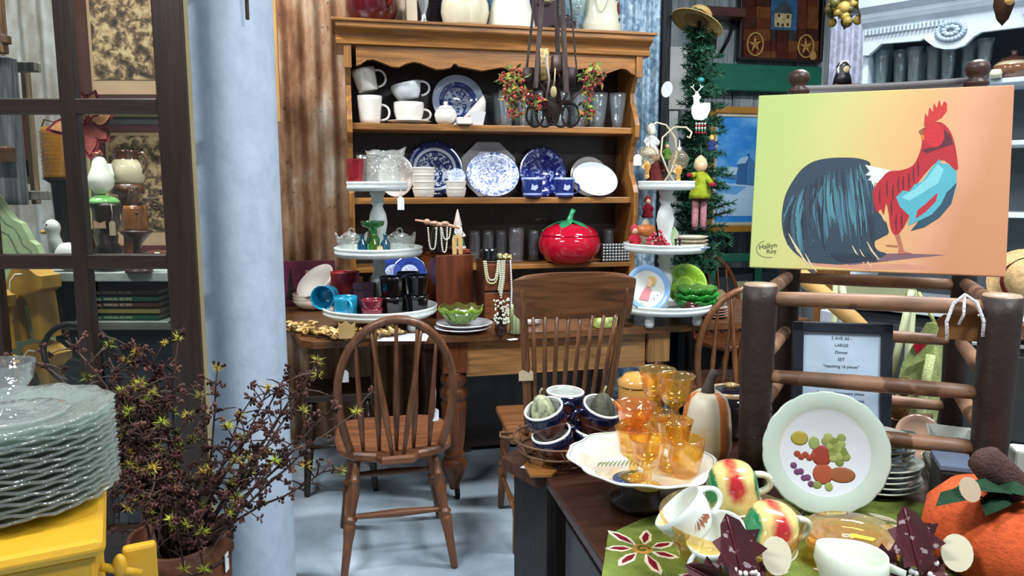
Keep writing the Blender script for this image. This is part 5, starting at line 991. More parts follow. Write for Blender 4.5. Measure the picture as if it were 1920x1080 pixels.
for k in range(12): x = -.075 + .008 * k; m.tube([(x, .02 + .002 * k, .0072), (x - .008, .012, .0072), (x - .012, .0, .0072)], [.001, .0018, .0006], 5, M=Rz(-25))
m.build('painted_fern', 'gloss', t)['kind'] = 'stuff'
am = (.965, .75, .28); am2 = (.97, .58, .24)
def goblet(lab, loc, s=1.0, col=am, name='amber_goblet', grp=None):
    m = MB(col); fl = lambda a, r, z: 1 + (.03 * abs(sin(5 * a)) if z > .04 else 0)
    m.lathe([(0, 0), (.027, 0), (.028, .003), (.014, .008), (.007, .013), (.009, .02), (.007, .028), (.008, .036), (.02, .044), (.026, .052), (.029, .07), (.034, .094), (.036, .098), (.034, .098), (.031, .092), (.026, .07), (.023, .054), (0, .046)], 30, rf=fl)
    o = m.thing(name, lab, 'goblet', 'amber', loc, 0, grp); o.scale = (s, s, s); return o
zp = pz + .008
goblet('amber stemmed goblet standing nearest the platter\'s blue plume', G(1213, 912, zp), .98); goblet('amber stemmed goblet carrying the orange sherbet bowl', G(1187, 895, zp), 1.02)
goblet('amber stemmed goblet carrying a stacked goblet', G(1262, 878, zp), 1.02); q = G(1262, 878, zp); goblet('amber goblet stacked on another goblet beside the gourd', q + Vector((0, 0, .088)), 1.05)
goblet('amber stemmed goblet at the back of the platter', G(1228, 858, zp), 1.0); q = G(1228, 858, zp); goblet('amber goblet stacked at the back of the platter', q + Vector((0, 0, .086)), 1.05)
q = G(1187, 895, zp); m = MB(am2); m.lathe([(0, 0), (.022, 0), (.024, .006), (.014, .014), (.03, .024), (.038, .05), (.042, .056), (.039, .056), (.034, .048), (.027, .028), (0, .02)], 28); m.thing('sherbet_bowl', 'orange carnival-glass sherbet bowl stacked on a goblet', 'bowl', 'amber', q + Vector((0, 0, .092)), 0)
m = MB(am); m.lathe(cupprof(.035, .024, .075, .003, .003), 24, rf=lambda a, r, z: 1 + .02 * abs(sin(6 * a))); m.thing('amber_tumbler', 'footless amber tumbler on the platter beside the gourd', 'tumbler', 'amber', G(1284, 890, zp), 0)
q = Vector((P(1192, 740, 1.86).x, 1.86, DZ)); t = T('tan_canister', 'tan lidded canister behind the amber goblets', 'canister', q, 0); m = MB(S('#c08a42')); m.lathe([(0, 0), (.042, 0), (.045, .01), (.045, .13), (.04, .14), (0, .14)], 24); m.build('body', 'gloss', t); m = MB(S('#cf9a50')); m.lathe([(.047, .138), (.047, .15), (.035, .158), (.03, .166), (.012, .17), (0, .17)], 24); m.build('lid', 'gloss', t)
# tall striped gourd
q = G(1322, 868, DZ + .001); q.y -= .0; t = T('striped_gourd', 'tall cream and orange striped gourd with grey stem', 'gourd', q, R(10))
m = MB(S('#cfc6ad')); m.lathe([(0, .006), (.03, 0), (.05, .015), (.056, .05), (.054, .09), (.05, .13), (.042, .158), (.026, .172), (.012, .17), (0, .166)], 40, rf=lambda a, r, z: 1 + .05 * abs(sin(4 * a)))
m.c = [S('#c8763c') if (i % 40) in (31, 32, 33, 34) or (i % 40) in (18, 19, 20, 4, 5) else c for i, c in enumerate(m.c)]; m.build('body', 'satin', t)
m = MB(S('#4f4640')); m.tube([(0, 0, .165), (.002, 0, .185), (.008, 0, .205), (.018, 0, .22)], [.018, .012, .010, .011], 9); m.build('stem', 'matte', t)
q = Vector((P(1368, 800, 1.87).x, 1.87, DZ)); t = T('dark_crock', 'dark brown lidded crock behind the striped gourd', 'crock', q, 0); m = MB(S('#1a1216')); m.lathe([(0, 0), (.05, 0), (.06, .02), (.062, .08), (.056, .115), (0, .115)], 28); m.build('body', 'gloss', t); m = MB(S('#b89a78')); m.lathe([(.057, .112), (.059, .118), (.056, .124), (.052, .122), (.052, .115)], 28); m.build('rim', 'gloss', t)
m = MB(S('#1a1220')); m.lathe([(.052, .12), (.03, .128), (.014, .13), (0, .13)], 24); ld = m.build('lid', 'gloss', t); m = MB(S('#a58a5a')); m.lathe([(0, .128), (.016, .13), (.017, .138), (0, .142)], 16); m.build('knob', 'gloss', ld)
# ---------------------------------------------------------------- amber bowl with cups
zb = DZ + .004; bc = G(1370, 972, DZ + .095); bc.z = zb
m = MB((.95, .78, .42)); m.lathe([(0, 0), (.05, 0), (.055, .004), (.085, .03), (.106, .07), (.117, .098), (.115, .100), (.103, .072), (.08, .033), (.05, .008), (0, .008)], 48); m.thing('amber_bowl', 'large amber glass bowl filled with teacups', 'bowl', 'amber', bc, 0)
def cupin(lab, loc, rot, leaf=False, hang=0):
    t = T('white_teacup', lab, 'teacup', loc, 0, rot=rot); m = MB(S('#dde4df')); m.lathe(cupprof(.048, .026, .058, .003, .006), 32); m.build('body', 'gloss', t)
    m = MB(S('#dfe5e0'), Rz(hang)); m.tube(handle(.042, .012, .05, .024), .0045, 8); m.build('handle', 'gloss', t)
    if leaf:
        m = MB(S('#a4522e')); rr_ = lambda z: .026 + .022 * z / .058 + .006 * sin(pi * z / .058) + .0012
        for k in range(5): wrap2 = [(.004 * (k - 2), .034), (.008 * (k - 2) - .003, .022 - .002 * abs(k - 2)), (.010 * (k - 2), .012 + .003 * abs(k - 2)), (.008 * (k - 2) + .003, .024)]; m.add([(rr_(z) * sin(x / .04 + leaf), -rr_(z) * cos(x / .04 + leaf), z) for x, z in wrap2], [(0, 1, 2, 3)])
        m.build('printed_leaf', 'gloss', t)
cupin('white teacup tipped in the amber bowl, showing a rust leaf print', bc + Vector((-.052, -.012, .072)), (R(-12), R(-42), R(5)), .35); cupin('plain white teacup tipped against the leaf-print teacup', bc + Vector((-.022, -.046, .045)), (R(14), R(-24), R(5)), False, 200)
def blushmat():
    m, nt, b, N, L = _base('blush'); tc = N('TexCoord'); sx = N('SeparateXYZ'); nz = N('TexNoise'); nz.inputs['Scale'].default_value = 90; L(tc.outputs['Object'], nz.inputs['Vector']); L(tc.outputs['Object'], sx.inputs[0])
    col = N('RGB'); col.outputs[0].default_value = (*S('#d6c47c'), 1); cur = col.outputs[0]
    for (cx_, cz_, rx, rz_, c, w) in ((-.002, .051, .015, .024, '#b02a30', .35), (-.041, .045, .010, .036, '#1f7a4c', .2), (.041, .045, .010, .036, '#1f7a4c', .2)):
        vm = N('VectorMath'); vm.operation = 'SUBTRACT'; cb = N('CombineXYZ'); L(sx.outputs[0], cb.inputs[0]); L(sx.outputs[2], cb.inputs[2]); L(cb.outputs[0], vm.inputs[0]); vm.inputs[1].default_value = (cx_, 0, cz_)
        v2 = N('VectorMath'); v2.operation = 'MULTIPLY'; L(vm.outputs[0], v2.inputs[0]); v2.inputs[1].default_value = (1 / rx, 0, 1 / rz_); ln = N('VectorMath'); ln.operation = 'LENGTH'; L(v2.outputs[0], ln.inputs[0])
        ad = N('Math'); ad.operation = 'MULTIPLY_ADD'; L(nz.outputs['Fac'], ad.inputs[0]); ad.inputs[1].default_value = .6; L(ln.outputs['Value'], ad.inputs[2]); mr = N('MapRange'); mr.inputs['From Min'].default_value = 1.3 + w; mr.inputs['From Max'].default_value = 1.3 - w; L(ad.outputs[0], mr.inputs['Value'])
        mx = N('Mix'); mx.data_type = 'RGBA'; L(mr.outputs[0], mx.inputs[0]); L(cur, mx.inputs[6]); mx.inputs[7].default_value = (*S(c), 1); cur = mx.outputs[2]
    L(cur, b.inputs['Base Color']); b.inputs['Roughness'].default_value = .15; b.inputs['Coat Weight'].default_value = .5
blushmat()
def peach(lab, loc, rot):
    t = T('painted_cup', lab, 'cup', loc, 0, rot=rot); pf = [(.046, 0), (.0475, .004), (.045, .02), (.040, .05), (.032, .064), (.02, .069), (0, .069)]
    m = MB(S('#dfcf8a')); m.lathe([(.043, .002)] + pf, 48)
    m.build('body', 'blush', t); m = MB(S('#e3e0cf')); m.lathe([(.0455, 0), (.049, .0), (.0485, .004), (.046, .004)], 48); m.build('rim', 'gloss', t)
    m = MB(S('#e0ddc8')); m.tube(handle(.043, .012, .05, .022), .006, 8); m.build('handle', 'gloss', t)
peach('yellow cup with crimson blush and green leaves, turned over at the bowl rim', bc + Vector((.052, -.026, .060)), (R(14), R(5), R(8))); peach('yellow cup with rose blush, upturned behind the crimson-blush cup', bc + Vector((.022, .066, .094)), (R(14), R(-6), R(-2)))
q = bc + Vector((.010, .052, .026)); cupin('white teacup hidden under the rose-blush cup', q, (0, 0, R(90)))
# amber plates, creamer
q = G(1600, 1010, DZ + .04); q.z = DZ + .004
for k in range(3):
    m = MB((.98, .80, .46)); m.lathe(plateprof(.078 + .001 * k, .020, .005, .55), 48, rf=lambda a, r, z: 1 + .012 * abs(sin(16 * a)) * (r > .05)); m.thing('amber_plate', ['amber glass plate, bottom of the stack before the fruit plate', 'amber glass plate, middle of the stack before the fruit plate', 'amber glass plate, top of the stack, with yellow sticker'][k], 'plate', 'amber', q + Vector((0, 0, .013 * k)), 0)
m = MB(S('#c9d23a')); m.prism([(-.02, -.006), (.018, -.008), (.022, .004), (-.016, .008)], .001, Tr(.02, .012, .0065) @ Rz(-25)); o_ = m.build('sticker', 'matte'); o_.parent = [o for o in COL.objects if o.name.startswith('amber_plate')][-1]
q = G(1600, 1122, DZ + .03); q.z = DZ + .004; t = T('creamer', 'white cream jug with pointed spout before the amber plates', 'jug', q, R(-15)); t.scale = (1, 1, 1.5); m = MB(S('#d3dccb')); m.lathe([(0, 0), (.03, 0), (.042, .02), (.046, .05), (.044, .065), (.041, .065), (.04, .05), (0, .01)], 36, rf=lambda a, r, z: 1 + (.35 * max(0, cos(a - 2.6)) ** 7 if z > .045 else 0)); m.build('body', 'gloss', t); m = MB(S('#d3dccb')); m.tube([(.04, 0, .055), (.065, 0, .05), (.062, 0, .025), (.042, 0, .02)], .005, 8); m.build('handle', 'gloss', t)
# fruit plate
c = P(1543, 884, 1.42); c.z = DZ + .004 + .119 * sin(R(76)); t = T('fruit_plate', 'pale green scalloped plate with painted fruit, standing upright', 'plate', c, 0, rot=(R(76), 0, R(-10)))
scf = lambda a, r, z: 1 + .015 * abs(sin(9 * a)) * (r > .09); m = MB(S('#cdd3d8')); m.lathe(plateprof(.119, .014, .004, .68), 72, None, scf); m.c = [S('#b9c8bc') if (i // 72) in (3, 4, 5) else c_ for i, c_ in enumerate(m.c)]; m.build('dish', 'gloss', t)
def fr(pt): return ((pt[0] - 1543) * 1.42 / 1400, (884 - pt[1]) * 1.42 / 1400)
def blob(nm, items):
    m = MB()
    for col, x, y, rx, ry in items: a = fr((x, y)); m.col = S(col); m.ell((a[0] * 1.08, a[1] * 1.08, .0045), (rx * .00128, ry * .00128, .0010), 16, 6)
    o = m.build(nm, 'satin', t); return o
blob('painted_lemon', [('#9c8f38', 1500, 861, 13, 11)]); blob('painted_apple', [('#8f382a', 1538, 890, 15, 16)]); blob('painted_peach', [('#a04e34', 1540, 922, 15, 16)]); blob('painted_plum', [('#8f5836', 1572, 922, 20, 12)])
blob('painted_grapes', [(['#84904c', '#98a25e', '#727f3c'][k % 3], 1545 + 8 * (k % 4) + 4 * (k // 4) + 4 * sin(k * 5), 860 + 9 * (k // 4) + 4 * cos(k * 3.3), 6.5, 6.5) for k in range(18)])['kind'] = 'stuff'; blob('painted_cherries', [('#94402a', 1496 + 7 * k, 889 + (k * 5) % 9, 5, 5) for k in range(5)])['kind'] = 'stuff'; blob('painted_violets', [('#6a3f66', 1490 + 6 * k, 910 + 5 * k + (k % 2) * 6, 5, 5) for k in range(6)])['kind'] = 'stuff'
blob('painted_leaves', [('#8a9a5a', 1525, 868, 8, 10), ('#7d8f4a', 1530, 942, 7, 6), ('#8fa05a', 1550, 944, 6, 7)])['kind'] = 'stuff'
q = P(1528, 972, 1.39); m = MB(S('#22242c')); m.tube([(-.03, -.02, .004), (-.02, 0, .012), (.05, 0, .012), (.06, -.02, .004)], .004, 6); m.tube([(-.015, .06, .004), (-.02, 0, .012)], .004, 6); m.tube([(.05, .06, .004), (.05, 0, .012)], .004, 6); m.thing('plate_stand', 'small dark wire stand holding the fruit plate', 'plate stand', 'iron', (q.x, q.y, DZ + .003), R(-10))
# plate pile behind it
q = Vector((P(1636, 900, 1.53).x, 1.53, DZ + .001))
for k in range(9):
    m = MB(S('#c9ccc0')); r_ = .092 if k < 5 else .078; m.lathe(plateprof(r_, .018, .004, .62), 40)
    if k > 5: m.c = [S('#8f98a4') if (i // 40) == 6 else c_ for i, c_ in enumerate(m.c)]
    m.thing('cream_plate', 'cream plate in the pile behind the fruit plate, %s' % ['lowest', 'second up', 'third up', 'fourth up', 'fifth up', 'first of the smaller ones', 'with grey band below two others', 'with grey band under the top one', 'topmost with grey band'][k], 'plate', 'gloss', q + Vector((.004 * sin(k * 2), 0, .0118 * k)), 0)
c = Vector((P(1718, 858, 1.665).x, 1.665, DZ + .065)); m = MB(S('#cfa890')); m.lathe(plateprof(.052, .01, .004, .7), 36); t = m.thing('peach_plate', 'small peach plate with teal leaf standing behind the plate pile', 'plate', 'gloss', c, 0, rot=(R(60), 0, R(-15))); m = MB(S('#47685a')); m.prism([(-.05, .0), (-.02, -.012), (.01, -.004), (-.01, .012), (-.035, .014)], .0006, Tr(0, 0, .006)); m.build('painted_leaf', 'satin', t)
m = MB(S('#cfc9b0')); m.box((0, 0, .02), (.07, .04, .04), bev=.006); m.thing('peach_plate_box', 'small cream box behind the plate pile, under the peach plate', 'box', 'matte', (c.x, 1.735, DZ), R(-15))
q = Vector((P(1774, 905, 1.57).x, 1.57, DZ + .002)); t = T('square_jug', 'pale grey square jug between the plate pile and the pumpkin', 'jug', q, R(-25)); m = MB(S('#c2c6bc')); m.lathe(cupprof(.062, .05, .11, .005), 4, Rz(45), smooth=False); m.build('body', 'gloss', t); m = MB(S('#c2c6bc')); m.tube([(-.03, -.045, .09), (-.05, -.06, .07), (-.035, -.045, .03)], .006, 8); m.build('handle', 'gloss', t)
q = Vector((P(1750, 930, 1.375).x, 1.375, DZ + .004)); m = MB(S('#1c1614')); m.box((.03, .0, .055), (.06, .09, .11), bev=.004); m.thing('black_box', 'black wooden box beside the orange pumpkin', 'box', 'satin', q, R(-18)); m = MB(S('#5f6b80')); m.box((.03, 0, .006), (.064, .085, .011), bev=.002); m.thing('grey_book', 'small grey-blue book lying on the black box', 'book', 'matte', q + Vector((0, 0, .1105)), R(-18))
# ---------------------------------------------------------------- burlap pumpkin
q = Vector((P(1905, 1000, 1.16).x, 1.16, DZ + .004)); t = T('fabric_pumpkin', 'orange burlap pumpkin with brown stuffed stem and green leaves', 'pumpkin', q, 0)
m = MB(S('#d05c34')); m.lathe([(0, .008), (.07, 0), (.115, .02), (.135, .06), (.13, .10), (.10, .135), (.05, .150), (.02, .146), (0, .14)], 56, rf=lambda a, r, z: 1 + .05 * abs(sin(3.5 * a + .4))); m.build('body', 'burlap', t)
m = MB(S('#4f3a36')); st = [P(1905, 935, 1.15), P(1885, 905, 1.14), P(1862, 878, 1.13), P(1845, 860, 1.13), P(1838, 850, 1.13)]; m.tube([p - q for p in st], [.034, .032, .028, .026, .012], 14); m.build('stem', 'fabric', t)
for px, py, a in ((1800, 935, 20), (1845, 920, -10), (1900, 925, -30), (1870, 945, 40)):
    p = P(px, py, 1.10) - q; m = MB(S('#1f3a28')); Q = Tr(p.x, p.y, max(p.z, .06)) @ Rz(a); vs = []
    o = [(-.05, 0), (-.02, -.018), (.02, -.02), (.05, 0), (.02, .02), (-.02, .018)]; m.add([(x, y, .012 * cos(x * 40) - .006 * abs(y) * 20) for x, y in o] + [(0, 0, .02)], [(i, (i + 1) % 6, 6) for i in range(6)], True, Q); m.build('leaf', 'fabric', t)
p = P(1818, 918, 1.085) - q; m = MB(S('#b09a80')); m.prism(circ(.016, 14, 1.2), .0015, Tr(*p) @ Rx(60)); m.build('kraft_tag', 'matte', t)
# oak-leaf place holders
def oak(m, s, Q, col):
    o = [(0, -.5), (.10, -.42), (.30, -.40), (.26, -.22), (.46, -.08), (.34, .06), (.42, .26), (.22, .28), (.16, .46), (0, .6)]; o = [(x * s, y * s) for x, y in o]; o = o + [(-x, y) for x, y in o[-2:0:-1]]; m.col = col; n = len(o)
    h_ = n // 2; z_ = lambda x: abs(x) * .45 - .004 * sin(x * 300)
    m.add([(x, y, z_(x)) for x, y in o], [tuple(range(0, h_ + 1)), tuple(range(h_, n)) + (0,)], False, Q); m.col = tuple(c * 1.6 for c in col); m.tube([(0, y * s, .001) for y in (-.62, -.3, 0, .3, .55)], .02 * s, 5, M=Q)
def holder(lab, px, py, D, rz, s=1):
    p = P(px, py, D); t = T('oak_leaf_holder', lab, 'leaf ornament', (p.x, p.y, DZ + .004), rz); zc = p.z - DZ
    m = MB(S('#2c3634')); m.box((.015, .01, .02), (.10, .05, .04), bev=.01); m.tube([(0, .01, .03), (.0, .005, zc * .7), (.01, .01, zc)], .008, 7); m.build('base', 'speckle', t)
    for k, (dx_, dz_, sc2, a) in enumerate(((-.0, .0, .086, 12), (-.042, -.04, .062, 60), (.028, -.05, .055, -40))):
        m = MB(); oak(m, sc2 * s, Tr(dx_, -.012, zc + dz_) @ Rx(75) @ Rz(a), S(['#4f1a22', '#42141b', '#5a2428'][k])); m.build('oak_leaf', 'frosty', t)
    m = MB(S('#d8d0b4')); m.prism(circ(.023, 18, 1.2), .003, Tr(.066, -.008, zc - .018) @ Rx(72)); m.build('wood_slice', 'matte', t)
    rn = random.Random(px); m = MB(S('#e3dede'))
    for k in range(10): m.ell((rn.uniform(-.05, .04), -.022, zc - .055 + rn.uniform(-.01, .03)), .0045, 6, 4)
    m.build('berries', 'gloss', t)['kind'] = 'stuff'
holder('maroon oak-leaf ornament with wood slice before the amber bowl', 1372, 1026, 1.04, R(8)); holder('maroon oak-leaf ornament with wood slice between plates and pumpkin', 1704, 1010, 1.085, R(-8))
# straw hat resting on the right post and jar beyond
q = P(1925, 530, 2.34); t = T('straw_hat', 'straw hat with dark red band on the filing cabinet', 'hat', q, 0, rot=(R(70), R(20), R(-30))); t.scale = (1.3,) * 3; m = MB(S('#c9a878')); m.lathe([(.085, 0), (.06, .004), (.055, .01), (.05, .05), (.035, .062), (0, .064)], 32); m.build('straw', 'burlap', t); m = MB(S('#7a1a26')); m.lathe([(.0575, .008), (.056, .032)], 32); m.build('band', 'fabric', t)
# ---------------------------------------------------------------- behind the glazed door
rampmat('engraving', [(.36, '#241b12'), (.47, '#54432c'), (.54, '#8f7753'), (.64, '#b09870')], 26, (1, 1, 1), .9, 0, dist=.3, detail=12)
def XW(px, D, py=350): return P(px, py, D).x
SD = 2.78; x0, x1 = XW(40, 2.6), -1.09
t = T('shelf_unit', 'painted shelf unit with pale top board behind the glazed door', 'shelf unit', (0, 0, 0))
ZA, ZB, ZC = P(200, 511, 2.6).z, P(200, 609, 2.62).z, P(300, 893, 2.5).z
m = MB(S('#aab4ac')); m.box(((x0 + x1) / 2, 2.84, ZA - .016), (x1 - x0, .48, .032), bev=.003); m.build('top_board', 'paint', t)
m = MB(S('#6d6a60')); m.box(((x0 + x1) / 2, 2.86, ZB - .012), (x1 - x0 - .06, .44, .022), bev=.003); m.build('shelf', 'paint', t)
m = MB(S('#8a6238')); m.box(((x0 + x1) / 2, 2.70, ZC - .012), (x1 - x0 - .06, .50, .022), bev=.003); m.build('shelf', 'woodx', t)
m = MB(S('#2a2521')); m.box(((x0 + x1) / 2, 3.08, ZA / 2 - .02), (x1 - x0, .02, ZA - .04)); m.build('back_panel', 'matte', t)
for x in (x0 + .02, x1 - .02): m = MB(S('#4a443a')); m.box((x, 2.84, ZA / 2 - .016), (.03, .46, ZA - .034)); m.build('side', 'matte', t)
# books
bcs = ['#1f5a3c', '#8f8048', '#4f2a26', '#1f4a38', '#5a3234']; bl0 = XW(128, 2.68); bw_ = XW(287, 2.68) - bl0
m = MB(S('#c9cfc6')); m.box((0, 0, .004), (.34, .22, .008), bev=.002); m.thing('white_tray', 'thin white tray under the stacked recipe books', 'tray', 'paint', (bl0 + .17, 2.76, ZB), 0)
lb_ = ['green recipe annual, bottom of the book stack', 'tan paper-covered book without lettering in the recipe stack', 'brown recipe annual in the middle of the stack', 'dark green recipe annual, second from the stack top', 'maroon recipe annual, top of the book stack']
for k in range(5):
    t = T('recipe_book', lb_[k], 'book', (bl0 + .004 * (k % 2), 2.66 + .003 * (k % 3), ZB + .009 + .0225 * k), 0); m = MB(S(bcs[k]))
    for z in (.0015, .0195): m.box((bw_ / 2, .10, z), (bw_, .20, .003))
    m.box((bw_ / 2, .0015, .0105), (bw_, .003, .021)); m.build('cover', 'satin', t); m = MB(S('#cfc2a0')); m.box((bw_ / 2, .10, .0105), (bw_ - .008, .19, .016)); m.build('pages', 'matte', t)
    if k != 1: text('ing   ANNUAL RECIPES', .013, t, Tr(bw_ * .47, -.0006, .006) @ Rx(90), S('#cfc8a8'), 'spine_lettering')
t = T('red_box', 'small red and salmon boxes at the recipe shelf end', 'box', (XW(322, 2.66), 2.66, ZB), 0); m = MB(S('#a31e28')); m.box((0, 0, .034), (.034, .03, .022), bev=.002); m.build('lid', 'matte', t); m = MB(S('#c9806a')); m.box((0, 0, .011), (.03, .03, .022), bev=.002); m.build('body', 'matte', t)
# framed engravings
def engr(lab, px0, px1, py0, py1, D, tilt, bands):
    a = P(px0, py1, D); w = XW(px1, D) - a.x; a.z = max(a.z, ZA + .001); h = P(px0, py0, D).z - a.z; t = T('framed_engraving', lab, 'framed print', a, 0, rot=(R(90 - tilt), 0, 0)); off = 0
    for col, bw, mt in bands:
        for c, d in (((off + bw / 2, h / 2), (bw, h - 2 * off)), ((w - off - bw / 2, h / 2), (bw, h - 2 * off)), ((w / 2, off + bw / 2), (w - 2 * off, bw)), ((w / 2, h - off - bw / 2), (w - 2 * off, bw))): m = MB(S(col)); m.box((c[0], c[1], .01 - off * .1), (d[0], d[1], .016)); m.build('frame_band', mt, t)
        off += bw
    m = MB(S('#a88a68')); m.box((w / 2, h / 2, 0), (w - .01, h - .01, .006)); m.build('mount', 'matte', t); m = MB(); q = off + .012; m.box((w / 2, h / 2 + .02, .0035), (w - 2 * q, h - 2 * q - .05, .002)); m.build('print', 'engraving', t); return t
engr('sepia woodland engraving in a brown gilt-lined frame, hanging high', 150, 345, -230, 205, 2.98, 0, [('#b59a58', .010, 'satin'), ('#3f2318', .045, 'satin')])
engr('pale engraving in a grey and maroon frame, behind the stoneware jug', 178, 372, 214, 507, 3.0, 4, [('#a39a5c', .008, 'satin'), ('#3f4340', .03, 'satin'), ('#4f2026', .025, 'satin')])
# pottery on the top board
def onS(px, D=2.72): return Vector((XW(px, D, 450), D, ZA + .001))
pd = S('#2a1c14')
t = T('wood_pedestal', 'dark turned wooden pedestal under the white rooster', 'pedestal', onS(203, 2.66), 0); zt_ = P(200, 382, 2.66).z - ZA
m = MB(pd); m.lathe([(0, 0), (.055, 0), (.055, .012), (.03, .03), (.036, .05), (.046, .075), (.03, .10), (.034, .125), (.026, .14), (.04, .165), (.046, zt_ - .02), (.05, zt_ - .012), (.05, zt_), (0, zt_)], 24); m.build('column', 'woodz', t); m = MB(S('#c39a78')); m.prism([(-.022, -.012), (.022, -.012), (.02, .014), (.0, .006), (-.02, .016)], .001, Tr(0, -.048, .165) @ Rx(90)); m.build('paper_tag', 'matte', t); tagpart(t, (.045, -.05, zt_), (.022, .05), drop=.06, col=S('#b9a58a'))
t = T('rooster_figurine', 'white china rooster on a green base', 'figurine', onS(197, 2.66) + Vector((0, 0, zt_)), 0)
m = MB(S('#7fbf6a')); m.lathe([(0, 0), (.05, 0), (.052, .008), (.04, .02), (.02, .03), (0, .032)], 20, rf=lambda a, r, z: 1 + .12 * sin(3 * a)); m.build('base', 'gloss', t)
m = MB(S('#d9d8c8')); m.lathe([(0, .03), (.022, .035), (.042, .06), (.044, .085), (.036, .105), (.028, .125), (.024, .145), (.016, .16), (0, .166)], 24, Matrix.Diagonal((.95, 1.15, 1, 1))); m.tube([(0, .03, .07), (0, .06, .10), (.0, .066, .14)], [.02, .018, .006], 8); m.build('body', 'gloss', t)
m = MB(S('#a3522c')); m.tube([(-.006, -.012, .16), (-.008, -.02, .175), (0, -.008, .172), (.004, -.004, .182), (.01, .004, .168)], .006, 7); m.build('comb', 'gloss', t); m = MB(S('#cfa84a')); m.tube([(-.012, 0, .01), (-.012, 0, .04)], .006, 6); m.build('leg', 'gloss', t); m = MB(S('#cfa84a')); m.tube([(.016, 0, .01), (.016, 0, .04)], .006, 6); m.build('leg', 'gloss', t)
zj = P(245, 346, 2.8).z; jp = onS(247, 2.8); t = T('wood_stand', 'turned brown wooden stand carrying the stoneware jug', 'stand', jp, 0); m = MB(S('#5f3a24')); h_ = zj - ZA; m.lathe([(0, 0), (.05, 0), (.03, .02), (.025, h_ * .5), (.035, h_ - .06), (.035, h_ - .04), (.056, h_ - .035), (.056, h_), (0, h_)], 24); m.build('column', 'woodz', t)
t = T('stoneware_jug', 'cream stoneware jug with brown neck and handle', 'jug', Vector((jp.x, jp.y, zj + .001)), 0)
m = MB(S('#cdbf9c')); m.lathe([(0, 0), (.05, 0), (.058, .02), (.06, .05), (.052, .075), (.042, .09), (.041, .115), (.044, .125), (.04, .125), (.036, .09), (0, .02)], 28, rf=lambda a, r, z: 1 + (.25 * max(0, cos(a - pi)) ** 6 if z > .1 else 0)); m.c = [S('#4a2c1f') if (i // 28) in (5, 6, 7, 8, 9) else c for i, c in enumerate(m.c)]; m.build('body', 'gloss', t)
m = MB(S('#5f4030')); m.tube([(.04, 0, .11), (.062, 0, .115), (.075, 0, .095), (.07, 0, .06), (.055, 0, .04)], .006, 8); m.build('handle', 'gloss', t)
q = onS(257, 2.60); t = T('wood_compote', 'small turned wooden compote dish under the ribbed pot', 'compote', q, 0); zq = P(257, 432, 2.6).z - ZA; m = MB(S('#4a2c1e')); m.lathe([(0, 0), (.045, 0), (.045, .01), (.018, .025), (.014, zq - .05), (.03, zq - .03), (.052, zq - .008), (.052, zq), (0, zq)], 24); m.build('dish', 'woodz', t)
t = T('ribbed_pot', 'ribbed brown glazed pot with dried stems', 'pot', q + Vector((0, 0, zq + .001)), 0); m = MB(S('#8a5226')); pf = [(0, 0), (.034, 0)]
for k in range(9): pf += [(.040 + .004 * sin(k / 8 * pi), .004 + k * .0085), (.037 + .004 * sin(k / 8 * pi), .0085 + k * .0085)]
m.lathe(pf + [(.036, .084), (0, .08)], 24); m.build('body', 'gloss', t); rn = random.Random(4); m = MB(S('#5a4a3a'))
for k in range(26): a = rn.uniform(0, 6.28); m.tube([(.02 * cos(a), .02 * sin(a), .08), (.04 * cos(a) + .02, .03 * sin(a), .11), (.06 * cos(a) + .05, .04 * sin(a), rn.uniform(.05, .15))], .0015, 4); m.ell((.06 * cos(a) + .05, .04 * sin(a), rn.uniform(.04, .15)), .006, 5, 4)
m.build('dried_stems', 'foliage', t)['kind'] = 'stuff'
q = onS(296, 2.78); m = MB(S('#5f3520')); m.lathe([(0, 0), (.03, 0), (.042, .02), (.045, .05), (.036, .06), (0, .06)], 24); m.thing('brown_bowl', 'small brown pottery bowl beside the compote dish', 'bowl', 'gloss', q, 0)
# poinsettia stem
q = onS(165, 2.78); t = T('fabric_flower', 'maroon fabric flower stem with tan-centred petals', 'flower', q, 0); m = MB(S('#2a1a16')); m.lathe([(0, 0), (.03, 0), (.035, .05), (.02, .12), (.022, .14), (0, .14)], 16); m.build('vase', 'gloss', t); m = MB(S('#3a2a20')); m.tube([(0, 0, .13), (.005, 0, .3), (.0, 0, .52)], .004, 6); m.build('stem', 'matte', t)
def petal(t, c, d, l, w, col1, col2):
    d = Vector(d).normalized(); s = d.cross(Vector((0, -1, .2))).normalized(); nn = s.cross(d); o = []
    for k, (u, ww) in enumerate(((0, .1), (.25, .8), (.5, 1), (.75, .75), (1, .05))): o.append((u, ww))
    for sc, col, off in ((1, col1, 0), (.72, col2, .003)):
        m = MB(S(col)); L_ = [c + d * (l * (u if sc == 1 else .12 + .76 * u)) + s * (w * ww * sc) + nn * (off + .3 * l * u * u * .3) for u, ww in o]; R_ = [c + d * (l * (u if sc == 1 else .12 + .76 * u)) - s * (w * ww * sc) + nn * (off + .3 * l * u * u * .3) for u, ww in o]
        pr_ = m.add(L_ + R_, [(i, i + 1, i + 6, i + 5) for i in range(4)]).build('petal' if sc == 1 else 'petal_centre', 'fabric', t)
fc_ = P(168, 226, 2.77) - q
for dx_, dz_, L_ in ((-.3, 1, .10), (.5, .8, .09), (1, .1, .09), (.9, -.8, .09), (.2, -1, .11), (-.9, -.3, .10), (-1, .5, .08), (-.3, -.9, .12)): petal(t, fc_, (dx_, -.35, dz_), L_ * 1.45, .036, '#6a2026', '#b07a52' if dz_ > -.5 else '#7a3a34')
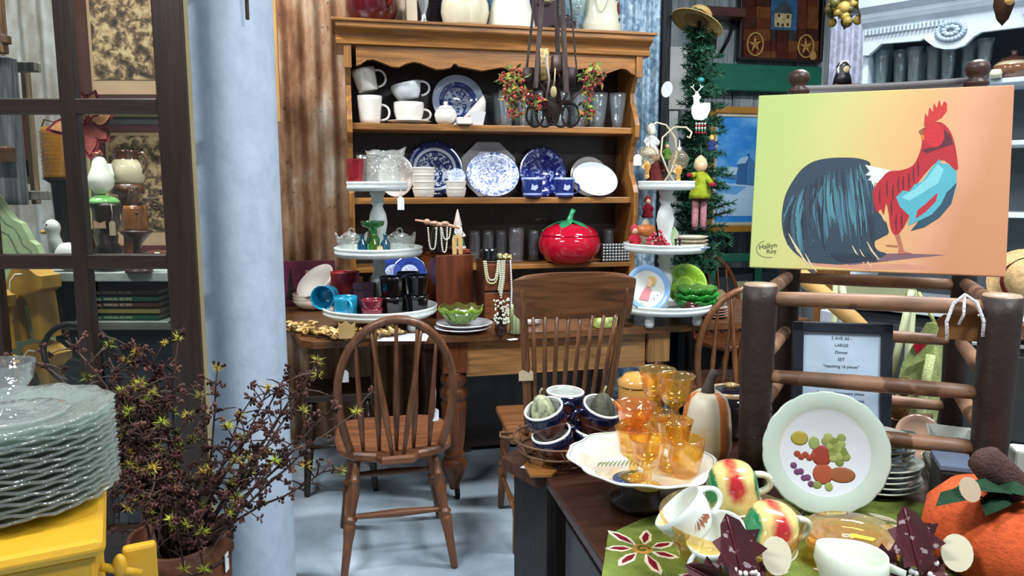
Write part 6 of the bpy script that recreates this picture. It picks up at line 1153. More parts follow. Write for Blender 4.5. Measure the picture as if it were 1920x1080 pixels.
# duck, lantern, weathered frame
q = Vector((XW(104, 2.62), 2.64, ZA + .001)); t = T('white_duck', 'white ceramic duck with raised tail on the shelf end', 'figurine', q, 0); t.scale = (.8, .8, 1.02)
m = MB(S('#dcdcd6')); m.ell((.02, 0, .05), (.075, .045, .05), 20, 12); m.tube([(-.03, 0, .07), (-.04, 0, .115), (-.04, 0, .14)], [.034, .026, .024], 12); m.ell((-.042, -.002, .15), (.034, .028, .03), 14, 9); m.tube([(.07, 0, .07), (.095, 0, .12), (.10, 0, .17)], [.03, .02, .005], 8); m.build('body', 'gloss', t)
m = MB(S('#cf9a3c')); m.ell((-.08, 0, .135), (.02, .014, .008), 10, 6); m.build('bill', 'gloss', t); m = MB(S('#1a1a1a')); m.ell((-.052, -.024, .16), (.006, .004, .006), 8, 6); m.build('eye', 'gloss', t)
zq = P(110, 335, 2.95).z; q = Vector((XW(112, 2.95), 2.95, ZA + .001)); m = MB(S('#17130f')); m.lathe([(0, 0), (.05, 0), (.03, .03), (.022, .1), (.03, zq - ZA - .02), (.06, zq - ZA), (0, zq - ZA)], 16); m.thing('dark_stand', 'dark metal stand under the amber ribbed lantern', 'stand', 'iron', q, 0)
t = T('amber_lantern', 'amber ribbed jar lantern with wire bail handle', 'lantern', Vector((q.x, q.y, zq + .001)), 0); m = MB(S('#8a5a1c')); pf = [(0, 0), (.05, 0)] 
for k in range(12): pf += [(.056, .005 + k * .0155), (.053, .012 + k * .0155)]
m.lathe(pf + [(.05, .195), (0, .195)], 24); m.build('jar', 'enamel', t); m = MB(S('#6a5a4a')); m.tube([(-.052, 0, .195), (-.04, 0, .225), (.0, 0, .215), (.045, 0, .205), (.052, 0, .19)], .003, 6); m.build('bail', 'metal', t)
t = T('barnwood_frame', 'weathered grey barnwood frame around a bright picture', 'frame', (0, 0, 0)); y = 2.46
zt_, zb_ = P(30, 108, y).z, P(40, 384, y).z; m = MB(S('#6f7072')); m.box(((XW(3, y) + XW(44, y)) / 2, y, (zt_ + zb_) / 2), (XW(44, y) - XW(3, y), .05, zt_ - zb_), bev=.004); m.build('post', 'roughwood', t)
m = MB(S('#777368')); m.box((XW(48, 2.5) + .01, 2.52, zt_ - .02), (.10, .04, .03), bev=.003); m.box((XW(60, 2.5), 2.52, zb_ + .03), (.08, .04, .03), bev=.003); m.build('crossbar', 'roughwood', t); t.children[-1]['kind'] = 'stuff'
m = MB(S('#7d6a52')); m.box((XW(66, 2.56), 2.56, (zt_ + zb_) / 2), (.018, .03, zt_ - zb_), bev=.003); m.build('post', 'roughwood', t)
for c_, pa, pb_ in (('#a8482c', 205, 300), ('#7d8f52', 300, 345), ('#c25a30', 300, 330)): m = MB(S(c_)); m.box((XW(55, 2.57), 2.57, (P(0, pa, 2.57).z + P(0, pb_, 2.57).z) / 2), (.028, .01, P(0, pa, 2.57).z - P(0, pb_, 2.57).z)); m.build('picture_strip', 'matte', t)
m = MB(S('#5a3a1e')); m.box((XW(2, 2.40), 2.40, P(0, 290, 2.4).z), (.09, .05, .05), bev=.006); m.build('peg', 'woodx', t)
t = T('brown_window_frame', 'brown wooden window frame high behind the door', 'frame', (0, 0, 0)); y = 2.8
m = MB(S('#6a4f38')); m.box((XW(26, y), y, P(0, 20, y).z), (.03, .04, .30), bev=.004); m.build('jamb', 'roughwood', t); m = MB(S('#5f4632')); m.box((XW(0, y), y, P(0, 74, y).z), (.16, .04, .03), bev=.004); m.build('sill', 'roughwood', t); m = MB(S('#4a3828')); m.box((XW(4, y), y + .01, P(0, 20, y).z), (.09, .02, .26)); m.build('panel', 'roughwood', t)
# green headboard, mustard corbels, iron scroll
y = 2.42; o = [(-260, 330), (-120, 340), (-20, 350), (5, 368), (22, 395), (34, 410), (50, 418), (60, 436), (66, 450), (78, 458), (86, 476), (96, 520), (110, 700)]
o3 = [P(a, b_, y) for a, b_ in o]; o2 = [(p.x, p.z) for p in o3] + [(o3[-1].x, .0), (o3[0].x, .0)]
t = T('green_headboard', 'pale green scalloped headboard behind the mustard corbels', 'headboard', (0, y, 0)); MXZ = Matrix(((1, 0, 0, 0), (0, 0, -1, 0), (0, 1, 0, 0), (0, 0, 0, 1)))
m = MB(S('#a9ba8c')); m.prism(o2, .03, MXZ); m.build('board', 'paint', t)
for k in (0, .022): m = MB(S('#5f7450')); m.tube([(p.x - .02 - k, -.031, p.z - .015 - k) for p in o3[:-1]], .0025, 5); m.build('bead', 'paint', t)
bt = T('low_bench', 'dark low bench under the mustard corbels', 'bench', (-1.50, 2.27, 0)); zbn = .66; m = MB(S('#2a2018')); m.box((0, 0, zbn - .015), (.50, .20, .03), bev=.004); m.build('top', 'woodx', bt)
for sx_ in (-.22, .22): m = MB(S('#2a2018')); m.box((sx_, 0, zbn / 2 - .015), (.035, .17, zbn - .03)); m.build('leg', 'woodz', bt)
CO = [(0, 0), (0, .20), (.015, .25), (.05, .295), (.10, .305), (.15, .29), (.185, .262), (.21, .255), (.205, .205), (.165, .19), (.16, 0), (.115, 0), (.115, .13), (.10, .175), (.075, .19), (.05, .165), (.045, .12), (.045, 0)]
def corbel(lab, loc, roll, s=1.0, rz=R(-18)):
    t = T('corbel', lab, 'corbel', loc, 0, rot=(0, R(roll), rz)); t.scale = (s,) * 3; m = MB(S('#a97f26')); m.prism(CO, .09, MXZ); m.build('bracket', 'paint', t)
    m = MB(S('#d6cfb8')); m.tube([(x, -.0905, z) for x, z in ((.02, .09), (.022, .20), (.04, .25), (.075, .275), (.11, .272))], .0045, 6); m.build('white_line', 'paint', t); m = MB(S('#8d9a72')); m.box((.08, -.03, .07), (.068, .05, .14)); m.build('green_inset', 'paint', t); return t
cx0 = [XW(-8, 2.24, 700), XW(74, 2.30, 700)]
corbel('mustard yellow carved corbel, lower one of the outer stack', Vector((cx0[0], 2.24, .661)), -3, .66); corbel('mustard yellow carved corbel, upper one of the outer stack', Vector((cx0[0] - .012, 2.25, .866)), -5, .64)
corbel('mustard yellow carved corbel, lower one behind the iron ring', Vector((cx0[1], 2.31, .661)), -5, .72); corbel('mustard yellow carved corbel, upper one beside the door muntin', Vector((cx0[1] - .02, 2.32, .888)), -7, .74)
t = T('iron_scroll', 'black wrought-iron ring scroll hanging behind the door panes', 'ironwork', (0, 0, 0)); ik = S('#17130f')
c_ = P(137, 662, 2.18); m = MB(ik); m.tube([(c_.x + .088 * cos(a), c_.y, c_.z + .088 * sin(a)) for a in [i * pi / 14 for i in range(28)]], .0085, 8, closed=True); m.build('large_ring', 'iron', t); c_ = P(142, 694, 2.17); m = MB(ik); m.tube([(c_.x + .03 * cos(a), c_.y, c_.z + .03 * sin(a)) for a in [i * pi / 10 for i in range(20)]], .007, 8, closed=True); m.build('small_ring', 'iron', t)
m = MB(ik); m.tube([P(140, 605, 2.18), P(185, 620, 2.2), P(215, 645, 2.2), P(232, 690, 2.2), P(236, 760, 2.2), P(236, 860, 2.2), Vector((P(236, 860, 2.2).x, 2.2, .0))], .008, 7); m.build('stem', 'iron', t)
# jars and wood blocks on the lowest shelf
for px, lab in ((283, 'dark blue lidded jar half hidden by the branches'), (326, 'dark blue lidded jar beside the door stile')):
    t = T('blue_jar', lab, 'jar', Vector((XW(px, 2.52), 2.52, ZC + .001)), 0); m = MB(S('#1f2836')); m.lathe([(0, 0), (.034, 0), (.037, .006), (.037, .10), (.03, .115), (.03, .125), (0, .125)], 20); m.build('body', 'gloss', t); m = MB(S('#10141c')); m.lathe([(.033, .122), (.033, .142), (0, .144)], 20); m.build('lid', 'satin', t); m = MB(S('#7d8794')); m.add([(.0376 * sin(a), -.0376 * cos(a), z) for a, z in ((-.7, .02), (-.2, .02), (.3, .02), (.7, .02), (.7, .09), (.3, .09), (-.2, .09), (-.7, .09))], [(0, 1, 6, 7), (1, 2, 5, 6), (2, 3, 4, 5)]); m.build('label', 'speckle', t)
m = MB(S('#a87a4a')); m.box((0, 0, .03), (.13, .10, .055), bev=.004); m.thing('wood_block', 'pale wooden block on the shelf under the blue jars', 'block', 'woodx', (XW(330, 2.47), 2.50, ZC - .085), R(8))
cz2 = P(216, 722, 2.66).z; m = MB(S('#231b16')); m.box((0, 0, (cz2 - ZC) / 2), (.12, .12, cz2 - ZC - .002), bev=.004); m.thing('dark_crate', 'dark wooden crate on the low shelf behind the branches', 'crate', 'woodz', (XW(216, 2.66), 2.68, ZC + .001), 0)
m = MB(S('#b5714a')); m.lathe([(0, 0), (.02, 0), (.021, .03), (.019, .03), (0, .004)], 18); m.thing('copper_cup', 'small copper cup behind the dried branches', 'cup', 'metal', P(216, 722, 2.66) + Vector((0, 0, .001)), 0)
# ---------------------------------------------------------------- yellow cart with glass plates
YZ = .832; yc = G(197, 1012, YZ); ya = R(28); t = T('yellow_cart', 'mustard yellow painted drop-leaf cart under the glass plates', 'cart', (yc.x, yc.y, 0), ya); ye = S('#c99a22')
m = MB(ye); m.box((-.26, .21, YZ - .014), (.52, .42, .028), bev=.012); m.build('top', 'paint', t)
m = MB(ye); m.box((-.26, .012 + .015, YZ - .07), (.47, .02, .08), bev=.003); m.build('apron', 'paint', t); m = MB(ye); m.box((-.024, .21, YZ - .07), (.02, .36, .08), bev=.003); m.build('apron', 'paint', t)
m = MB(ye); m.box((-.27, .22, YZ - .24), (.42, .34, .26)); m.build('body', 'paint', t)
for lx_ in (-.035, -.485):
    for ly_ in (.035, .385): m = MB(ye); m.box((lx_, ly_, (YZ - .03) / 2), (.035, .035, YZ - .03), bev=.004); m.build('leg', 'paint', t)
m = MB(ye); m.box((.045, .075, YZ - .20), (.05, .02, .30), Tr(.0, 0, 0), bev=.006); m.build('drop_leaf', 'paint', t)
m = MB(ye); m.ell((.016, .04, YZ - .065), (.011, .011, .020), 14, 9); m.tube([(-.01, .04, YZ - .06), (.045, .04, YZ - .085)], .007, 8); m.build('pivot_peg', 'paint', t)
pc2 = Vector((P(30, 900, 1.2).x, 1.2, YZ)); gsc = lambda a, r, z: 1 + .016 * sin(26 * a) * (r > .09); first = None
ords = ['lowest', 'second', 'third', 'fourth', 'fifth', 'sixth', 'seventh', 'eighth', 'ninth', 'tenth', 'eleventh', 'twelfth', 'thirteenth', 'fourteenth', 'fifteenth', 'topmost']
for k in range(16):
    rr_ = .140 - .0006 * k; loc = Vector((pc2.x, pc2.y, YZ + .001 + .0092 * k))
    if first is None:
        m = MB((.84, .90, .87)); m.lathe([(0, 0), (.075, 0), (.095, .008), (.138, .017), (.151, .020), (.155, .023), (.151, .026), (.138, .021), (.095, .012), (.075, .004), (0, .004)], 104, rf=gsc, zf=lambda a, r, z: .0018 * sin(13 * a) * (r > .1)); first = m.thing('glass_plate', 'scalloped clear glass plate, lowest in the stack on the yellow cart', 'plate', 'stackglass', loc, 0, 'glass plates on the yellow cart')
    else: dup(first, loc, .23 * k, 'scalloped clear glass plate, %s%s in the stack on the yellow cart' % (ords[k], '' if k == 15 else ' up'), sc=1 - .004 * (k % 3))
m = MB((.93, .95, .95)); m.lathe([(0, 0), (.032, 0), (.033, .004), (.012, .010), (.009, .02), (.012, .032), (.030, .042), (.044, .062), (.050, .088), (.0505, .092), (.048, .092), (.041, .062), (.027, .046), (0, .038)], 36); m.thing('glass_compote', 'small clear stemmed compote on the glass plate stack', 'compote', 'tumbler', Vector((P(8, 760, pc2.y).x, pc2.y, YZ + .1500)), 0)
m = MB((.9, .93, .92)); m.lathe([(0, 0), (.05, 0), (.07, .006), (.082, .012), (.08, .015), (.06, .008), (0, .005)], 48, rf=lambda a, r, z: 1 + .02 * sin(16 * a)); m.thing('glass_saucer', 'clear glass saucer under the stemmed compote', 'saucer', 'stackglass', Vector((pc2.x + .005, pc2.y, YZ + .1440)), 0)
# ---------------------------------------------------------------- planter with dried branches
pp_ = Vector((XW(338, 1.74, 1000), 1.74, 0)); zr_ = P(338, 1003, 1.74).z
t = T('leather_planter', 'tall brown leather bucket planter beside the pillar', 'planter', pp_, 0)
m = MB(S('#5f3219')); m.lathe([(0, 0), (.095, 0), (.10, .02), (.112, zr_ * .6), (.118, zr_), (.113, zr_ + .004), (.108, zr_), (.10, .3), (0, .3)], 36, zf=lambda a, r, z: .008 * sin(2 * a + 1) if z > zr_ - .01 else 0); m.build('bucket', 'bark', t); MATS['leather'] = MATS['bark']
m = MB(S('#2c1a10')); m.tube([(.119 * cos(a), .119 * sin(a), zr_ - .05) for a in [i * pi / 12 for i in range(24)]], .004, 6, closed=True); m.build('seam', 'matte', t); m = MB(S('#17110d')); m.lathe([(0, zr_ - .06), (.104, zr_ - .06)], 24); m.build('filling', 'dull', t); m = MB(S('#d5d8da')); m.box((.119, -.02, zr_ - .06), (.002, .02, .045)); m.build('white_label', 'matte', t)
bt = T('dried_branches', 'dried larch-like branches with brown cones and yellow tufts', 'branches', (pp_.x, pp_.y, zr_ - .05), 0)
rn = random.Random(17); base = Vector((pp_.x, pp_.y, zr_ - .05))
tips = [(598, 680, 1.70), (575, 705, 1.72), (628, 762, 1.66), (665, 772, 1.62), (618, 880, 1.62), (560, 735, 1.74), (505, 728, 1.80), (540, 700, 1.84), (480, 800, 1.62), (410, 690, 1.80), (560, 820, 1.70), (470, 745, 1.85), (520, 860, 1.60),
        (205, 672, 1.70), (240, 645, 1.74), (332, 634, 1.78), (2, 662, 1.60), (120, 640, 1.66), (262, 712, 1.70), (302, 700, 1.75), (196, 765, 1.62), (205, 840, 1.60), (235, 900, 1.58), (385, 725, 1.82), (350, 780, 1.70), (255, 800, 1.60), (290, 860, 1.60), (230, 730, 1.66), (270, 770, 1.72), (215, 700, 1.70), (240, 780, 1.66), (280, 680, 1.74), (225, 860, 1.62), (262, 880, 1.62), (310, 745, 1.70), (200, 800, 1.66),
        (382, 1075, 1.56), (265, 1085, 1.56), (222, 1000, 1.58), (345, 1062, 1.55), (376, 1030, 1.56), (300, 1020, 1.56), (240, 950, 1.58), (285, 940, 1.56)]
def bez(a, b_, c_, n): return [a * (1 - u) ** 2 + b_ * 2 * u * (1 - u) + c_ * u * u for u in [i / n for i in range(n + 1)]]
for k, (px, py, D) in enumerate(tips):
    e = P(px, py, D); s0 = base + Vector((rn.uniform(-.06, .06), rn.uniform(-.05, .05), 0)); droop = py > 920
    mid = (s0 + e) * .5 + Vector((rn.uniform(-.03, .03), rn.uniform(-.05, .02), .30 if droop else (.10 if px < 330 else -.0)))
    if px < 150: mid.z += .12
    path = [p - base for p in bez(s0, mid, e, 8)]; m = MB(S(rn.choice(['#4a3a34', '#3a2a26', '#5a4a42'])))
    wob = [p + Vector((rn.uniform(-.006, .006), rn.uniform(-.006, .006), rn.uniform(-.006, .006))) for p in path]; m.tube(wob, [.0042 - .0003 * i for i in range(9)], 5); tw_ = []
    for j in range(14):
        u = rn.uniform(2.5, 8); i = min(int(u), 7); p = wob[i].lerp(wob[i + 1], u - i); d = Vector((rn.uniform(-1, 1), rn.uniform(-1, .6), rn.uniform(-.4, 1))).normalized() * rn.uniform(.02, .07); m.tube([p, p + d * .6 + Vector((0, 0, .004)), p + d], [.002, .0016, .001], 4); tw_.append(p + d)
    br = m.build('branch', 'foliage', bt); m = MB()
    for q in tw_ + [wob[rn.randint(3, 8)] + Vector((rn.uniform(-.012, .012), rn.uniform(-.012, .012), rn.uniform(-.012, .012))) for _ in range(16)]:
        if rn.random() < .82:
            m.col = S(rn.choice(['#3a2420', '#4a2c28', '#2c1c1a', '#5a3a36', '#6a4a42']))
            for _ in range(7): m.ell(q + Vector((rn.uniform(-.007, .007), rn.uniform(-.007, .007), rn.uniform(-.007, .007))), (rn.uniform(.0022, .0042), rn.uniform(.0022, .0042), rn.uniform(.003, .0052)), 5, 3)
    m.build('cones', 'foliage', br)['kind'] = 'stuff'; m = MB()
    for q in rn.sample(tw_, 2) + ([wob[8]] if k % 3 == 0 else []):
        m.col = S(rn.choice(['#a3b03c', '#b9b84a', '#8fa23a', '#c9b04a']))
        for _ in range(44):
            d = Vector((rn.uniform(-1, 1), rn.uniform(-1, 1), rn.uniform(-.6, 1))).normalized(); s = d.orthogonal().normalized() * .0011; m.tri([q + s, q - s, q + d * rn.uniform(.008, .024)])
    m.build('needle_tuft', 'foliage', br)['kind'] = 'stuff'
# ---------------------------------------------------------------- hanging basket-chandelier before the dresser
HD = 3.02; hc = P(1036, 235, HD); t = T('twig_chandelier', 'rustic wooden strap hanger with red berry sprays before the dresser', 'hanging ornament', (hc.x, hc.y, hc.z)); br_ = S('#3f2e28')
def hp(px, py, dy=0): return P(px, py, HD + dy) - hc
apex = hp(1040, -330); 
for a, b_, dy, w in ((985, 150, -.03, .011), (1004, 165, -.08, .012), (1062, 175, -.09, .013), (1082, 140, -.02, .008), (1046, 120, .08, .012)):
    p = hp(a, b_, dy); d = (apex - p); m = MB(S('#4f4442')); q = d.to_track_quat('Z', 'Y').to_matrix().to_4x4(); m.box((0, 0, d.length / 2), (w * 1.6, .006, d.length), Matrix.Translation(p) @ q); m.build('strap', 'roughwood', t)
m = MB(br_); m.tube([hp(1036, 232), hp(1036, 205), hp(1034, 170), hp(1036, 140)], [.02, .04, .035, .03], 12); m.build('hub', 'bark', t)
m = MB(S('#a08a58')); m.tube([hp(1020, 150, -.06), hp(1019, 92, -.06)], .022, 12); m.build('candle', 'speckle', t); m = MB(S('#6a5a52')); m.tube([hp(1046, 135, -.05), hp(1046, 105, -.05)], [.03, .026], 12); m.build('tin_cup', 'iron', t)
m = MB(S('#3a302e')); m.tube([hp(992, 160, -.04), hp(992, 128, -.04)], [.022, .024], 12); m.build('tin_cup', 'iron', t); m = MB(S('#2a2024')); m.tube([hp(1064, 165, -.05), hp(1066, 128, -.05)], [.03, .032], 12); m.build('tin_cup', 'iron', t)
m = MB(S('#a8986a')); m.tube([hp(1041, 128, -.12), hp(1040, 150, -.12), hp(1038, 162, -.12)], [.003, .003, .003], 6); m.ell(hp(1038, 172, -.12), (.012, .006, .022), 12, 8); m.build('spoon', 'satin', t)
m = MB(S('#8f8680')); m.tube([hp(1024, 100, -.12), hp(1030, 150, -.12), hp(1024, 186, -.12)], .004, 6); m.build('iron_rod', 'iron', t)
for a in (1003, 1022, 1052, 1070): m = MB(S('#2c2422')); c_ = hp(a, 216, -.03); m.tube([c_ + Vector((.034 * cos(x), 0, .045 * sin(x))) for x in [i * pi / 8 for i in range(16)]], .005, 6, closed=True); m.build('iron_loop', 'iron', t)
for a, b_, c_, d_ in ((1036, 200, 965, 165), (1036, 195, 990, 200), (1040, 200, 1100, 160), (1040, 210, 1075, 150), (1036, 180, 1010, 150)): m = MB(S('#4a3a32')); m.tube([hp(a, b_), hp((a + c_) / 2, (b_ + d_) / 2 + 8, -.05), hp(c_, d_, -.06)], [.008, .006, .003], 6); m.build('twig', 'bark', t)
rn = random.Random(31)
for k, (px, py, w, h, n) in enumerate(((962, 152, 26, 24, 120), (985, 182, 26, 16, 90), (955, 182, 12, 14, 40), (1010, 195, 14, 14, 40), (1112, 145, 24, 20, 110), (1102, 180, 10, 26, 45), (965, 214, 14, 10, 40), (1100, 212, 16, 10, 40))):
    m = MB(); lf = MB()
    for i in range(n):
        a = rn.uniform(0, 6.28); r_ = math.sqrt(rn.random()); q = hp(px + w * r_ * cos(a), py + h * r_ * sin(a), -.05 + rn.uniform(-.05, .05))
        if rn.random() < .5: m.col = S(rn.choice(['#9a1f28', '#b83038', '#7a1a20', '#c2504a'])); m.ell(q, .0062, 6, 4)
        else:
            lf.col = S(rn.choice(['#6f7f3a', '#8a9a4a', '#4f6030', '#a3803a'])); d = Vector((rn.uniform(-1, 1), rn.uniform(-1, .3), rn.uniform(-1, 1))).normalized(); s = d.orthogonal().normalized() * .005; lf.tri([q, q + d * .014 + s * 1.6, q + d * .032, q + d * .014 - s * 1.6])
    o = m.build('berry_spray', 'gloss', t); o['kind'] = 'stuff'; lf.build('leaves', 'foliage', o)['kind'] = 'stuff'
# ---------------------------------------------------------------- far corner
def FW(px, py, dn=0.0): return PL(px, py, FW0, FTH, -dn)
def toF(p): d = Vector((p.x, p.y, 0)) - FW0; return d.x * cos(FTH) + d.y * sin(FTH)
def fbox(m, px0, px1, py0, py1, dn, th, bev=.003):
    """box on the far wall in its local frame (x, -depth, z)"""
    a, b_ = FW(px0, py1, dn), FW(px1, py0, dn); x0_, x1_ = toF(a), toF(b_); m.box(((x0_ + x1_) / 2, -dn + th / 2, (a.z + b_.z) / 2), (x1_ - x0_, th, b_.z - a.z), bev=bev)
def fthing(name, lab, cat): return T(name, lab, cat, FW0, FTH)
t = fthing('green_shelf', 'green painted wall shelf board under the castle picture', 'shelf'); m = MB(S('#0f6a52')); fbox(m, 1300, 1542, 126, 167, .10, .09, .006); m.build('board', 'paint', t)
t = fthing('red_shelf', 'narrow red-brown shelf with black bracket on the far wall', 'shelf'); m = MB(S('#5a2a24')); fbox(m, 1318, 1400, 15, 28, .16, .15); m.build('board', 'woodx', t)
bx_ = toF(FW(1375, 60, .03)); m = MB(S('#17181c')); zt_ = FW(1375, 30, .03).z; m.tube([(bx_ - .0, -.03, zt_), (bx_ - .02, -.05, zt_ - .09), (bx_ - .06, -.06, zt_ - .18), (bx_ - .10, -.04, zt_ - .26)], .012, 8); m.build('bracket', 'iron', t)
m = MB(S('#2a2226')); fbox(m, 1300, 1345, 60, 92, .03, .02); m.build('batten', 'roughwood', t)
# castle picture
t = fthing('castle_picture', 'patchwork picture of a white castle with star wheels', 'picture'); x0_ = toF(FW(1388, 60, .05)); x1_ = toF(FW(1540, 60, .05)); z0_ = FW(1460, 113, .05).z; z1_ = FW(1460, -60, .05).z; W_, H_ = x1_ - x0_, z1_ - z0_
for c, d in (((W_ / 2, 0), (W_, .022)), ((W_ / 2, H_), (W_, .022)), ((0, H_ / 2), (.022, H_)), ((W_, H_ / 2), (.022, H_))): m = MB(S('#1d1416')); m.box((x0_ + c[0], -.045, z0_ + c[1]), (d[0], .05, d[1]), bev=.003); m.build('frame_bar', 'satin', t)
def cpt(px, py): p = FW(px, py, .05); return toF(p), p.z
rn = random.Random(2); xs_ = [1394, 1418, 1446, 1456, 1478, 1496, 1514, 1536]; ys_ = [-60, -20, 12, 34, 54, 76, 96, 112]
for i in range(7):
    for j in range(7):
        a = cpt(xs_[i], ys_[j + 1]); b_ = cpt(xs_[i + 1], ys_[j]); m = MB(S(rn.choice(['#5a2a22', '#6a3626', '#4a2a24', '#3d3a3c', '#7a4a2c', '#5f2c26']))); m.box(((a[0] + b_[0]) / 2, -.040, (a[1] + b_[1]) / 2), (b_[0] - a[0] - .002, .012, b_[1] - a[1] - .002)); m.build('patch', 'fabric', t)
def fpoly(m, col, pts, dn): m.col = S(col); m.add([(*[cpt(a, b_)[0]], -dn, cpt(a, b_)[1]) for a, b_ in pts], [tuple(range(len(pts)))])
m = MB(); fpoly(m, '#3f6a94', [(1446, -40), (1498, -40), (1494, 57), (1446, 55)], .0468); m.build('sky_patch', 'fabric', t); m = MB(); fpoly(m, '#c9b98a', [(1453, 24), (1485, 26), (1483, 52), (1452, 50)], .0475); fpoly(m, '#4a525e', [(1449, 24), (1472, -2), (1488, 26)], .0478)
for a, b_ in ((1459, 26), (1476, 28), (1457, 42), (1466, 44), (1475, 43)): fpoly(m, '#4a3626', [(a, b_), (a + 4, b_), (a + 4, b_ + 6), (a, b_ + 6)], .048)
m.build('castle_applique', 'fabric', t)
for px, py in ((1416, 83), (1511, 87)):
    m = MB(S('#c9a25a')); c_ = cpt(px, py); m.tube([(c_[0] + .062 * cos(a), -.05, c_[1] + .078 * sin(a)) for a in [i * pi / 14 for i in range(28)]], .007, 6, closed=True)
    for k in range(5): a = k * 2 * pi / 5 + .4; m.add([(c_[0], -.052, c_[1]), (c_[0] + .02 * cos(a + .5), -.05, c_[1] + .02 * sin(a + .5)), (c_[0] + .052 * cos(a), -.05, c_[1] + .064 * sin(a)), (c_[0] + .02 * cos(a - .5), -.05, c_[1] + .02 * sin(a - .5))], [(0, 1, 2, 3)])
    m.build('star_wheel', 'fabric', t); t.children[-1]['kind'] = 'stuff'
m = MB(S('#b08a52')); c_ = cpt(1522, 105); m.prism(circ(.028, 16, 1.2), .004, Tr(c_[0], -.06, c_[1]) @ Rx(90)); m.build('wood_tag', 'matte', t)
# winter painting
t = fthing('winter_painting', 'gold-framed blue winter landscape with barn', 'painting'); DN = .36
def wpt(px, py): p = FW(px, py, DN); return toF(p), p.z
a, b_ = wpt(1322, 436), wpt(1520, 204); W_, H_ = b_[0] - a[0], b_[1] - a[1]
for inset, wd_, col, dep in ((0, .045, '#a8782a', .05), (.045, .022, '#c9c2ae', .03)):
    for c, d in (((W_ / 2, inset + wd_ / 2), (W_ - 2 * inset, wd_)), ((W_ / 2, H_ - inset - wd_ / 2), (W_ - 2 * inset, wd_)), ((inset + wd_ / 2, H_ / 2), (wd_, H_ - 2 * inset)), ((W_ - inset - wd_ / 2, H_ / 2), (wd_, H_ - 2 * inset))): m = MB(S(col)); m.box((a[0] + c[0], -DN + .01, a[1] + c[1]), (d[0], dep, d[1]), bev=.005); m.build('frame_bar', 'satin', t)
rampmat('wintersky', [(.35, '#1f74c4'), (.5, '#2f8ad8'), (.65, '#6fb2e6')], 2.2, (1, 1, 1.6), .6, 0)
m = MB(); m.box((a[0] + W_ / 2, -DN + .008, a[1] + H_ / 2), (W_ - .1, .01, H_ - .1)); m.build('sky', 'wintersky', t)
def wpoly(nm, col, pts, dn): m = MB(S(col)); m.add([(wpt(x, y)[0], -DN - .0 + .002 - dn, wpt(x, y)[1]) for x, y in pts], [tuple(range(len(pts)))]); return m.build(nm, 'canvas', t)
wpoly('snow', '#a9cbe6', [(1336, 335), (1370, 345), (1400, 342), (1500, 350), (1500, 405), (1336, 405)], 0); wpoly('snow_shade', '#5f9fd8', [(1336, 345), (1400, 350), (1380, 365), (1336, 360)], .001); wpoly('barn_wall', '#2c5f94', [(1380, 345), (1384, 305), (1404, 292), (1420, 312), (1418, 348)], .002); wpoly('barn_gable', '#3f78ae', [(1400, 345), (1402, 294), (1420, 312), (1418, 348)], .003); wpoly('barn_roof', '#9fc6e6', [(1380, 308), (1388, 296), (1404, 292), (1398, 306)], .004); wpoly('chimney', '#24507e', [(1402, 294), (1402, 288), (1405, 288), (1405, 294)], .004); wpoly('shed_roof', '#a9cbe6', [(1356, 325), (1362, 312), (1384, 314), (1380, 328)], .003); wpoly('shed_wall', '#3f70a4', [(1358, 334), (1358, 326), (1380, 328), (1380, 336)], .003)
# green trestle
t = T('green_trestle', 'green painted wooden trestle frame behind the table', 'trestle', (0, 0, 0)); gcol = S('#14604a'); pa = P(1290, 484, 5.08); pb_ = P(1440, 470, 5.16)
m = MB(gcol); d = pb_ - pa; m.box((d.length / 2, 0, 0), (d.length, .05, .055), Matrix.Translation(pa) @ Matrix.Rotation(math.atan2(d.y, d.x), 4, 'Z'), bev=.004); m.build('rail', 'paint', t)
for u in (.12, .32, .9): p = pa.lerp(pb_, u); m = MB(gcol); m.box((p.x, p.y + .03, (p.z - .0) / 2), (.05, .04, p.z), bev=.004); m.build('leg', 'paint', t)
p = pa.lerp(pb_, .55); m = MB(S('#2a3a44')); m.box((p.x, p.y + .12, p.z / 2 - .05), (.9, .05, p.z - .12)); m.build('panel', 'matte', t)
for px, c_, lab in ((1305, '#c9cfd0', 'white card leaning under the table leaf'), (1330, '#c2a8a0', 'pale pink printed card leaning under the table leaf'), (1402, '#a3a878', 'pale olive board leaning behind the right bow-back chair')):
    q = Vector((XW(px, 4.88), 4.88, .50)); m = MB(S(c_)); m.box((0, 0, .12), (.10, .012, .24), Rx(-8)); m.thing('leaning_card', lab, 'card', 'matte', q, R(10))
m = MB(S('#1c2026')); m.box((XW(1356, 4.86) + .02, 4.90, .25), (.5, .20, .498), bev=.01); m.thing('storage_chest', 'black storage chest on the floor behind the table\'s right leaf', 'trunk', 'satin', (0, 0, 0))
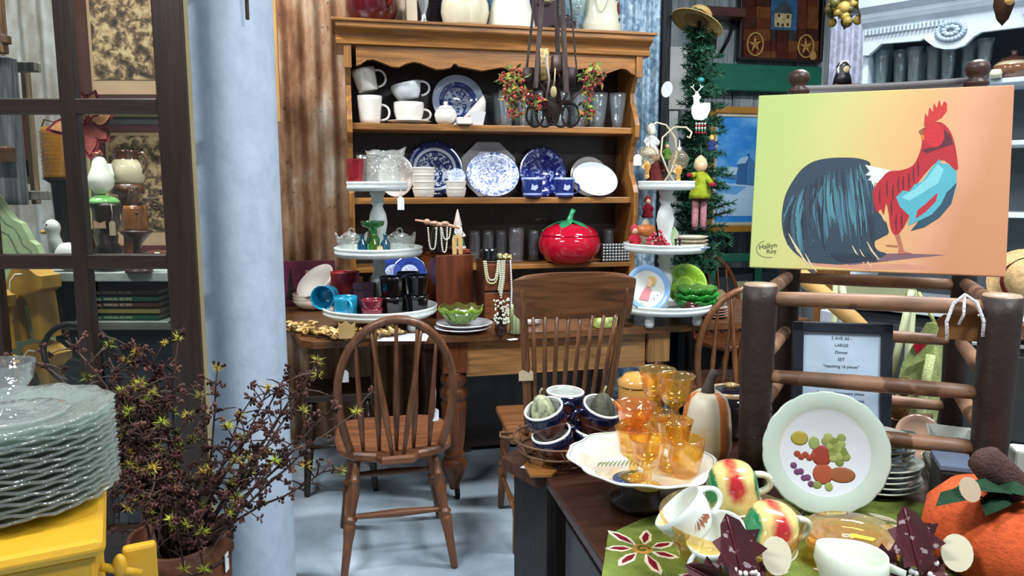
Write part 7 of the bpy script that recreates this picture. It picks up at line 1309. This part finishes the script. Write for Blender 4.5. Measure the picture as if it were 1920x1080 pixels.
# ---------------------------------------------------------------- christmas tree with ornaments
TDp = 4.38; tx = XW(1304, TDp, 250); t = T('christmas_tree', 'slim artificial christmas tree beside the corrugated wall', 'tree', (tx, TDp, 0)); ztop = P(1288, 40, TDp).z
m = MB(S('#3a2418')); m.tube([(0, 0, 0), (0, 0, ztop)], [.03, .01], 10); m.build('trunk', 'bark', t); rn = random.Random(13)
m = MB(S('#3a2418'))
for a in range(3): m.tube([(0, 0, .12), (.16 * cos(a * 2.1), .16 * sin(a * 2.1), .011)], .012, 6)
m.build('stand_foot', 'iron', t)['kind'] = 'stuff'
for k in range(260):
    z = .85 + (ztop - .88) * (k / 260) ** .95; L_ = .23 * (1 - .45 * k / 260) * rn.uniform(.45, 1.1); a = k * 2.4 + rn.uniform(-.3, .3); L_ *= .6 if cos(a) < -.3 else 1; d = Vector((cos(a), sin(a), rn.uniform(-.15, .35))); p0 = Vector((0, 0, z)); m = MB(S('#2c2a1c')); m.tube([p0, p0 + d * L_], [.004, .002], 4); n = int(L_ / .006)
    for i in range(n):
        u = (i + 1) / n; c_ = p0 + d * (L_ * u)
        m.col = S(rn.choice(['#1c4034', '#285744', '#33694e', '#183830', '#44785c']))
        for s_ in range(3):
            dd = (d * .6 + Vector((rn.uniform(-1, 1), rn.uniform(-1, 1), rn.uniform(-1, 1)))).normalized(); w = dd.orthogonal().normalized() * .0048; m.tri([c_ + w, c_ - w, c_ + dd * .042])
    m.build('bough', 'foliage', t)
t = T('straw_hat', 'tilted straw hat with plaid ribbon on top of the christmas tree', 'hat', P(1306, 44, TDp - .06), 0, rot=(R(-10), R(24), 0)); t.scale = (.9,) * 3; m = MB(S('#c2a56a')); m.lathe([(.165, -.004), (.168, .0), (.10, .012), (.075, .016), (.07, .08), (.05, .10), (0, .105)], 36); m.build('straw', 'burlap', t); m = MB(S('#6a1420')); m.lathe([(.0775, .014), (.0735, .055)], 36); m.build('plaid_band', 'fabric', t); m = MB(S('#2f4a34'))
for k in range(14): a = rn.uniform(-2.6, -1.0); m.ell((.085 * cos(a), .085 * sin(a), .02 + rn.uniform(0, .03)), (.016, .006, .008), 6, 4)
m.build('holly_sprig', 'foliage', t)['kind'] = 'stuff'
def tp(px, py, dy=-.22): return P(px, py, TDp + dy)
t = T('reindeer_ornament', 'white flat reindeer ornament with antlers on the tree', 'ornament', tp(1313, 224), 0); m = MB(S('#d6d8d6')); o = [(-.035, 0), (-.05, .03), (-.052, .065), (-.04, .085), (-.042, .115), (-.05, .125), (-.036, .13), (-.03, .15), (-.02, .15), (-.01, .128), (0, .12), (-.012, .10), (-.004, .085), (.02, .09), (.05, .088), (.052, .05), (.035, .01), (.01, -.005)]; m.prism(o, .006, Rx(90)); m.build('body', 'matte', t)
for s_ in (-1, 1): m = MB(S('#d6d8d6')); m.tube([(-.025 + .006 * s_, -.003, .145), (-.025 + .022 * s_, -.003, .168), (-.025 + .034 * s_, -.003, .175)], .004, 5); m.tube([(-.025 + .022 * s_, -.003, .168), (-.025 + .018 * s_, -.003, .185)], .0035, 5); m.build('antler', 'matte', t)
m = MB(S('#c9cdd0')); m.prism(circ(.03, 20, 1.45), .008, Rx(88) @ Rz(-12)); m.thing('oval_ornament', 'pale oval disc ornament hanging on the tree', 'ornament', 'satin', tp(1250, 168), 0)
m = MB(S('#3f9a94')); m.ell((0, 0, 0), (.02, .016, .015), 12, 8); m.thing('teal_bauble', 'small teal bauble above the reindeer ornament', 'ornament', 'gloss', tp(1314, 150), 0)
t = T('bead_tassel', 'red, white and green bead tassel under the reindeer ornament', 'ornament', tp(1314, 232), 0)
for x in (-.024, -.008, .008, .024):
    for k in range(5): m = MB(S(['#cfcfc8', '#a31e2c', '#cfcfc8', '#2f6a4c', '#a31e2c'][k])); m.ell((x, 0, -.012 * k), .0068, 8, 6); m.build('bead', 'gloss', t)
def hangdoll(lab, px, py, h, coat, hat, face='#d9b08c', legs=None, out=None, legc='#b07a80', dy=-.24):
    t = doll(lab, tp(px, py, dy), h, coat, hat, face, 0, 'doll', out is None, name='doll_ornament')
    if legs:
        for s_ in (-1, 1): m = MB(S(legc)); m.tube([(s_ * .09 * h, 0, .05 * h), (s_ * .10 * h, 0, -legs * .85), (s_ * .10 * h, -.01, -legs)], [.085 * h, .08 * h, .07 * h], 8); lg = m.build('leg', 'fabric', t); m = MB(S('#17161a')); m.ell((s_ * .10 * h, -.012, -legs - .008), (.08 * h, .11 * h, .06 * h), 8, 6); m.build('boot', 'satin', lg)
    if out:
        for x in (-1, 1): m = MB(S(coat)); m.tube([(x * .1 * h, 0, .55 * h), (-.28 * h if x < 0 else .2 * h, -.06, .54 * h if x < 0 else .35 * h), ], [.07 * h, .06 * h], 8); ar = m.build('arm', 'fabric', t); m = MB(S('#a3243c')); m.ell((-.33 * h if x < 0 else .22 * h, -.07, .54 * h if x < 0 else .32 * h), (.075 * h, .05 * h, .055 * h), 8, 6); m.build('mitten', 'fabric', ar)
    m = MB(S('#8a8a80')); m.tube([(0, 0, 1.0 * h), (0, .01, 1.0 * h + .05)], .0012, 4); m.build('cord', 'matte', t); return t
hangdoll('long-legged cloth doll in lime jacket hanging on the tree', 1312, 372, .23, '#9aa82c', '#cfc29a', legs=.16, out=True, dy=-.28); hangdoll('yellow and blue mini doll hanging at the tree\'s edge', 1334, 282, .085, '#2f3f7a', '#c9a83c'); hangdoll('brown plaid doll hanging behind the amber globe', 1228, 345, .20, '#6a3030', '#b06a5a', dy=-.17); hangdoll('red-coated doll hanging below the stand\'s top tray', 1214, 408, .12, '#7a1c26', '#8a2a34'); hangdoll('white snowman doll hanging behind the cream hook', 1220, 292, .17, '#cfd2cc', '#c9ccc6', '#d9d9d2', dy=-.31); hangdoll('green elf doll hanging behind the wire hook', 1250, 300, .10, '#5f8a3a', '#3f7a4a', dy=-.22)
# white board and curtain behind
m = MB(S('#c9ccc8')); a = P(1232, 205, 5.25); b_ = P(1300, 88, 5.25); m.box(((a.x + b_.x) / 2, 5.25, (a.z + b_.z) / 2), (b_.x - a.x, .02, b_.z - a.z)); m.box(((a.x + b_.x) / 2, 5.275, a.z / 2), (.06, .03, a.z)); m.thing('white_sign_board', 'white board on a post behind the christmas tree', 'board', 'paint', (0, 0, 0))
t = T('white_curtain', 'pale lavender curtain hanging by the white hutch', 'curtain', (0, 0, 0)); m = MB(S('#b9bdd0')); vs = []; n = 40; y = 4.25
for i in range(n + 1):
    x = XW(1556, y, 100) + (XW(1632, y, 100) - XW(1556, y, 100)) * i / n; vs += [(x, y + .02 * sin(i * 1.1), P(0, 30, y).z), (x, y + .025 * sin(i * 1.1 + .3), .004)]
m.add(vs, [(2 * i, 2 * i + 1, 2 * i + 3, 2 * i + 2) for i in range(n)], True); m.build('drape', 'fabric', t); m = MB(S('#4a4a50')); m.tube([(XW(1550, y), y, P(0, 28, y).z), (XW(1640, y), y, P(0, 28, y).z)], .01, 8); m.build('rod', 'iron', t)
zc_ = P(1580, 158, 3.85).z; m = MB(S('#a8713c')); m.box((XW(1600, 3.85, 150) - .02, 3.88, zc_ / 2), (.16, .12, zc_), bev=.004); m.thing('tan_post_cabinet', 'narrow tan wooden cabinet beside the white hutch', 'cabinet', 'woodz', (0, 0, 0))
t = T('nun_figurine', 'small black and white robed figurine on the tan cabinet', 'figurine', (XW(1581, 3.83, 150), 3.84, zc_ + .001)); m = MB(S('#15151a')); m.lathe([(0, 0), (.045, 0), (.04, .03), (.028, .06), (.032, .085), (.018, .105), (0, .11)], 18); m.build('robe', 'satin', t); m = MB(S('#c9b48a')); m.ell((.006, -.022, .066), (.018, .014, .022), 12, 8); m.build('face', 'satin', t); m = MB(S('#dcdcd8')); m.tube([(-.02, -.012, .03), (-.03, -.012, .07), (-.012, -.012, .105), (.014, -.012, .108), (.03, -.012, .075)], .006, 6); m.build('veil_edge', 'satin', t)
# gilt fruit garland
t = T('gilt_fruit_garland', 'gold and olive fruit garland hanging by the white hutch', 'garland', P(1590, 20, 3.76)); rn = random.Random(8); m = MB(S('#3a3a20')); m.tube([(0, .03, -.08), (0, .03, 3.39 - P(1590, 20, 3.76).z)], .006, 6); m.build('cord', 'matte', t)
for k in range(46): p = Vector((rn.uniform(-.10, .10), rn.uniform(-.05, .05), rn.uniform(-.07, .12))); m = MB(S(rn.choice(['#8a7430', '#a38a3e', '#5f5a2c', '#b59a52', '#4a4424']))); m.ell(p, rn.choice([.022, .028, .018]), 12, 8); m.build('gilt_fruit', 'satin', t)
t = T('gilt_tassel', 'dark tassel with gold fruit hanging on the white hutch', 'tassel', P(1882, 10, 2.92)); m = MB(S('#3a2418')); m.lathe([(0, -.075), (.02, -.05), (.035, 0), (.03, .08), (0, .1)], 16); m.build('body', 'fabric', t); m = MB(S('#b08a42')); m.ell((-.0, -.03, .01), .018, 12, 8); m.build('gold_fruit', 'satin', t)
# ---------------------------------------------------------------- white hutch set across the corner
HB = P(1618, 46, 3.5); ha = R(-45); t = T('white_hutch', 'pale blue-white china hutch with carved cornice set across the corner', 'hutch', (HB.x, HB.y, 0), ha); hc_ = S('#b4c2ce'); zc = HB.z
WH_ = 1.25; prof = [(.0, zc - .02), (-.02, zc), (-.03, zc + .02), (-.03, zc + .035), (-.06, zc + .06), (-.065, zc + .10), (.36, zc + .10), (.36, zc - .02)]
m = MB(hc_); m.prism(prof, WH_, Matrix(((0, 0, 1, 0), (1, 0, 0, 0), (0, 1, 0, 0), (0, 0, 0, 1)))); m.build('cornice', 'paint', t)
def hh(px, py): p = PL(px, py, HB, ha); d = p - HB; return d.x * cos(ha) + d.y * sin(ha), p.z
ap = [hh(1618, 104), hh(1628, 104), hh(1652, 82), hh(1725, 76), hh(1732, 72), hh(1738, 78), hh(1752, 88), hh(1770, 92), hh(1790, 91), hh(1808, 85), hh(1826, 68), hh(1840, 60), hh(1920, 50)]
ap = ap + [(WH_, ap[-1][1])]; m = MB(hc_); m.prism([(0, zc - .02)] + ap + [(WH_, zc - .02)], .025, Matrix(((1, 0, 0, 0), (0, 0, -1, .025), (0, 1, 0, 0), (0, 0, 0, 1)))); m.build('apron', 'paint', t)
cx_, cz_ = hh(1783, 58); m = MB(S('#8fa3b4'))
for k in range(22): a = k * 2 * pi / 22; m.ell((cx_ + .05 * cos(a), -.004, cz_ + .034 * sin(a)), (.012, .008, .012), 8, 6)
for k in range(9): m.ell((cx_ + .025 * cos(k * .7), -.006, cz_ + .016 * sin(k * .7)), (.014, .009, .010), 8, 6)
m.build('carved_rosette', 'paint', t)['kind'] = 'stuff'
for k in range(30):
    x = .02 + k * .016 if k < 20 else .62 + (k - 20) * .016; m = MB(S('#a5b5c2')); m.box((x, -.006, zc - .042), (.010, .02, .026), bev=.003); m.build('dentil', 'paint', t)
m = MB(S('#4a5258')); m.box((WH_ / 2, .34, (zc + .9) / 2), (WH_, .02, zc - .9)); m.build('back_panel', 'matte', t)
for x in (.012, WH_ - .012): m = MB(hc_); m.box((x, .19, zc / 2), (.024, .33, zc), bev=.003); m.build('side', 'paint', t)
zs_ = P(1700, 168, 3.5).z; zsl = []
for z, c2 in ((zs_, hc_), (PL(1900, 262, HB, ha).z, S('#c9d2d6')), (PL(1900, 400, HB, ha).z, S('#c9d2d6'))): m = MB(c2); m.box((WH_ / 2, .19, z - .01), (WH_ - .05, .30, .02), bev=.003); m.build('shelf', 'paint', t); zsl.append(z)
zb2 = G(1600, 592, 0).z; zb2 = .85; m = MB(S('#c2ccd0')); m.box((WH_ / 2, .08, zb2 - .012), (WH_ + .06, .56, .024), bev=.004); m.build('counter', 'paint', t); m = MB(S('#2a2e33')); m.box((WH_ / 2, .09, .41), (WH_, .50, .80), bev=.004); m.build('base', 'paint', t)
for k in range(3): m = MB(S('#343a40')); m.box((.22 + k * .4, -.168, .42), (.36, .016, .70), bev=.004); dr = m.build('cupboard_door', 'paint', t); m = MB(S('#8a8a86')); m.ell((.36 + k * .4, -.182, .5), .012, 10, 7); m.build('knob', 'metal', dr)
def hin(x, y, z): return Vector((HB.x + x * cos(ha) - y * sin(ha), HB.y + x * sin(ha) + y * cos(ha), z))
g2 = None
for i in range(9):
    x = .064 + .068 * (i % 7) if i < 7 else .10 + .085 * (i - 7); lab = 'tall fluted clear vase on the white hutch, front row' if i < 7 else 'tall fluted clear vase on the white hutch, back row'
    p = hin(x, .085 + .03 * (i % 2) if i < 7 else .24, zs_ + .001)
    if g2 is None:
        m = MB((.80, .87, .88)); m.lathe([(0, 0), (.026, 0), (.022, .012), (.022, .04), (.027, .13), (.034, .17), (.031, .17), (.024, .13), (.019, .04), (0, .015)], 24, rf=lambda a, r, z: 1 + .05 * abs(sin(5 * a))); g2 = m.thing('fluted_vase', lab, 'vase', 'tumbler', p, 0, 'fluted vases in the hutch')
    else: dup(g2, p, .4 * i, lab)
q = hin(.57, .12, zs_ + .001); t = T('brown_jar', 'squat brown and cream pottery jar with lid in the hutch', 'jar', q, 0); m = MB(S('#6a4630')); m.lathe([(0, 0), (.06, 0), (.076, .03), (.074, .055), (.06, .07), (0, .07)], 28); m.c = [S('#a39a7c') if (i // 28) in (3,) else c for i, c in enumerate(m.c)]; m.build('body', 'gloss', t); m = MB(S('#4a2c1f')); m.lathe([(.058, .07), (.05, .085), (.015, .092), (.012, .105), (.016, .115), (0, .118)], 24); m.build('lid', 'gloss', t)
q = hin(.53, .03, zs_ + .001); t = T('small_button_jar', 'tiny pale jar with dark slot before the squat brown jar', 'jar', q, 0); m = MB(S('#b9b8a0')); m.lathe([(0, 0), (.022, 0), (.024, .02), (.018, .034), (0, .036)], 18); m.build('body', 'gloss', t); m = MB(S('#22201c')); m.box((0, 0, .036), (.018, .004, .003)); m.build('slot', 'matte', t)
q = hin(.95, .10, zs_ + .001); m = MB((.75, .86, .88)); m.lathe([(0, 0), (.03, 0), (.012, .012), (.01, .04), (.05, .06), (.06, .11), (.055, .11), (.04, .06), (0, .05)], 24, rf=lambda a, r, z: 1 + .05 * sin(12 * a)); m.thing('crystal_compote', 'cut crystal compote on the hutch beside the finial post', 'compote', 'pressed', q, 0)
q = hin(.82, .26, zs_ + .001); m = MB(S('#5a4030')); m.lathe(plateprof(.13, .015), 32); m.thing('brown_charger', 'large brown charger plate standing at the back of the hutch', 'plate', 'gloss', q + Vector((0, 0, .128)), 0, rot=(R(80), 0, ha))
q = hin(1.03, .02, zsl[2] - .20); t = T('shop_sign', 'pale blue printed card on the hutch beside the rooster canvas', 'sign', hin(.88, -.02, PL(1895, 500, HB, ha).z), 0, rot=(R(90), 0, ha)); m = MB(S('#a9c9dc')); m.box((.14, .09, 0), (.28, .20, .006)); m.build('card', 'matte', t)
for k, s in enumerate(('ONSVILLE &', 'YCE & NIC')): text(s, .024, t, Tr(.14, .11 - .04 * k, .0045), S('#4a5a68'), 'printed_line')
m = MB(S('#8a8a80')); pz_ = PL(1895, 500, HB, ha).z; m.box((.0, .0, (pz_ - zb2) / 2), (.02, .02, pz_ - zb2)); q = hin(1.02, .0, zb2 + .001); m.thing('sign_post', 'slim grey post holding the pale blue card', 'post', 'satin', (q.x, q.y, zb2 + .001), ha)
q = hin(1.0, .12, zsl[2] + .001); m = MB((.85, .9, .92)); m.lathe([(0, 0), (.05, 0), (.06, .02), (.02, .04), (.08, .08), (.085, .10), (.08, .10), (0, .05)], 28); m.thing('glass_dish', 'clear pressed dish on the hutch\'s middle shelf', 'dish', 'pressed', q, 0)
# ---------------------------------------------------------------- pale green chair with linen bag, boxes behind the ladder-back
gy = 2.55; t = T('green_chair', 'pale green painted folding chair behind the ladder-back chair', 'chair', (0, 0, 0)); gn = S('#a3ab86'); a, b_ = P(1572, 532, gy + .06), P(1715, 545, gy - .04)
m = MB(gn); n = 10; vs = []
for i in range(n + 1):
    p = a.lerp(b_, i / n) + Vector((0, .03 * (1 - (2 * i / n - 1) ** 2), 0))
    for dz in (-.03, .025):
        for dy in (-.008, .008): vs.append((p.x, p.y + dy, p.z + dz))
fs = []
for i in range(n): k = 4 * i; fs += [(k, k + 4, k + 6, k + 2), (k + 1, k + 3, k + 7, k + 5), (k + 2, k + 6, k + 7, k + 3), (k, k + 1, k + 5, k + 4)]
m.add(vs, fs + [(0, 1, 3, 2), (4 * n, 4 * n + 1, 4 * n + 3, 4 * n + 2)]); m.build('top_rail', 'paint', t)
for p in (a, b_): m = MB(gn); m.tube([(p.x, p.y + .012, p.z), (p.x, p.y, .45), (p.x, p.y - .05, .002)], .014, 8); m.build('post', 'paint', t)
m = MB(gn); m.tube([(a.x + .01, a.y, a.z), (a.x + .06, a.y - .1, .7), (a.x + .08, a.y + .3, .007)], .012, 8); m.build('brace', 'paint', t); m = MB(gn); m.tube([(b_.x - .01, b_.y, b_.z), (b_.x - .08, b_.y - .05, .75), (b_.x - .1, b_.y + .35, .007)], .012, 8); m.build('brace', 'paint', t)
m = MB(gn); m.box(((a.x + b_.x) / 2, gy + .18, .45), (b_.x - a.x, .36, .02), bev=.004); m.build('seat', 'paint', t)
t = T('linen_bag', 'pale green linen bag with red label hanging on the green chair', 'bag', (0, 0, 0)); lg = S('#aeb878'); by = 2.34
def bgp(px, py, dy=0): return P(px, py, by + dy)
rows = [[(1738, 605), (1752, 603), (1765, 606)], [(1715, 640), (1740, 635), (1768, 640)], [(1688, 690), (1735, 675), (1766, 690)], [(1682, 760), (1725, 745), (1762, 760)], [(1680, 830), (1722, 822), (1748, 830)], [(1678, 880), (1718, 885), (1742, 880)]]
vs = []; n = len(rows)
for side in (-.05, .05):
    for r_ in rows:
        for j, (px, py) in enumerate(r_): vs.append(bgp(px, py, side * (1.2 if j == 1 else .1)))
fs = []
for s_ in range(2):
    o_ = s_ * n * 3
    for i in range(n - 1):
        for j in range(2): k = o_ + 3 * i + j; fs.append((k, k + 1, k + 4, k + 3))
m = MB(lg); m.add(vs, fs, True); m.build('body', 'fabric', t)
m = MB(S('#98a566')); m.add([bgp(1738, 604, -.07), bgp(1760, 610, -.07), bgp(1748, 668, -.08), bgp(1700, 690, -.075), bgp(1684, 712, -.07), bgp(1692, 680, -.07)], [(0, 1, 2, 3, 4, 5)]); m.build('flap', 'fabric', t); m = MB(S('#c2cc90')); m.tube([bgp(1745, 665, -.08), bgp(1735, 720, -.085), bgp(1722, 800, -.085), bgp(1716, 870, -.08)], .014, 7); m.build('fold', 'fabric', t); m = MB(S('#a31e2c')); m.add([bgp(1712, 648, -.085), bgp(1737, 624, -.085), bgp(1744, 640, -.085), bgp(1720, 664, -.085)], [(0, 1, 2, 3)]); m.build('red_label', 'fabric', t); m = MB(lg); m.tube([bgp(1752, 605, -.0), P(1745, 590, by + .02), P(1722, 548, by + .06)], .006, 6); m.build('strap', 'fabric', t)
def qbox(name, lab, cat, px, py, D, sz_, col, mat, rz=0, z=None, floor=True):
    p = P(px, py, D); m = MB(S(col)); h = p.z if floor else sz_[2]; m.box((0, 0, (h / 2 if floor else 0)), (sz_[0], sz_[1], h), bev=.005); m.thing(name, lab, cat, mat, (p.x, D, 0 if floor else p.z), rz)
t = T('filing_cabinet', 'dark grey filing cabinet behind the ladder-back chair', 'cabinet', (P(1895, 640, 2.25).x, 2.3, 0), R(-25)); hz_ = P(1880, 655, 2.25).z; m = MB(S('#2f312e')); m.box((0, .12, hz_ / 2), (.30, .26, hz_), bev=.004); m.build('carcass', 'satin', t); m = MB(S('#a3a69c')); m.box((0, -.012, hz_ + .004), (.31, .02, .008)); m.build('edge_strip', 'satin', t)
for k in range(2): m = MB(S('#3a3c38')); m.box((0, -.016, hz_ - .16 - .3 * k), (.27, .014, .27), bev=.003); m.build('drawer', 'satin', t)
qbox('white_bin', 'white metal bin behind the framed notice', 'bin', 1572, 582, 3.05, (.10, .10, .1), '#aeb8c4', 'satin', R(20)); 
p = P(1545, 560, 2.50); t = T('cardboard_tube', 'tan cardboard tube with twine leaning behind the chair', 'tube', (0, 0, 0)); m = MB(S('#b08a4e')); m.tube([P(1500, 515, 2.6), P(1600, 600, 2.45), P(1650, 650, 2.40), Vector((P(1650, 650, 2.4).x + .1, 2.36, .006))], .028, 14); m.build('tube', 'matte', t); m = MB(S('#6a5a3a')); c_ = P(1520, 535, 2.57); m.tube([c_ + Vector((.032 * cos(x), .03 * sin(x), .02 * sin(x))) for x in [i * pi / 6 for i in range(12)]], .004, 5, closed=True); m.build('twine', 'matte', t)
qbox('cardboard_box', 'brown cardboard box behind the kraft tag', 'box', 1850, 600, 2.72, (.24, .12, .1), '#6a4a2c', 'matte', R(-25))
p = Vector((P(1900, 860, 1.50).x, 1.50, DZ + .001)); m = MB(S('#ccd6cc')); hk_ = P(1900, 838, 1.5).z - DZ; m.box((.02, 0, hk_ / 2), (.05, .05, hk_), bev=.006); m.thing('white_candle_block', 'square white candle behind the fabric pumpkin', 'candle', 'satin', p, R(-20))
t = T('wood_bowl', 'small wooden bowl with carved figure behind the plate pile', 'bowl', Vector((P(1682, 815, 1.85).x, 1.85, DZ + .001)), 0); hb = max(.06, P(1682, 800, 1.85).z - DZ); m = MB(S('#5a3a22')); m.lathe([(0, 0), (.03, 0), (.03, hb - .04), (.05, hb), (.046, hb), (.03, hb - .03), (0, hb - .032)], 20); m.build('bowl', 'woodz', t); m = MB(S('#8a6a2c')); m.ell((-.0, 0, hb + .02), (.026, .024, .035), 12, 8); m.tube([(0, 0, hb + .04), (.02, 0, hb + .075), (.014, 0, hb + .10)], [.012, .010, .006], 8); m.build('carved_figure', 'speckle', t)

q = P(1925, 530, 2.34); m = MB(S('#5a3c24')); m.lathe([(0, 0), (.05, 0), (.05, .012), (.014, .02), (.014, q.z - hz_ - .05), (.03, q.z - hz_ - .03), (0, q.z - hz_ - .02)], 18); m.thing('hat_stand', 'small turned wooden hat stand on the filing cabinet', 'hat stand', 'woodz', (q.x, q.y + .03, hz_ + .009), 0)
